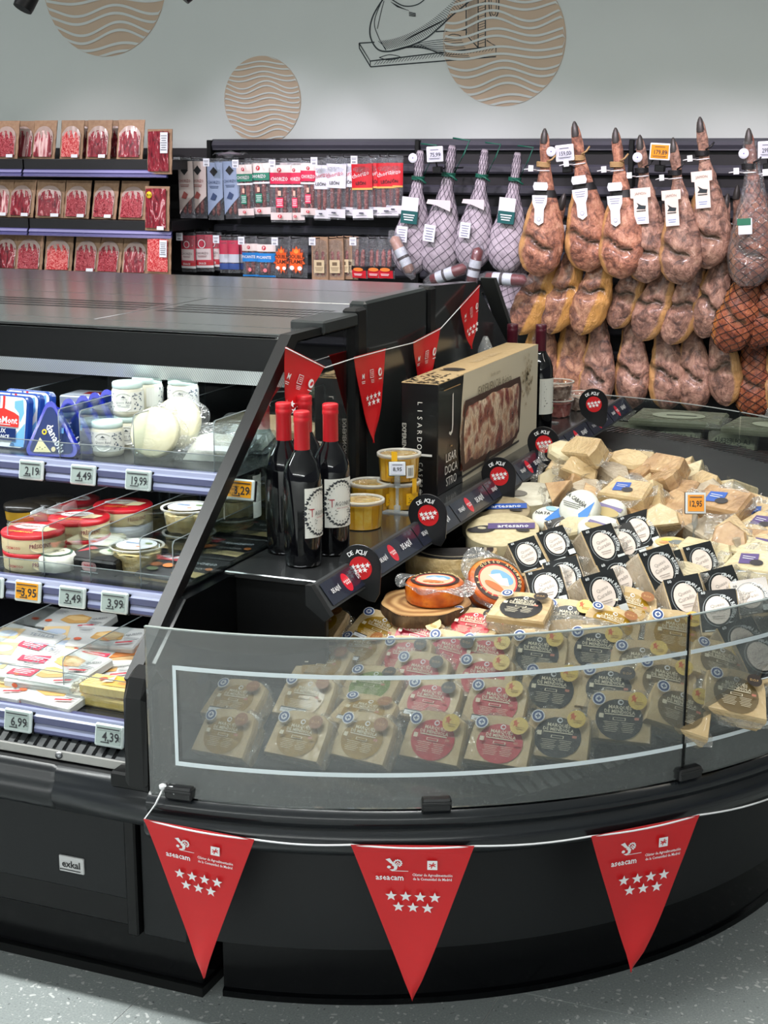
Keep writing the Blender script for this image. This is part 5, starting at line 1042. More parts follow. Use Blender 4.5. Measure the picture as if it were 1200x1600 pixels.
# round white cheeses in film
FRESH = noisy('fresh_cheese', [(.3, (214, 208, 172)), (.7, (224, 220, 190))], 20, .45, film=18)
def roundcheese(label, loc, rot, R=.052, m=FRESH, T=.022):
    t = thing('round_cheese', label, 'cheese', loc, rot); q = MB().mat(m); q.lathe([(0, 0), (R*.92, 0), (R, .005), (R*1.0, T-.005), (R*.93, T), (0, T+.001)], 32); q.build('cheese', t)
    f = MB().mat(clear('cheese_film', (248, 248, 246), .08, .08, 20, .06)); f.grid(lambda u, v: (lambda a, r: (r*cos(a), r*sin(a), -.0015+.010*v*MN.noise(Vector((u*14, v*4, 2)))+T*.5*(1-v)))(2*pi*u, R*(1.0+.30*v*(.7+.3*sin(u*31)))), 40, 3, True, True); f.build('film_skirt', t); return t
p = at1(240, 720); roundcheese('round white fresh cheese in film leaning in front of another, top shelf', (p.x, p.y+.02, Z1+.052), (RD(68), RD(14), 0)); roundcheese('round white fresh cheese in film leaning behind the first one, top shelf', (p.x+.012, p.y+.085, Z1+.060), (RD(64), RD(-6), 0), .056)
TRAYC = clear('tray_plastic', (244, 248, 250), .14, .05, 14, .08)
def tray(label, loc, rot):
    t = thing('cheese_tray', label, 'cheese', loc, rot, 'clear trays of white cheese'); q = MB().mat(TRAYC); q.prism(rrect(.15, .11, .015, 4, -.055), 0, .035, 'z', .006).build('tray', t)
    c = MB().mat(noisy('white_curd', [(.3, (226, 222, 206)), (.7, (240, 240, 230))], 60, .5, bmp=.5, bdist=.004)); c.grid(lambda u, v: ((u-.5)*.115, (v-.5)*.08, .004+.026*(1-(2*u-1)**4)*(1-(2*v-1)**4)+.004*MN.noise(Vector((u*8, v*8, 1)))), 14, 10); c.build('cheese', t)
    MB().mat(mc((226, 230, 232), .4)).box(-.02, .06, -.048, -.03, .0355, .0362).build('label', t); return t
p = at1(330, 724); tray('clear tray of white cheese beside the case end, front one', (p.x-.015, p.y+.05, Z1+.014), (RD(24), 0, RD(6))); tray('clear tray of white cheese behind the front tray', (p.x-.005, p.y+.17, Z1+.016), (RD(20), 0, RD(-4))); tray('clear tray of white cheese seen through the glass end, rearmost', (p.x-.002, p.y+.30, Z1+.02), (RD(22), 0, RD(2)))
# ---- middle shelf
CRM = noisy('cream_carton', [(.3, (226, 206, 160)), (.7, (234, 216, 174))], 30, .5); RED2 = mc((190, 30, 40), .35)
def roundbox():
    t = thing('round_cheese_box', '-', 'cheese box'); R = .061; H = .036; MB().mat(CRM).lathe([(R*.985, 0), (R, .002), (R, H-.006)], 40).build('box', t); l = MB().mat(RED2).lathe([(R*1.012, H-.008), (R*1.02, H-.006), (R*1.02, H-.002), (R*.99, H), (0, H)], 40); l.build('lid', t)
    wt = mc((236, 232, 226), .4); g = MB().face((0, 0, H), (1, 0, 0), (0, 1, 0)); g.ell(-.01, .015, .034, .020, wt, 24, .2).text('PRÉSIDENT', -.01, .015, .010, mc((150, 30, 40)), .05, True, ang=.1).poly([(.01, -.02), (.04, -.015), (.048, .01), (.02, .02)], mc((240, 224, 176))).text('CREMOSO', -.005, -.032, .008, mc((236, 190, 70)), .06, True); g.build('lid_print', t)
    s = MB().cyl(R, H*.42, RD(-62))
    for k in range(3): u = (k-1)*.125; s.ell(u+.018, 0, .021, .0135, mc((206, 196, 176)), 20).ell(u+.018, 0, .0195, .012, CRM, 20).text('PRÉSIDENT', u+.018, .001, .0078, mc((120, 34, 60)), .040, True).text('CREMOSO', u-.036, -.003, .0052, mc((176, 60, 50)), .034, True).text('cremoso', u+.056, .004, .003, mc((206, 140, 90)), .014)
    s.build('side_print', t); return t
RB = Kind(roundbox()); RBG = 'cream round cheese boxes with red lids'
p = at2(30, 893); a = Vector((p.x, p.y+.055, Z2)); RB('lower round box of the front stack on the middle shelf', a, (0, 0, RD(4)), RBG); RB('upper round box of the front stack, its red lid showing', (a.x-.002, a.y, Z2+.0365), (0, 0, RD(2)), RBG)
b = Vector((a.x+.022, a.y+.125, Z2)); RB('lower round box of the second stack behind the first', b, (0, 0, RD(12)), RBG); RB('upper round box of the second stack behind the first', (b.x, b.y, Z2+.0365), (0, 0, RD(10)), RBG)
c = Vector((a.x+.045, a.y+.255, Z2)); t = thing('round_cheese_box', 'plain white round box under the rear red-lidded box', 'cheese box', c, (0, 0, 0), RBG); MB().mat(mc((206, 210, 214), .5)).lathe([(.06, 0), (.061, .002), (.061, .036), (0, .036)], 36).build('box', t); RB('round box with shaded red lid at the rear of the stacks', (c.x, c.y, Z2+.0365), (0, 0, RD(14)), RBG)
PAP = noisy('paper_wrap', [(.3, (206, 208, 196)), (.7, (232, 232, 222))], 30, .6, bmp=.6, bdist=.005)
def paperc(label, px, py, R=.038, H=.035, dy=.03, z=None):
    p = at2(px, py, dy); t = thing('paper_wrapped_cheese', label, 'cheese', p, (0, 0, RD(random.uniform(0, 90)))); q = MB().mat(PAP); q.grid(lambda u, v: (lambda a, pr: (pr[0]*cos(a)*(1+.04*sin(a*9)), pr[0]*sin(a)*(1+.04*sin(a*9)), pr[1]))(2*pi*u, ((R*.7, 0), (R*1.03, .004), (R*1.05, H*.6), (R*.98, H*.9), (R*.8, H))[round(v*4)]), 36, 4, True, True); q.lathe([(0, H), (R*.8, H)], 36); q.build('wrapper', t)
    g = MB().face((0, 0, H+.0005), (1, 0, 0), (0, 1, 0)); g.ell(0, 0, R*.86, R*.86, mc((60, 96, 76)), 24).ell(0, 0, R*.74, R*.74, mc((226, 222, 200)), 24).text('BREBIS', 0, 0, .009, mc((70, 84, 60)), R); g.build('label', t); return t
paperc('small white paper-wrapped cheese at the shelf edge before the round boxes', 75, 896); paperc('flat white wrapped cheese behind the black tray on the middle shelf', 150, 850, .05, .018, .06)
p = at2(118, 876, .06); t = thing('flat_cheese_pack', 'flat pale cheese pack lying behind the paper-wrapped cheese', 'cheese', (p.x, p.y, Z2), (RD(6), 0, RD(12))); MB().mat(mc((222, 220, 190), .35, 0, .6)).box(-.07, .06, -.04, .05, .012, .03, .006).build('pack', t); MB().mat(LABW).box(-.04, .03, -.03, .03, .0302, .0308).build('label', t)
p = at2(137, 898, .04); t = thing('black_cheese_tray', 'black cheese tray with white and green wedge picture, beside the clear tubs', 'cheese', (p.x, p.y, Z2), (RD(4), 0, RD(-3))); MB().mat(mc((18, 18, 20), .25, 0, .4)).box(-.06, .06, -.03, .055, 0, .03, .004).build('tray', t)
g = MB().face((0, .012, .0302), (1, 0, 0), (0, 1, 0)); g.rect(0, 0, .11, .075, mc((24, 24, 26))).poly([(-.05, -.01), (-.02, .02), (-.04, .03)], mc((200, 60, 70))).ell(.02, .012, .03, .02, mc((226, 226, 214)), 18).ell(.024, .016, .02, .008, mc((80, 150, 80)), 14); g.face((0, -.0302, .016), (1, 0, 0), (0, 0, 1)).poly(rrect(.034, .018, .006, 3, -.009), mc((200, 160, 160))).text('NAPA', 0, .002, .006, mc((180, 40, 60)), .026, True).lines(0, -.011, .04, .004, 1, LABW); g.build('print', t)
SHRED = noisy('shredded_cheese', [(.3, (206, 176, 116)), (.5, (232, 210, 150)), (.65, (244, 230, 184))], 60, .45, bmp=.9, bdist=.006)
p = at2(196, 898); o1 = Vector((p.x, p.y+.045, Z2)); TG = 'clear tubs of shredded cheese'
def stub(label, loc, seed, lid=True):
    t = cleartub(label, loc, SHRED, .052, .047, TG, seed, 'shredded_cheese_tub'); g = MB().face((0, 0, .0492), (1, 0, 0), (0, 1, 0)); g.ell(0, 0, .040, .040, mc((226, 230, 234), .35), 28).ell(.012, -.014, .006, .004, mc((214, 110, 50)), 10).ell(.02, .012, .008, .006, mc((120, 140, 90)), 10).rect(-.012, .006, .03, .006, mc((130, 150, 180))).lines(-.008, -.006, .03, .01, 2, mc((160, 170, 186)), .4); g.build('lid_label', t); return t
stub('shredded cheese tub at the front of the middle shelf', o1, 1); o2 = Vector((o1.x+.04, o1.y+.135, Z2)); stub('lower shredded cheese tub behind the front one', o2, 2); stub('upper shredded cheese tub stacked behind the front one', (o2.x-.002, o2.y, Z2+.0505), 3)
o3 = Vector((o2.x+.02, o2.y+.15, Z2)); stub('shredded cheese tub low in the rear stack', o3, 4); stub('shredded cheese tub on top of the rear stack', (o3.x, o3.y, Z2+.0505), 5); stub('shredded cheese tub farthest back by the glass end', (o3.x+.03, o3.y+.16, Z2+.0), 6); stub('shredded cheese tub stacked farthest back by the glass end', (o3.x+.03, o3.y+.16, Z2+.0505), 8)
def blackcard(label, loc, rot):
    t = thing('black_sleeve_pack', label, 'cheese', loc, rot, 'black sleeve packs by the glass end'); MB().mat(mc((40, 40, 42), .35, 0, .2)).box(-.075, .075, -.055, .055, .008, .016, .002).build('sleeve', t); MB().mat(mc((200, 168, 116), .4, 0, .5)).box(-.07, .07, -.05, .05, 0, .008, .002).build('cheese', t)
    g = MB().face((0, 0, .0162), (1, 0, 0), (0, 1, 0)); g.poly([(-.06, .02), (-.04, .045), (-.01, .04), (-.02, .02)], mc((206, 80, 86))).poly([(-.055, .022), (-.038, .042), (-.02, .038)], LABW).text('MANCHEGO', .03, .025, .010, LABW, .06, True, ang=.1).ell(-.03, -.005, .012, .010, mc((206, 120, 60)), 14).text('CURADO', .02, -.004, .009, mc((190, 190, 190)), .05, ang=.1).ell(-.05, -.03, .012, .009, mc((90, 100, 70)), 14).poly([(.0, -.04), (.06, -.045), (.065, -.02), (.02, -.018)], mc((214, 190, 140))).ell(.06, .0, .008, .007, mc((200, 120, 60)), 10); g.build('print', t)
p = at2(345, 905); 
for i, lb in enumerate(['front', 'second', 'third']): blackcard('black sleeve cheese pack seen through the glass end, %s' % lb, (-1.432+.004*i, 2.47+.145*i, Z2+.006+.004*i), (RD(7), 0, RD(-6+5*i)))
JB = mc((40, 36, 30), .3, 0, .5)
for i, (px, py, lb) in enumerate([(8, 812, 'left'), (44, 803, 'middle'), (82, 793, 'right')]):
    p = at2(px, py+30, .16); t = thing('cheese_cup', 'dark lidded cup with yellow band and white tie, %s of three at the rear' % lb, 'jar', (p.x+.0, 2.66+.035*i, Z2+.03), (0, 0, 0), 'dark lidded cups at the rear'); MB().mat(mc((206, 160, 40), .4)).lathe([(.038, 0), (.04, .02)], 24).build('band', t); MB().mat(JB).lathe([(.041, .02), (.043, .026), (.041, .032), (0, .033)], 24).build('lid', t); MB().mat(mc((120, 116, 100), .4)).lathe([(.034, -.03), (.037, 0)], 24).build('cup', t)
    q = MB().mat(clear('tie_film', (240, 240, 240), .1, .1, 12, .4)); q.grid(lambda u, v: (.03+.03*u, -.03+.02*sin(u*7)+.02*v, .016+.02*u*sin(v*5)), 8, 5); q.build('film_tie', t)
# ---- bottom shelf: cartons lying in overlapping rows
WCT = mc((204, 204, 200), .4, 0, .3)
def flatpack(var):
    t = thing('flat_cheese_carton', '-', 'cheese'); w, d, h = .14, .088, .018; MB().mat(WCT if var < 2 else mc((200, 160, 110), .4)).box(-w/2, w/2, -d/2, d/2, 0, h, .003).build('carton', t)
    g = MB().face((0, 0, h+.0002), (1, 0, 0), (0, 1, 0)); tn = mc((206, 160, 96), .4); gd = mc((226, 190, 130)); rd = mc((196, 50, 60)); gr = mc((120, 120, 122))
    if var == 0: g.poly([(-.03, -.012), (.0, -.022), (.034, -.012), (.03, .014), (.0, .022), (-.026, .012)], tn).poly([(-.024, .0), (.004, -.008), (.028, .0), (.024, .012), (-.018, .012)], gd).ell(-.052, -.02, .008, .006, mc((214, 96, 56)), 12).text('QUESO', .05, .012, .008, gr, .03, True, ang=.5).lines(.052, -.012, .03, .02, 3, gr, .3).lines(-.05, .018, .03, .018, 3, gr, .3).poly([(.03, -.036), (.06, -.026), (.062, -.02), (.03, -.03)], rd)
    elif var == 1: g.rect(-.04, .0, .05, .05, mc((220, 190, 140)), ang=.2).ell(-.04, .0, .02, .014, mc((180, 190, 206)), 14, .2).poly([(.01, -.036), (.066, -.036), (.066, -.004), (.01, -.014)], mc((206, 60, 84))).lines(.038, -.022, .044, .02, 3, LABW, .35).text('TETILLA', .03, .018, .011, mc((110, 124, 140)), .06, ang=.15).lines(.03, .034, .05, .008, 1, mc((150, 170, 190)), .4)
    else: g.rect(0, 0, .12, .07, mc((206, 120, 50))).rect(-.02, .01, .06, .03, mc((230, 228, 220))).text('IDIAZABAL', -.02, .01, .008, rd, .05, True).poly([(.02, -.03), (.055, -.025), (.05, .02), (.03, .03)], mc((40, 40, 40)))
    g.face((0, -d/2-.0003, h/2), (1, 0, 0), (0, 0, 1)).lines(0, 0, .09, .010, 2, mc((170, 170, 168)), .35).ell(-.045, 0, .006, .005, mc((214, 96, 56)), 10); g.build('print', t); return Kind(t)
FP = [flatpack(0), flatpack(1), flatpack(2)]; FPG = 'flat cheese cartons on the bottom shelf'
for i, (px, py, v, k, yaw, lb) in enumerate([(75, 1098, 0, 0, -5, 'front, right of the 6,99 tag'), (68, 1070, 0, 1, 3, 'second layer, right part of the left row'), (100, 1052, 0, 1.4, -8, 'wavy-edged, above the front layers'), (-8, 1085, 0, 0, 0, 'at the left frame edge, lowest'), (15, 1058, 1, 1, -4, 'red and blue print, left edge, front'), (25, 1036, 1, 1.6, 6, 'red and blue print, left edge, middle'), (30, 1014, 1, 2, -6, 'red and blue print, left edge, rear'),
        (122, 1030, 1, 1.6, -2, 'red and blue print, before the raised rear carton'), (110, 1008, 1, 2.0, 14, 'red print, at the rear divider'), (150, 1062, 0, .6, 12, 'under the yellow packs, middle'), (160, 1012, 0, 2.3, 10, 'raised highest at the rear'), (112, 985, 0, 2.4, -4, 'shaded, hindmost on the bottom shelf'), (178, 1040, 0, 1.3, 40, 'turned, beside the corner post'), (196, 1030, 2, 1.6, 35, 'orange and black print by the corner post')]):
    z = Z3+.002+k*.019; p = PZ(px, py, z); FP[v]('flat cheese carton, '+lb, (p.x, p.y+.02, z), (RD(8), RD(random.uniform(-3, 3)), RD(yaw)), FPG)
t0 = None
YC = noisy('yellow_cheese', [(.3, (226, 186, 96)), (.7, (240, 208, 124))], 20, .35, film=20)
for i, (py, lb) in enumerate([(1110, 'lower'), (1092, 'upper')]):
    p = at3(166, 1112, .035); t = thing('yellow_cheese_block', '%s yellow film-wrapped cheese block behind the 4,39 tag' % lb, 'cheese', (p.x, p.y, Z3+.001+i*.0225), (0, 0, RD(-3+4*i)), 'yellow cheese blocks'); MB().mat(YC).box(-.06, .06, -.03, .03, 0, .021, .004).build('block', t); g = MB().face((0, -.0, .0215), (1, 0, 0), (0, 1, 0)); g.rect(.02, 0, .07, .05, mc((232, 176, 66), .35)).lines(.03, 0, .04, .036, 5, mc((206, 120, 50)), .3).ell(-.025, 0, .008, .008, mc((214, 80, 40)), 12).poly([(-.02, -.02), (-.01, .02), (.0, -.01)], mc((240, 226, 180))); g.build('print', t)
    f = MB().mat(clear('block_film', (252, 246, 230), .1, .08, 20)); f.grid(lambda u, v: (-.06-.02*u, (v-.5)*.06*(1-.2*u), .01+.006*sin(v*14+u*5)), 5, 8); f.build('film_end', t)
# ---- shelf-edge price tags
def esl(px, py, k, txt, orange=False, label=''):
    y, z = SH[k]; y -= .0155; p = PY(px, py, y); t = thing('price_tag', label, 'price tag', (p.x, y, z-.023), (RD(-10), 0, 0), 'price tags on the lilac rails'); w, h = .058, .040
    MB().mat(mc((198, 210, 208), .35)).box(-w/2, w/2, -.004, .004, -h/2, h/2, .0025).build('frame', t); MB().mat(BLK).box(-w/2+.002, w/2+.0015, .004, .007, -h/2-.001, h/2-.002).build('back', t)
    dk = mc((34, 36, 40)); g = MB().face((0, -.0044, 0), (1, 0, 0), (0, 0, 1)); g.rect(0, .001, w*.86, h*.78, mc((146, 160, 156), .3) if not orange else mc((214, 146, 22), .3)).text(txt, w*.08, -.001, h*.40, dk, w*.58, True).text('€', w*.37, -.0035, h*.18, dk).lines(0, h*.31, w*.78, h*.10, 1, dk, .5).lines(-w*.1, -h*.29, w*.3, h*.08, 1, dk, .6)
    if orange: g.rect(-w*.28, .0, w*.2, h*.1, dk).lines(-w*.2, h*.14, w*.4, h*.06, 1, dk, .4)
    g.build('screen', t)
for a_ in [(49, 729, 0, '2,19', False, 'below the blue triangular trays'), (130, 738, 0, '4,49', False, 'below the white jars'), (216, 744, 0, '19,99', False, 'below the round white cheeses'), (376, 757, 0, '3,29', True, 'behind the glass end beside the bottles'), (44, 921, 1, '3,95', True, 'below the red-lidded boxes'), (113, 929, 1, '3,49', False, 'below the black cheese tray'), (179, 937, 1, '3,99', False, 'below the shredded cheese tubs'), (-14, 916, 1, '2,99', False, 'cut off by the left edge, middle rail'), (28, 1113, 2, '6,99', False, 'below the white flat cartons'), (171, 1136, 2, '4,39', False, 'below the yellow cheese blocks')]:
    esl(*a_[:5], label='%s shelf price tag %s' % ('orange' if a_[4] else 'grey', a_[5]))
# ================================================================== the cheese heap on the island deck
def zs(y): return zdeck(y)+.050
def surf(px, py, up=0.0):
    d = ray(px, py); t = 1.6
    while t < 6:
        p = _C+d*t
        if p.z < zs(p.y)+up: return p
        t += .002
    return p
CHZ = noisy('cheese_paste', [(.3, (188, 158, 112)), (.6, (206, 180, 134)), (.8, (220, 198, 156))], 16, .42, film=16)
CHP = noisy('pale_cheese', [(.3, (196, 178, 138)), (.6, (210, 196, 158)), (.8, (222, 212, 182))], 14, .42, film=15)
CHT = noisy('tan_cheese', [(.3, (150, 112, 72)), (.5, (180, 142, 98)), (.75, (204, 172, 126))], 18, .42, stretch=(1, 1, 2.5), film=15)
RIND = noisy('grey_rind', [(.3, (150, 134, 112)), (.55, (178, 162, 138)), (.75, (196, 182, 160))], 22, .45, film=15)
SKF = clear('vacuum_film', (244, 244, 242), .10, .12, 34, .10, (226, 224, 216))
ROYAL = mc((40, 70, 130), .35); OFFW = mc((226, 228, 230), .4)
LABC = {'gold': ((158, 120, 14), 'gold'), 'red': ((190, 34, 50), 'red'), 'black': ((34, 34, 36), 'black'), 'brown': ((112, 94, 62), 'brown'), 'green': ((110, 132, 48), 'green'), 'pink': ((204, 50, 78), 'pinkish red')}
FACE = [(-.052, -.041), (.052, -.041), (.050, .012), (.046, .030), (.030, .039), (.0, .042), (-.030, .039), (-.046, .030), (-.050, .012)]
def mpack(c, sticker, bar):
    t = thing('cheese_wedge_pack', '-', 'cheese'); n = len(FACE); q = MB().mat(CHZ)
    lv = [(0, .96), (.004, 1), (.016, 1.01), (.020, .985), (.030, .99), (.034, .955), (.043, .93), (.047, .86)]; vs = [(x*k, y, z*k) for y, k in lv for x, z in FACE]
    q.add(vs, [tuple(range(n)), tuple(range((len(lv)-1)*n, len(lv)*n))[::-1]]+[(l*n+i, l*n+(i+1) % n, (l+1)*n+(i+1) % n, (l+1)*n+i) for l in range(len(lv)-1) for i in range(n)]); q.build('cheese', t)
    f = MB().mat(SKF); f.grid(lambda u, v: (lambda a: (a[0]*(1.0+.20*v*(.55+.45*abs(sin(u*19)))), .012+.012*v*sin(u*37)+.008*v, a[1]*(1.0+.20*v*(.55+.45*abs(sin(u*23))))))(tuple(FACE[int(u*n) % n][k]+(FACE[(int(u*n)+1) % n][k]-FACE[int(u*n) % n][k])*(u*n-int(u*n)) for k in (0, 1))), 36, 2, True, True); f.build('film_edge', t)
    g = MB().face((0, -.0006, 0), (1, 0, 0), (0, 0, 1), .00028); m = mc(LABC[c][0], .4, 0, .25); w_ = mc((226, 216, 190), .4)
    g.poly([(.037*cos(RD(a)), -.006+.034*sin(RD(a))*(1 if sin(RD(a)) < 0 else .95)) for a in range(0, 360, 15)], m)
    g.ell(0, .021, .0045, .0045, OFFW, 12).ell(.0005, .021, .003, .0025, m, 8).text('MARQUÉS', 0, .0125, .0058, w_, .036, True).text('DE MENDIOLA', 0, .0055, .0054, w_, .048, True).lines(0, .0005, .046, .003, 1, w_, .5).rect(0, -.0065, .020, .0045, w_).rect(0, -.0065, .017, .0032, m)
    g.lines(-.012, -.020, .024, .018, 6, w_, .22).lines(.014, -.020, .020, .018, 6, w_, .22).rect(-.028, -.004, .007, .007, w_).rect(.027, -.005, .007, .004, mc((190, 120, 100)))
    g.ell(-.034, .022, .0105, .0105, OFFW, 18).ell(-.034, .022, .0088, .0088, ROYAL, 18).ell(-.034, .022, .0055, .0055, OFFW, 12).rect(-.034, .022, .007, .002, ROYAL).rect(-.034, .022, .002, .007, ROYAL)
    if sticker:
        g.ell(.026, .024, .0145, .0145, mc((222, 190, 96), .35, 0, .4), 20).poly([(.016, .030), (.021, .034), (.022, .029), (.026, .03), (.023, .026), (.024, .021), (.020, .024), (.016, .021), (.018, .026)], mc((206, 90, 40))).lines(.028, .020, .014, .006, 2, mc((176, 140, 60)), .4)
    else: g.ell(.027, .022, .0125, .0115, mc((150, 96, 54) if c == 'gold' else (44, 34, 30), .4), 18).text('D.O.P.', .027, .022, .004, mc((220, 180, 120)), .016)
    if bar: g.rect(-.006, -.035, .050, .010, mc((30, 30, 32))).rect(-.006, -.036, .048, .0075, OFFW).lines(-.006, -.036, .040, .004, 2, mc((120, 120, 124)), .3)
    g.build('label', t); return Kind(t)
MP = {}
def put_mp(px, py, c, st, bar, label, yaw, tilt=44, roll=0, s=1.0, up=.006, grp=None):
    k = (c, st, bar)
    if k not in MP: MP[k] = mpack(*k)
    p = surf(px, py, up); MP[k](label, p, (RD(-tilt), RD(roll), RD(yaw)), grp, s*1.10)
def yawat(px): return -8+max(0, (px-620))*.055
ROWN = ['bottom row', 'second row up', 'third row up', 'fourth row up', 'top rows']
ROWS = [
 [(352, 1143, 'gold', 0, 0, 44, -4), (467, 1147, 'gold', 0, 0, 44, -2), (568, 1150, 'gold', 0, 0, 42, 0), (678, 1150, 'red', 1, 0, 36, 0), (782, 1156, 'red', 1, 0, 44, 1), (872, 1146, 'black', 1, 0, 40, 2), (968, 1118, 'black', 1, 0, 36, 3), (1064, 1104, 'brown', 1, 0, 50, 24), (1150, 1080, 'brown', 0, 0, 50, 18)],
 [(368, 1090, 'gold', 0, 1, 58, -5), (478, 1086, 'gold', 0, 1, 48, -4), (570, 1110, 'gold', 0, 1, 70, 0), (672, 1092, 'red', 0, 1, 52, 0), (775, 1097, 'red', 1, 1, 44, 2), (862, 1073, 'black', 1, 0, 36, 3), (952, 1072, 'black', 0, 0, 42, 4), (1040, 1062, 'brown', 1, 0, 46, 14), (1128, 1032, 'brown', 1, 0, 58, 24)],
 [(505, 1036, 'gold', 0, 0, 58, -6), (580, 1068, 'green', 0, 0, 60, -6), (655, 1052, 'red', 0, 0, 44, 0), (756, 1056, 'red', 1, 0, 44, 0), (840, 1018, 'black', 1, 0, 38, 3), (932, 1012, 'black', 1, 0, 38, 4), (1002, 1034, 'brown', 1, 0, 46, 6), (1056, 986, 'gold', 1, 0, 44, 12)],
 [(562, 1012, 'gold', 0, 1, 62, -8), (632, 1024, 'red', 0, 0, 46, -4), (702, 1018, 'pink', 0, 1, 42, 10), (758, 1022, 'red', 1, 0, 44, 4)],
 [(500, 972, 'gold', 0, 0, 66, -12), (592, 982, 'gold', 0, 1, 60, 16), (650, 990, 'pink', 1, 0, 48, 10), (738, 974, 'red', 0, 0, 62, 2), (815, 975, 'black', 0, 0, 42, 0), (888, 966, 'black', 1, 0, 48, 4), (985, 944, 'gold', 0, 0, 56, 20), (958, 972, 'gold', 0, 0, 66, 22)]]
for r, row in enumerate(ROWS):
    n = {}
    for (px, py, c, st, bar, tilt, roll) in row:
        n[c] = n.get(c, 0)+1; tot = sum(1 for q in row if q[2] == c)
        o = '' if tot == 1 else (ORD[n[c]-1]+' ')
        lab = '%s%s-labelled cheese pack%s, %s' % (o, LABC[c][1], ' from left' if tot > 1 else '', ROWN[r]+' behind front glass' if r < 4 else 'top row of the front packs')
        put_mp(px, py, c, st, bar, lab, yawat(px), tilt, roll*.7, 1.0 if r < 3 else .96, .004+.004*r, 'long-labelled cheese packs at the front')
put_mp(816, 946, 'black', 0, 0, 'cheese wedge pack lying flat on top, black oval label, beside the tilted orange wheel', -2, 72, 0, 1, .055, 'long-labelled cheese packs at the front')
# thick slices seen edge-on
def slab(px, py, label, yaw, m=CHZ, L=.11, T=.018, roll=0, up=.02):
    p = surf(px, py, up); t = thing('cheese_slice', label, 'cheese', p, (RD(-30), RD(roll), RD(yaw)), 'thick cheese slices'); n = 10
    MB().mat(m).prism([(-L/2, -.02)]+[(-L/2+L*i/n, .016+.010*sin(pi*i/n)) for i in range(n+1)]+[(L/2, -.02)], 0, T, 'y', .003).build('cheese', t)
    MB().mat(SKF).prism([(-L/2-.008, -.026)]+[(-L/2-.008+(L+.016)*i/n, .022+.012*sin(pi*i/n)) for i in range(n+1)]+[(L/2+.008, -.026)], -.004, T+.004, 'y', .004).build('film', t)
slab(895, 988, 'cream cheese slice standing on edge at the glass rim, left of two', 4); slab(915, 992, 'cream cheese slice standing on edge at the glass rim, right of two', 8, up=.012)
# ---- wedges with black oval labels
def bwedge(nl, seed=0):
    t = thing('black_label_wedge', '-', 'cheese'); w = .064*nl; h = .086; q = MB().mat(RIND); pl = [(-w/2, 0), (w/2, 0), (w/2+.002, .028), (w/2-.02*nl, .075), (-w/2+.012, .100), (-w/2-.014, .082)]
    q.prism([(x, y) for x, y in pl], -h/2, h/2, 'z', .006); q.build('rind', t)
    MB().mat(CHZ).prism([(-w/2+.001, -h/2+.002), (w/2-.001, -h/2+.002), (w/2-.001, h/2-.002), (-w/2+.001, h/2-.002)], .003, -.0015, 'y', .001).build('cut_face', t)
    g = MB().face((0, -.0018, 0), (1, 0, 0), (0, 0, 1), .0003); bk = mc((26, 28, 30), .16, 0, .8); ov = mc((226, 212, 202), .3, 0, .5); gy = mc((150, 140, 134)); lt = mc((206, 210, 210), .3)
    for i in range(nl):
        x = (i-(nl-1)/2)*.064; g.rect(x, .004, .060, .076, bk).ell(x-.002, .004, .0235, .0305, mc((120, 124, 126), .3), 26).ell(x-.002, .004, .022, .029, bk, 26).ell(x-.002, .004, .0195, .026, ov, 26)
        g.text('Queso', x-.002, .013, .006, gy, .022, ang=.2).text('Curado', x-.002, .003, .007, gy, .028, ang=.2).lines(x-.002, -.010, .02, .008, 2, gy, .25)
        g.arct('GRAN RESERVA', x-.002, .004, .0262, .006, lt, RD(70), RD(-40)).text('60', x-.022, .035, .005, lt, .012, True).rect(x+.020, -.028, .014, .012, lt).lines(x-.012, -.036, .028, .004, 1, lt, .5)
    g.build('label', t)
    f = MB().mat(SKF); f.grid(lambda u, v: (w/2+.002+.022*v*(.6+.4*sin(u*15)), .004+.02*v+.008*sin(u*19)*v, (u-.5)*h*(1+.12*v)), 10, 2); f.grid(lambda u, v: (-w/2+w*u, .006+.012*v+.006*v*sin(u*21), -h/2-.018*v*(.6+.4*sin(u*13))), 12, 2); f.build('film_edge', t); return Kind(t)
BW = {1: bwedge(1), 2: bwedge(2)}
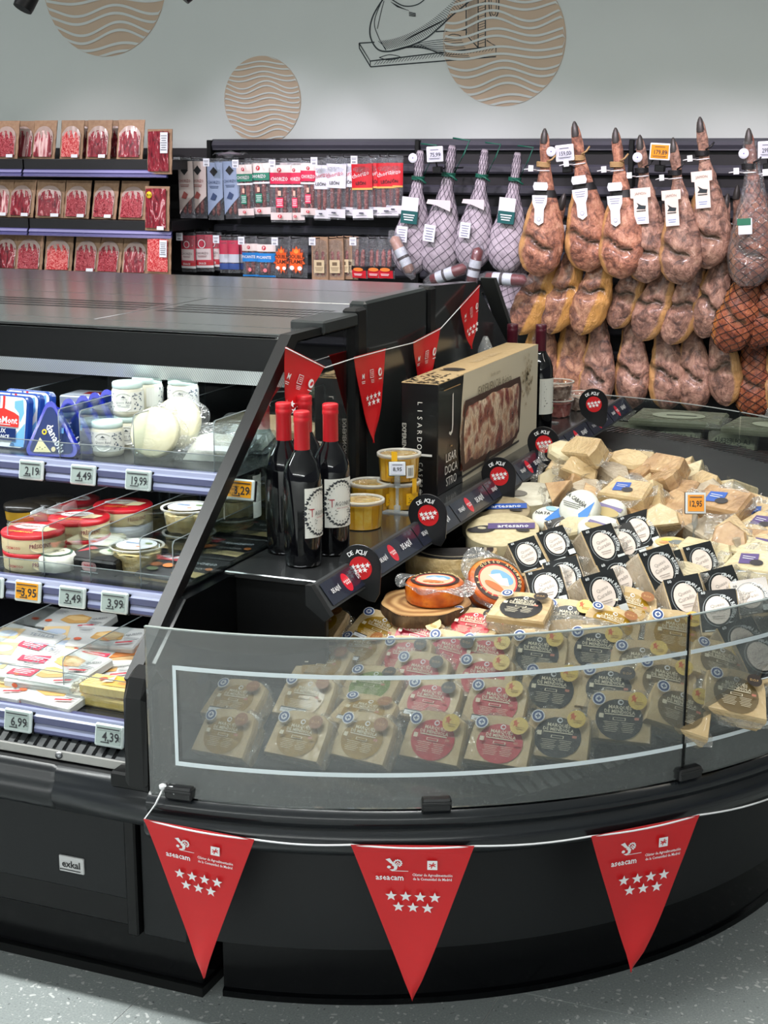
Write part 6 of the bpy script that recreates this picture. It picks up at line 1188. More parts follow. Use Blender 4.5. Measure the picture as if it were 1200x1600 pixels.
for px, py, n, yaw, tilt, roll, up, lb in [
 (848, 862, 2, 30, 48, 14, .045, 'double-labelled, large, left of the group below the wheels'), (886, 836, 1, 26, 52, 14, .035, 'shiny single label behind the double-labelled one'), (945, 856, 1, 34, 40, 6, .055, 'tall rind showing at left, second from left in the upper tier'),
 (978, 852, 1, 34, 48, 14, .035, 'tilted label, right of the tall-rinded one'), (1000, 832, 1, 24, 46, 16, .055, 'glossy reflecting label, topmost of the group'), (856, 922, 1, 18, 50, 10, .030, 'low, just behind the tilted orange wheel'), (884, 906, 1, 20, 48, 12, .034, 'low, second from left in the lower tier'),
 (946, 932, 1, 34, 34, 8, .036, 'upright, its label right of a grey rind, middle of the lower tier'), (972, 908, 1, 34, 40, 12, .03, 'half hidden between two larger ones in the lower tier'), (1036, 892, 1, 36, 36, 8, .060, 'big grey rind at left, centre of the group'), (1074, 888, 2, 26, 36, 8, .042, 'double-labelled, right of the big grey one'),
 (1074, 938, 1, 22, 38, 6, .03, 'below the double-labelled right one'), (1132, 925, 1, 30, 36, 6, .03, 'grey rind, right side near the pot packs'), (1124, 958, 1, 8, 48, 0, .042, 'front right, its label crossing the glass edge'), (1175, 936, 1, 10, 58, 6, .034, 'rightmost, with wide oval label lying flat'),
 (1166, 1008, 1, 30, 46, 14, .016, 'behind the glass at right, upper'), (1192, 1030, 1, 24, 52, 10, .012, 'behind the glass at the right edge, lower')]:
    p = surf(px, py, up); BW[n]('black-labelled cheese wedge, '+lb, p, (RD(-tilt), RD(-roll*.5-7), RD(yaw+7)), 'wedges with black oval labels', 1.18 if n == 1 else 1.02)
# ---- whole wheels
WHE = noisy('wheel_rind', [(.3, (204, 190, 150)), (.6, (220, 208, 172)), (.8, (230, 220, 190))], 40, .6, bmp=.5, bdist=.003)
WHT = noisy('weave_top', [(.3, (198, 182, 142)), (.7, (216, 202, 166))], 70, .6, bmp=.4)
WHG = noisy('grey_wheel_top', [(.3, (150, 134, 104)), (.7, (176, 160, 128))], 50, .55, bmp=.3)
def wheel(px, py, R, H, label, top, print_, tilt=0, yaw=0, z=None, m=WHE, up=0, y=None):
    p = PZ(px, py, z); t = thing('whole_cheese', label, 'cheese', (p.x, p.y, z-H), (RD(tilt), 0, RD(yaw)), 'whole cheese wheels'); q = MB().mat(m)
    q.grid(lambda u, v: (lambda a, r: (r*cos(a), r*sin(a), v*H))(2*pi*u, R*(1+.012*sin(pi*v))+.0018*MN.noise(Vector((u*60, v*12, R*50)))), 60, 8, True, True); q.lathe([(0, 0), (R, 0)], 40)
    q.build('rind', t); MB().mat(top).lathe([(R*1.0, H-.001), (R*.97, H+.002), (0, H+.003)], 48).build('top_face', t)
    g = MB().face((0, 0, H+.0036), (1, 0, 0), (0, 1, 0), .0003); print_(g, R)
    if g.v: g.build('label', t)
    return t
INKB = mc((36, 34, 38), .4)
def pr_band(col):
    def f(g, R): g.ell(-.042, -.012, .028, .018, INKB, 18, .3).ell(-.06, -.02, .016, .012, INKB, 12).ell(-.045, -.008, .010, .006, mc((190, 180, 150)), 10).rect(.018, .012, .105, .028, col, ang=.18).text('artesano', .022, .013, .017, OFFW, .07, True, ang=.18).ell(.048, -.006, .016, .007, INKB, 12)
    return f
PUR = mc((84, 66, 120), .4); BLU2 = mc((36, 84, 170), .4)
wheel(787, 824, .082, .062, 'pale cheese wheel with purple label band, largest in front of the rail', WHT, pr_band(PUR), z=.668, yaw=6, tilt=13)
wheel(776, 794, .080, .055, 'cheese wheel with blue label band behind the purple-labelled wheel', WHG, pr_band(BLU2), z=.675, yaw=10, tilt=12)
wheel(828, 770, .075, .062, 'whitish mould-ripened wheel behind the blue-labelled one', noisy('bloomy_top', [(.3, (206, 200, 180)), (.7, (232, 228, 212))], 40, .7, bmp=.5), lambda g, R: g.ell(-.03, -.01, .03, .02, mc((120, 116, 108)), 14), z=.680, tilt=10)
def cutwheel():
    p = PZ(712, 858, .655); R = .098; H = .062; t = thing('cut_cheese', 'cut half wheel with black label on top below the label rail', 'cheese', (p.x-.01, p.y, .655-H), (0, 0, RD(-28))); a0, a1 = RD(-125), RD(55); n = 26; q = MB().mat(noisy('basket_rind', [(.3, (206, 174, 116)), (.6, (222, 194, 140)), (.8, (232, 208, 160))], 60, .55, bmp=.9, bdist=.004))
    q.grid(lambda u, v: (lambda a: (R*cos(a)*(1+.015*sin(pi*v)), R*sin(a)*(1+.015*sin(pi*v)), v*H))(a0+(a1-a0)*u), n, 6); q.build('rind', t)
    pts = [(R*cos(a0+(a1-a0)*i/n), R*sin(a0+(a1-a0)*i/n)) for i in range(n+1)]; MB().mat(CHZ).add([(x, y, z) for z in (0, H) for x, y in pts], [tuple(range(n+1))[::-1], tuple(range(n+1, 2*n+2)), (0, n, 2*n+1, n+1)]).build('cut_face', t)
    g = MB().face((0, 0, H+.0006), (1, 0, 0), (0, 1, 0)); g.poly([(x*.93, y*.93) for x, y in pts], mc((34, 34, 36), .3)).poly([(x*.78, y*.78) for x, y in pts], mc((160, 150, 130), .4)).poly([(x*.72, y*.72) for x, y in pts], mc((44, 42, 42), .35)); g.build('label', t)
cutwheel()
# ---- orange wheels and wood slab
ORW = noisy('smoked_orange_rind', [(.3, (176, 70, 14)), (.5, (212, 98, 22)), (.66, (232, 130, 40)), (.8, (190, 80, 18))], 34, .35, .5, bmp=.8, bdist=.004)
BARK = noisy('bark', [(.3, (52, 38, 26)), (.5, (96, 72, 46)), (.7, (140, 110, 74))], 40, .8, bmp=1, bdist=.008, stretch=(1, 1, .4))
def woodtop():
    m, nt, b = nmat('wood_rings'); tc = N(nt, 'ShaderNodeTexCoord'); w = N(nt, 'ShaderNodeTexWave', Scale=14, Distortion=3.5); w.wave_type = 'RINGS'; w.rings_direction = 'Z'; w.inputs['Detail'].default_value = 3; nt.links.new(tc.outputs['Object'], w.inputs[0])
    r = ramp(nt, [(.0, (150, 106, 62)), (.6, (190, 146, 94)), (1, (206, 166, 112))]); nt.links.new(w.outputs[0], r.inputs[0]); nt.links.new(r.outputs[0], b.inputs['Base Color']); b.inputs['Roughness'].default_value = .55; return m
p = surf(664, 940, .035); zt = p.z; t = thing('wood_slab', 'round tree slice with bark carrying the orange cheese wheels', 'board', (p.x, p.y, zt-.024), (RD(2), 0, 0)); slabt = t
rs = [.088*(1+.05*sin(3*a)+.03*sin(7*a+1)) for a in [2*pi*i/48 for i in range(48)]]
MB().mat(BARK).grid(lambda u, v: (lambda r, a: (r*cos(a), r*sin(a), v*.024))(rs[int(round(u*48)) % 48]*(1+.02*sin(pi*v)+.015*MN.noise(Vector((u*50, v*4, 0)))), 2*pi*u), 48, 5, True, True).build('bark', t)
MB().mat(woodtop()).add([(rs[i]*.985*cos(2*pi*i/48), rs[i]*.985*sin(2*pi*i/48), .0242) for i in range(48)], [tuple(range(48))]).build('top_face', t)
def orange(label, loc, rot, R=.058, H=.040):
    t = thing('orange_cheese', label, 'cheese', loc, rot, 'orange cheese wheels'); MB().mat(ORW).lathe([(R*.9, 0), (R*.99, .006), (R*1.01, H*.5), (R*.99, H-.006), (R*.92, H), (0, H+.001)], 40).build('rind', t)
    g = MB().face((0, 0, H+.0014), (1, 0, 0), (0, 1, 0), .0003); cr = mc((228, 190, 160), .35); g.ell(0, 0, R*.82, R*.82, mc((60, 40, 36), .35), 30).ell(0, 0, R*.68, R*.68, mc((214, 70, 60), .35), 28).ell(0, 0, R*.62, R*.62, cr, 28).ell(.004, .012, R*.42, R*.26, mc((120, 170, 210), .35), 18).poly([(-.022, .0), (-.004, .018), (.006, .01), (.014, .016), (.026, .0), (.01, -.008)], mc((236, 240, 242), .35)).ell(.0, -.018, R*.36, R*.14, mc((206, 120, 70), .4), 16)
    g.arct('QUESO AHUMADO', 0, 0, R*.75, .006, mc((230, 210, 150)), RD(165), RD(15)).arct('ARTESANO', 0, 0, R*.75, .006, mc((230, 210, 150)), RD(-150), RD(-30)); g.build('label', t)
    f = MB().mat(clear('loose_film', (240, 240, 240), .10, .08, 14, .10)); f.grid(lambda u, v: (lambda a, e: (R*(1.0+.55*v*e)*cos(a), R*(1.0+.55*v*e)*sin(a), H*.96-.006*v+.006*v*sin(u*33)))(2*pi*u, max(.12, abs(cos(2*pi*u*1.0-2.6))**3)), 48, 3, True, True); f.build('film_flap', t); return t
orange('smoked orange cheese wheel lying flat on the wood slab', (p.x+.016, p.y+.012, zt+.001), (0, 0, RD(10)))
q_ = surf(766, 915, .03); orange('smoked orange cheese wheel tilted against the slab, blue mountain label', (q_.x, q_.y+.012, q_.z-.018), (RD(30), RD(26), RD(6)), .060)
# ---- film-wrapped wedges of the rear heap
def ww(kind, m):
    t = thing('wrapped_cheese_wedge', '-', 'cheese'); q = MB().mat(m)
    if kind == 'wedge': q.prism([(-.055, -.03), (.055, -.034), (.05, .012), (.0, .05), (-.04, .03)], -.026, .026, 'z', .006)
    elif kind == 'block':
        q.prism([(-.058, -.030), (.058, -.030), (.062, .0), (.050, .034), (-.048, .036), (-.062, .004)], -.028, .028, 'z', .006)
    elif kind == 'octo': q.prism([(.058*cos(RD(a)), .042*sin(RD(a))) for a in range(22, 382, 45)], -.018, .018, 'z', .008)
    elif kind == 'tri': q.prism([(-.05, -.03), (.055, -.03), (-.02, .055)], -.018, .018, 'z', .004)
    q.build('cheese', t)
    f = MB().mat(SKF); f.grid(lambda u, v: (lambda a: (.062*(1+.30*v*abs(sin(u*9.4)))*cos(a), .043*(1+.45*v*abs(cos(u*8)))*sin(a), -.012+.018*v*sin(u*31)))(2*pi*u), 32, 2, True, True); f.build('film_edge', t); return Kind(t)
WK = {}; WM = {'c': CHZ, 'p': CHP, 't': CHT, 'r': RIND}
BANDS = [('along the rear ridge', [(884, 708, 'octo', 'p', 20, 30, .16), (914, 708, 'block', 'c', -30, 42, .17), (984, 722, 'octo', 'c', 0, 30, .13), (1040, 736, 'block', 't', -25, 40, .12), (1082, 746, 'tri', 'p', -30, 50, .09)]),
 ('in the second tier from the back', [(868, 752, 'octo', 'p', 0, 20, .06), (905, 738, 'wedge', 'c', 10, 40, .12), (958, 746, 'wedge', 'r', -20, 45, .10), (1000, 742, 'wedge', 't', -40, 50, .10), (1030, 760, 'block', 't', -25, 40, .095), (1062, 772, 'block', 't', -30, 46, .08), (1098, 764, 'wedge', 'c', -20, 35, .075)]),
 ('in the third tier from the back', [(884, 774, 'wedge', 'r', 30, 20, .05), (918, 772, 'wedge', 'r', -20, 40, .08), (948, 790, 'wedge', 't', -50, 55, .07), (984, 776, 'block', 'c', -14, 26, .10), (1026, 794, 'tri', 'c', -30, 30, .08), (1064, 796, 'block', 't', -36, 42, .075), (1098, 792, 'wedge', 't', -30, 50, .07), (1128, 784, 'block', 't', -22, 30, .085), (1148, 766, 'tri', 'p', 60, 76, .075)]),
 ('in the fourth tier from the back', [(950, 806, 'wedge', 'p', 10, 30, .05), (1002, 808, 'tri', 't', -50, 50, .065), (1020, 826, 'wedge', 't', -40, 52, .055), (1060, 816, 'wedge', 't', -20, 44, .065), (1088, 818, 'octo', 'p', -10, 30, .05), (1122, 818, 'block', 't', -40, 40, .055), (1186, 802, 'block', 'c', -20, 30, .06)]),
 ('in the fifth tier from the back', [(905, 832, 'wedge', 'p', 20, 30, .05), (1108, 838, 'wedge', 'r', -20, 44, .05), (1130, 826, 'tri', 't', -60, 60, .06), (1172, 838, 'block', 't', -16, 36, .05), (1196, 826, 'wedge', 'c', -30, 40, .055)]),
 ('in the nearest tier of the rear heap', [(1100, 874, 'block', 'p', -10, 34, .05), (1132, 866, 'wedge', 'p', -20, 30, .05), (1080, 868, 'octo', 'p', 0, 40, .04), (1182, 872, 'block', 'p', -16, 34, .06), (1080, 908, 'wedge', 'p', 10, 40, .03), (1104, 914, 'tri', 'c', -20, 60, .025)])]
WG = 'film-wrapped wedges of the rear heap'
WN = {'c': 'cream', 'p': 'pale', 't': 'tan', 'r': 'grey-rinded'}
rw = random.Random(12); WPOS = []
for nm, items in BANDS:
    for i, (px, py, k, c, yaw, tilt, up) in enumerate(items):
        p = surf(px, py, up*.8); WPOS.append(p); pos = 'leftmost' if i == 0 else 'rightmost' if i == len(items)-1 else ORD[i]+' from left'
        if (k, c) not in WK: WK[(k, c)] = ww(k, WM[c])
        WK[(k, c)]('%s film-wrapped cheese wedge, %s %s' % (WN[c], pos, nm), p, (RD(90-tilt-rw.uniform(10, 40)), RD(rw.uniform(-22, 22)), RD(yaw+rw.uniform(-10, 10))), WG, rw.uniform(.80, .96))
EXTRA = [(948, 726), (990, 736), (1026, 744), (1070, 732), (878, 738), (896, 752), (926, 752), (972, 756), (1010, 760), (1052, 752), (1090, 760), (930, 778), (962, 778), (1000, 786), (1034, 812), (1072, 826), (1094, 788), (1120, 800), (1146, 790), (1172, 820), (1140, 842), (892, 728), (930, 730), (968, 734), (1010, 728), (1060, 742), (872, 770), (902, 762), (940, 764), (1014, 776), (1044, 780), (1082, 778), (1112, 774), (1076, 806), (1104, 806), (1160, 790), (1144, 812), (1156, 856), (1150, 830), (926, 786)]
xn = {}
NUM = lambda n: ORD[n-1] if n <= 13 else ['fourteenth', 'fifteenth', 'sixteenth', 'seventeenth', 'eighteenth', 'nineteenth', 'twentieth'][n-14]
for i, (px, py) in enumerate(EXTRA):
    k, c = [('wedge', 't'), ('tri', 't'), ('wedge', 'r'), ('tri', 'c'), ('wedge', 'c')][i % 5]
    if (k, c) not in WK: WK[(k, c)] = ww(k, WM[c])
    p = surf(px, py, .035+.02*(i % 3)); xn[c] = xn.get(c, 0)+1
    WK[(k, c)]('small %s wrapped cheese wedge filling gaps in the heap, %s counted from its rear' % (WN[c], NUM(xn[c])), p, (RD(rw.uniform(10, 70)), RD(rw.uniform(-35, 35)), RD(rw.uniform(-60, 40))), WG, rw.uniform(.66, .84))
# small printed bands lying on some of the wrapped wedges
def bandpack(px, py, label, col, up, yaw=-10, roll=0, m=CHZ, s=1, tl=0):
    p = surf(px, py, up); t = thing('banded_cheese_piece', label, 'cheese', p, (RD(22+tl), RD(roll), RD(yaw)), 'cheese pieces with a coloured band'); t.scale = (s,)*3
    MB().mat(m).prism([(-.06, -.034), (.06, -.034), (.05, .038), (-.046, .038)], -.032, .010, 'z', .006).build('cheese', t); g = MB().face((0, 0, .0106), (1, 0, 0), (0, 1, 0)); g.poly([(-.028, -.018), (.010, -.012), (.002, .022), (-.034, .016)], col).ell(.006, -.008, .014, .010, INKB, 12).lines(-.014, .004, .026, .014, 2, OFFW, .25); g.build('label', t)
    f = MB().mat(SKF); f.grid(lambda u, v: (lambda a: (.06*(1+.22*v)*cos(a)*1.05, .042*(1+.3*v)*sin(a)*1.05, .004+.012*v*sin(u*29)))(2*pi*u), 28, 2, True, True); f.build('film_edge', t)
bandpack(980, 768, 'cream cheese piece with blue band lying on top of the rear heap, centre', BLU2, .10, -16); bandpack(1128, 786, 'large tan cheese piece with blue band, right of the orange tag', BLU2, .10, -24, m=CHT, s=1.15)
bandpack(1184, 806, 'cream cheese piece with blue band near the right edge', BLU2, .075, -10); bandpack(1196, 822, 'cheese piece with purple band at the right edge, upper', PUR, .075, -30); bandpack(1168, 846, 'cheese piece with purple band below the blue-banded right one', PUR, .06, -10, m=CHT); bandpack(1192, 858, 'cheese piece with purple band at the right edge, middle', PUR, .065, -40); bandpack(1180, 882, 'pale cheese piece with purple band at the right edge, lowest', PUR, .065, -10, m=CHP)
# white wrapped rounds with blue
def wround(px, py, label, R, H, up, tilt, kind):
    p = surf(px, py, up); t = thing('white_round_cheese', label, 'cheese', p, (RD(tilt), RD(8), RD(-14))); q = MB().mat(PAP); q.lathe([(0, -H/2), (R*.8, -H/2), (R, -H*.3), (R, H*.3), (R*.82, H/2), (0, H/2)], 30).build('wrapper', t)
    g = MB().face((0, 0, H/2+.0006), (1, 0, 0), (0, 1, 0)); 
    if kind == 0: g.poly([(.02, -R*.75), (R*.8, -.02), (R*.75, .02), (.012, -.02)], mc((40, 120, 206), .4)).text('LA CABAÑA', -.008, .012, .010, INKB, .06, True, ang=-.3).lines(-.012, -.004, .05, .014, 3, INKB, .3)
    elif kind == 1: g.rect(.014, .0, .028, R*1.5, mc((50, 120, 196), .4)).text('NATA', -.018, -.008, .012, INKB, .034, True, ang=.4).ell(-.012, .018, .014, .010, mc((150, 190, 214)), 12)
    else: g.rect(0, 0, .06, .012, mc((120, 110, 150))).ell(.0, -.016, .03, .014, mc((180, 160, 110)), 16)
    g.build('label', t)
wround(907, 798, 'white ball-shaped cheese in printed wrap with a blue corner', .046, .05, .075, 48, 0); wround(862, 812, 'flat white cheese with blue label lying beside the purple-labelled wheel', .044, .03, .05, 14, 1); wround(938, 828, 'flat round cheese with lilac label in front of the white ball', .05, .028, .055, 12, 2); wround(955, 806, 'plain white wrapped lump beside the ball-shaped cheese', .036, .05, .06, 30, 2)
# ribbed stack of rounds and the white pot packs
p = surf(1046, 862, .05); t = thing('ribbed_cheese_stack', 'ribbed pale round cheese with yellow and grey top label beside the orange tag', 'cheese', (p.x, p.y+.02, p.z-.05), (RD(4), 0, 0)); prof = [(.036, 0)]
for i in range(9): prof += [(.0400, .004+i*.0068), (.0385, .0075+i*.0068)]
MB().mat(mc((226, 216, 190), .45, 0, .3)).lathe(prof+[(.037, .066), (0, .067)], 36).build('cheese', t); g = MB().face((0, 0, .0676), (1, 0, 0), (0, 1, 0)); g.ell(0, 0, .034, .034, mc((220, 190, 130), .35), 26).ell(.012, .0, .018, .015, mc((120, 126, 124), .35), 16).ell(-.012, .010, .012, .010, mc((226, 200, 90)), 14).ell(-.014, -.010, .010, .008, mc((220, 150, 100)), 12); g.build('label', t)
for i, (px, py, lb, s) in enumerate([(1148, 902, 'pale wrapped pot cheese with grey oval top, left of two', 1), (1192, 906, 'pale wrapped pot cheese with grey oval top, right edge', 1)]):
    p = surf(px, py, .045); t = thing('pot_cheese', lb, 'cheese', (p.x, p.y+.02, p.z-.045), (0, 0, RD(20*i)), 'pale pot cheeses'); MB().mat(CHP).lathe([(.034, 0), (.038, .01), (.042, .052), (.036, .058), (0, .058)], 28).build('cheese', t); g = MB().face((0, 0, .0586), (1, 0, 0), (0, 1, 0)); g.ell(0, 0, .030, .030, OFFW, 22).ell(0, .002, .026, .025, mc((110, 124, 130), .35), 22).ell(-.004, .002, .014, .008, OFFW, 14); g.build('label', t)
    f = MB().mat(SKF); f.lathe([(.050, .004), (.0455, .054), (.036, .063)], 20, capt=False, capb=False); f.build('film', t)
p = surf(1194, 930, .045); t = thing('red_label_cheese', 'pale cheese piece with red label at the right edge above the glass', 'cheese', (p.x, p.y, p.z-.02), (RD(-40), 0, RD(10))); MB().mat(CHP).box(-.04, .04, 0, .03, -.03, .03, .006).build('cheese', t); MB().mat(mc((206, 70, 50), .4)).box(-.02, .03, -.002, .0, -.01, .024).build('label', t)
# orange and cream tag stands in the heap
p = surf(1083, 868, .0); tagstand(p.x, p.y, 'orange price tag on a clear stand among the wrapped wedges', .135, OSC, '12,95', 22, zdeck(p.y)+.012, .044, .046)
# ---- packs standing behind the rear glass, their print mirrored
GREY = mc((150, 150, 132), .5)
RT = thing('rear_ledge', 'dark ledge behind the rear glass carrying the reversed-print packs', 'shelf', (-.9, 5.0, 0)); MB().mat(BLK).box(-.75, .95, -.02, .32, 0, .47, .004).build('body', RT); MB().mat(mc((30, 32, 34), .4)).box(-.75, .95, -.02, .32, .47, .477).build('top', RT)
def revpack(x, y, label, yaw, tilt, w=.165, h=.11, top=False, z=None):
    t = thing('oval_label_pack', label, 'cheese', (x, y, .478 if z is None else z), (RD(tilt), 0, RD(yaw)), 'packs behind the rear glass'); MB().mat(blk).prism(rrect(w, h, .016, 4), 0, .05, 'y', .006).build('block', t)
    g = MB().face((0, -.0008, h/2), (1, 0, 0), (0, 0, 1)); gr = mc((140, 144, 124), .45); dk = mc((52, 58, 54), .5); g.ell(0, 0, w*.46, h*.46, gr, 30).text('LA QUESERÍA', 0, h*.20, .017, dk, w*.74, True, mirror=True).lines(0, h*.06, w*.6, .006, 1, dk, .5)
    g.poly([(-.030, -.014), (-.010, -.004), (.0, .008), (.012, .002), (.03, .004), (.020, -.008), (.030, -.018), (.008, -.022), (-.012, -.026)], dk).poly([(.01, .0), (.034, .010), (.024, .012), (.006, .006)], dk); g.build('label', t)
blk = noisy('packed_block', [(.3, (104, 104, 94)), (.7, (132, 130, 116))], 12, .45, film=14)
for i, (px, py, lb) in enumerate([(908, 700, 'leftmost'), (984, 704, 'second'), (1052, 706, 'third'), (1138, 728, 'rightmost')]):
    q = PY(px, py, 4.97); revpack(q.x, 5.02-.02*(i == 3), 'upright pack with reversed oval label behind the rear glass, %s of four' % lb, 0, -10, .16, .118)
PALEP = noisy('pale_pack', [(.3, (118, 120, 100)), (.7, (144, 146, 126))], 10, .4, film=12)
for i, (x, y, z, lb, yw) in enumerate([(-1.02, 5.06, .598, 'left', 4), (-.66, 5.00, .598, 'right', -4), (-.50, 5.03, .627, 'topmost, right', -9)]):
    t = thing('flat_wrapped_pack', 'large flat film pack lying on top behind the rear glass, %s' % lb, 'cheese', (x, y, z), (RD(8), 0, RD(yw))); k = 1 if i else .8; MB().mat(PALEP).prism([(-.20*k, -.05), (.18*k, -.055), (.20*k, .06), (-.17*k, .07)], 0, .026, 'z', .008).build('pack', t); g = MB().face((0, 0, .027), (1, 0, 0), (0, 1, 0)); g.ell(.0, 0, .11*k, .035, mc((186, 188, 168)), 24).rect(.01, .0, .10, .010, mc((90, 92, 80))); g.build('label', t); f = MB().mat(SKF); f.grid(lambda u, v: (-.19*k-.06*v, -.05+.12*u, .015+.012*sin(u*9)*v), 8, 2); f.build('film_edge', t)
# ================================================================== red pennants
PEN = noisy('red_vinyl', [(.3, (200, 18, 26)), (.7, (208, 24, 30))], 6, .42, .08, rnd=False); PW = mc((236, 236, 238), .45)
def logo_dancer(g, x, y, s):   # white swirling figure with a dotted globe
    g.poly([(x-.9*s, y+.75*s), (x-.4*s, y+.9*s), (x-.1*s, y+.45*s), (x+.15*s, y+.25*s), (x+.05*s, y+.05*s), (x-.35*s, y+.25*s), (x-.6*s, y+.5*s)], PW)
    g.poly([(x+.15*s, y+.25*s), (x+.5*s, y-.1*s), (x+.4*s, y-.55*s), (x-.05*s, y-.8*s), (x-.45*s, y-.6*s), (x+.05*s, y-.5*s), (x+.1*s, y-.2*s), (x-.2*s, y+.05*s)], PW).ell(x-.5*s, y-.25*s, .22*s, .2*s, PW, 10)
    for i in range(9): a = RD(-60+i*30); g.ell(x+.5*s+.42*s*cos(a), y+.3*s+.42*s*sin(a), .13*s, .11*s, PW, 7, a)
    for i in range(4): g.ell(x+.5*s+.15*s*cos(i*1.6), y+.3*s+.15*s*sin(i*1.6), .10*s, .09*s, PW, 7)
def pennant(parent, org, A, B, T, n_out, rear=False, fold=.0):
    """a pennant whose upper corners are A, B and whose tip is T, bulging along n_out"""
    A, B, T = Vector(A), Vector(B), Vector(T); n_out = Vector(n_out); mid = (A+B)/2; uu = (B-A).normalized(); W_ = (B-A).length; down = T-mid; Hh = down.length; dv = down.normalized()
    def S(u, v, off=0):   # u -.5...5 across, v 0..1 down
        wv = (1-v) if v < .86 else .14*(1-(v-.86)/.14)*1.0
        base = mid+down*v+uu*(u*W_*max(wv, .004)); k = .006*sin(pi*u)*sin(pi*v)+.0025*sin(v*9+u*4)*(v)+(fold*max(0, v-.86)*2.2)
        return base+n_out*(k+off)
    q = MB().mat(PEN); q.grid(lambda a, b: S(a-.5, b, 0), 12, 20); q.grid(lambda a, b: S(.5-a, b, -.0008), 12, 20)
    q.grid(lambda a, b: S((a-.5)*1.0, -.006+.05*b, .0016*(1-b)), 12, 2)
    o = q.build('pennant', parent); o.data.transform(Matrix.Translation(-org))
    g = MB(); rise = A.z-B.z
    g.fn = lambda x, y, h: S(x/W_/max(1-(y/Hh), .05), y/Hh, .0012+h*.0002); g.lay = 1
    # draw with y measured downwards: flip v through a wrapper
    base_fn = g.fn; g.fn = lambda x, y, h: base_fn(x, -y, h)
    s = W_/.19
    if not rear:
        logo_dancer(g, -.030*s, -.034*s, .0135*s); g.rect(-.020*s, -.0425*s, .026*s, .0009*s, PW).text('aseacam', -.036*s, -.0535*s, .0105*s, PW, .043*s, True)
        g.rect(.030*s, -.031*s, .0155*s, .0155*s, PW)
        for a in (-.4, .4, 1.2): g.rect(.030*s, -.031*s, .011*s, .0016*s, PEN, ang=a)
        g.text('Clúster de Agroalimentación', .030*s, -.0475*s, .0046*s, PW, .062*s, True).text('de la Comunidad de Madrid', .030*s, -.0545*s, .0046*s, PW, .060*s, True)
        g.stars7(0, -.096*s, .0225*s, .0095*s, PW, 0)
    else:
        g.text('M', -.042*s, -.052*s, .013*s, PW, bold=True).lines(-.042*s, -.067*s, .018*s, .008*s, 2, PW, .4).rect(0, -.050*s, .018*s, .020*s, PW).rect(0, -.050*s, .015*s, .017*s, PEN).lines(0, -.050*s, .012*s, .012*s, 3, PW, .3).lines(0, -.068*s, .016*s, .010*s, 3, PW, .3).ell(.040*s, -.050*s, .011*s, .010*s, PW, 12, .5).ell(.042*s, -.050*s, .007*s, .004*s, PEN, 10, .8).rect(.038*s, -.066*s, .016*s, .002*s, PW)
        g.stars7(0, -.112*s, .017*s, .0085*s, PW, .1)
    pr = g.build('print', o); pr.data.transform(Matrix.Translation(-org))
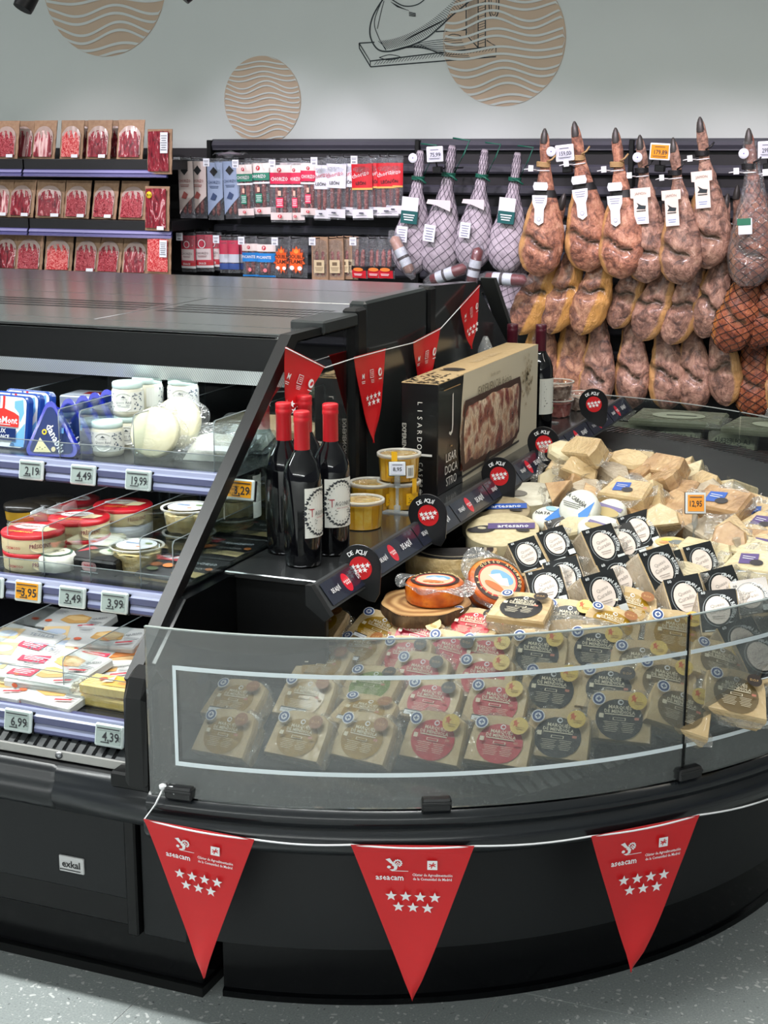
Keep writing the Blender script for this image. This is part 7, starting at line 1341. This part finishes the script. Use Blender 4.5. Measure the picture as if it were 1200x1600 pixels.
# front string of three
FO = Vector((-.85, 2.1, .4)); fb = thing('front_bunting', 'white string with three red pennants along the front bumper', 'bunting', FO)
BR = GR+.026
def circpt(px, py, r=BR):
    d = ray(px, py); c = Vector(GC[:2]); a = d.x*d.x+d.y*d.y; b = -2*(d.x*c.x+d.y*c.y); cc = c.x**2+c.y**2-r*r; t = (-b-sqrt(b*b-4*a*cc))/(2*a); return _C+d*t
PENS = [((228, 1277), (400, 1309), (316, 1533)), ((548, 1317), (740, 1319), (645, 1568)), ((920, 1304), (1088, 1271), (990, 1523))]
strg = []
for A, B, T in PENS:
    a, b = circpt(*A), circpt(*B); m = (a+b)/2; nx = Vector((m.x-GC[0], m.y-GC[1], 0)).normalized(); sc = BR/(m-Vector((GC[0], GC[1], m.z))).length
    tip = circpt(*T, BR-.02); pennant(fb, FO, a+nx*.008, b+nx*.008, tip, nx, False, -.03); strg += [a+nx*.007, b+nx*.007]
k = circpt(255, 1250, GR+.004); k.z = .452; strg2 = [k+Vector((.012, .004, .0)), k]
pts = strg2+[circpt(243, 1257, BR), strg[0]]
def arcpts(a, b, n=8):
    out = []
    a0, a1 = atan2(a.y-GC[1], a.x-GC[0]), atan2(b.y-GC[1], b.x-GC[0]); r0, r1 = hypot(a.x-GC[0], a.y-GC[1]), hypot(b.x-GC[0], b.y-GC[1])
    for i in range(n+1): t = i/n; an = a0+(a1-a0)*t; r = r0+(r1-r0)*t; r = max(r, GR+.0225); out.append(Vector((GC[0]+r*cos(an), GC[1]+r*sin(an), a.z+(b.z-a.z)*t-.003*sin(pi*t))))
    return out
for i in range(5): pts += arcpts(strg[i], strg[i+1])[1:]
pts += arcpts(strg[5], circpt(1215, 1243))[1:]+arcpts(circpt(1215, 1243), circpt(1330, 1190))[1:]
s = MB().mat(PW).tube(pts, .0017, 5); s.mat(PW).lathe([(0, -.006), (.006, -.003), (.006, .003), (0, .006)], 10, k.x, k.y, k.z+.004); s.tube([k+Vector((.004, 0, .004)), k+Vector((.018, .0, .006)), k+Vector((.026, .002, .0)), k+Vector((.022, -.004, -.004))], .0022, 5)
o = s.build('string', fb); o.data.transform(Matrix.Translation(-FO))
# rear string of four along the dark end covers
RO = Vector((-1.3, 3.2, 1.06)); rb = thing('rear_bunting', 'thin string with four red pennants along the end of the tall case', 'bunting', RO)
XR = -1.318; P4 = [((446, 542), (507, 573), (452, 652)), ((553, 558), (602, 545), (584, 692)), ((646, 534), (688, 512), (662, 618)), ((719, 478), (749, 445), (737, 545))]
st = []
for i, (A, B, T) in enumerate(P4):
    a, b, t_ = PX(*A, XR), PX(*B, XR), PX(*T, XR)
    if i == 0: b.x += .0; 
    n = Vector((1, 0, 0)); pennant(rb, RO, a, b, t_, n, True); st += [a, b]
s = MB().mat(PW).tube([p+Vector((.001, 0, -.002)) for p in st], .0013, 5); o = s.build('string', rb); o.data.transform(Matrix.Translation(-RO))
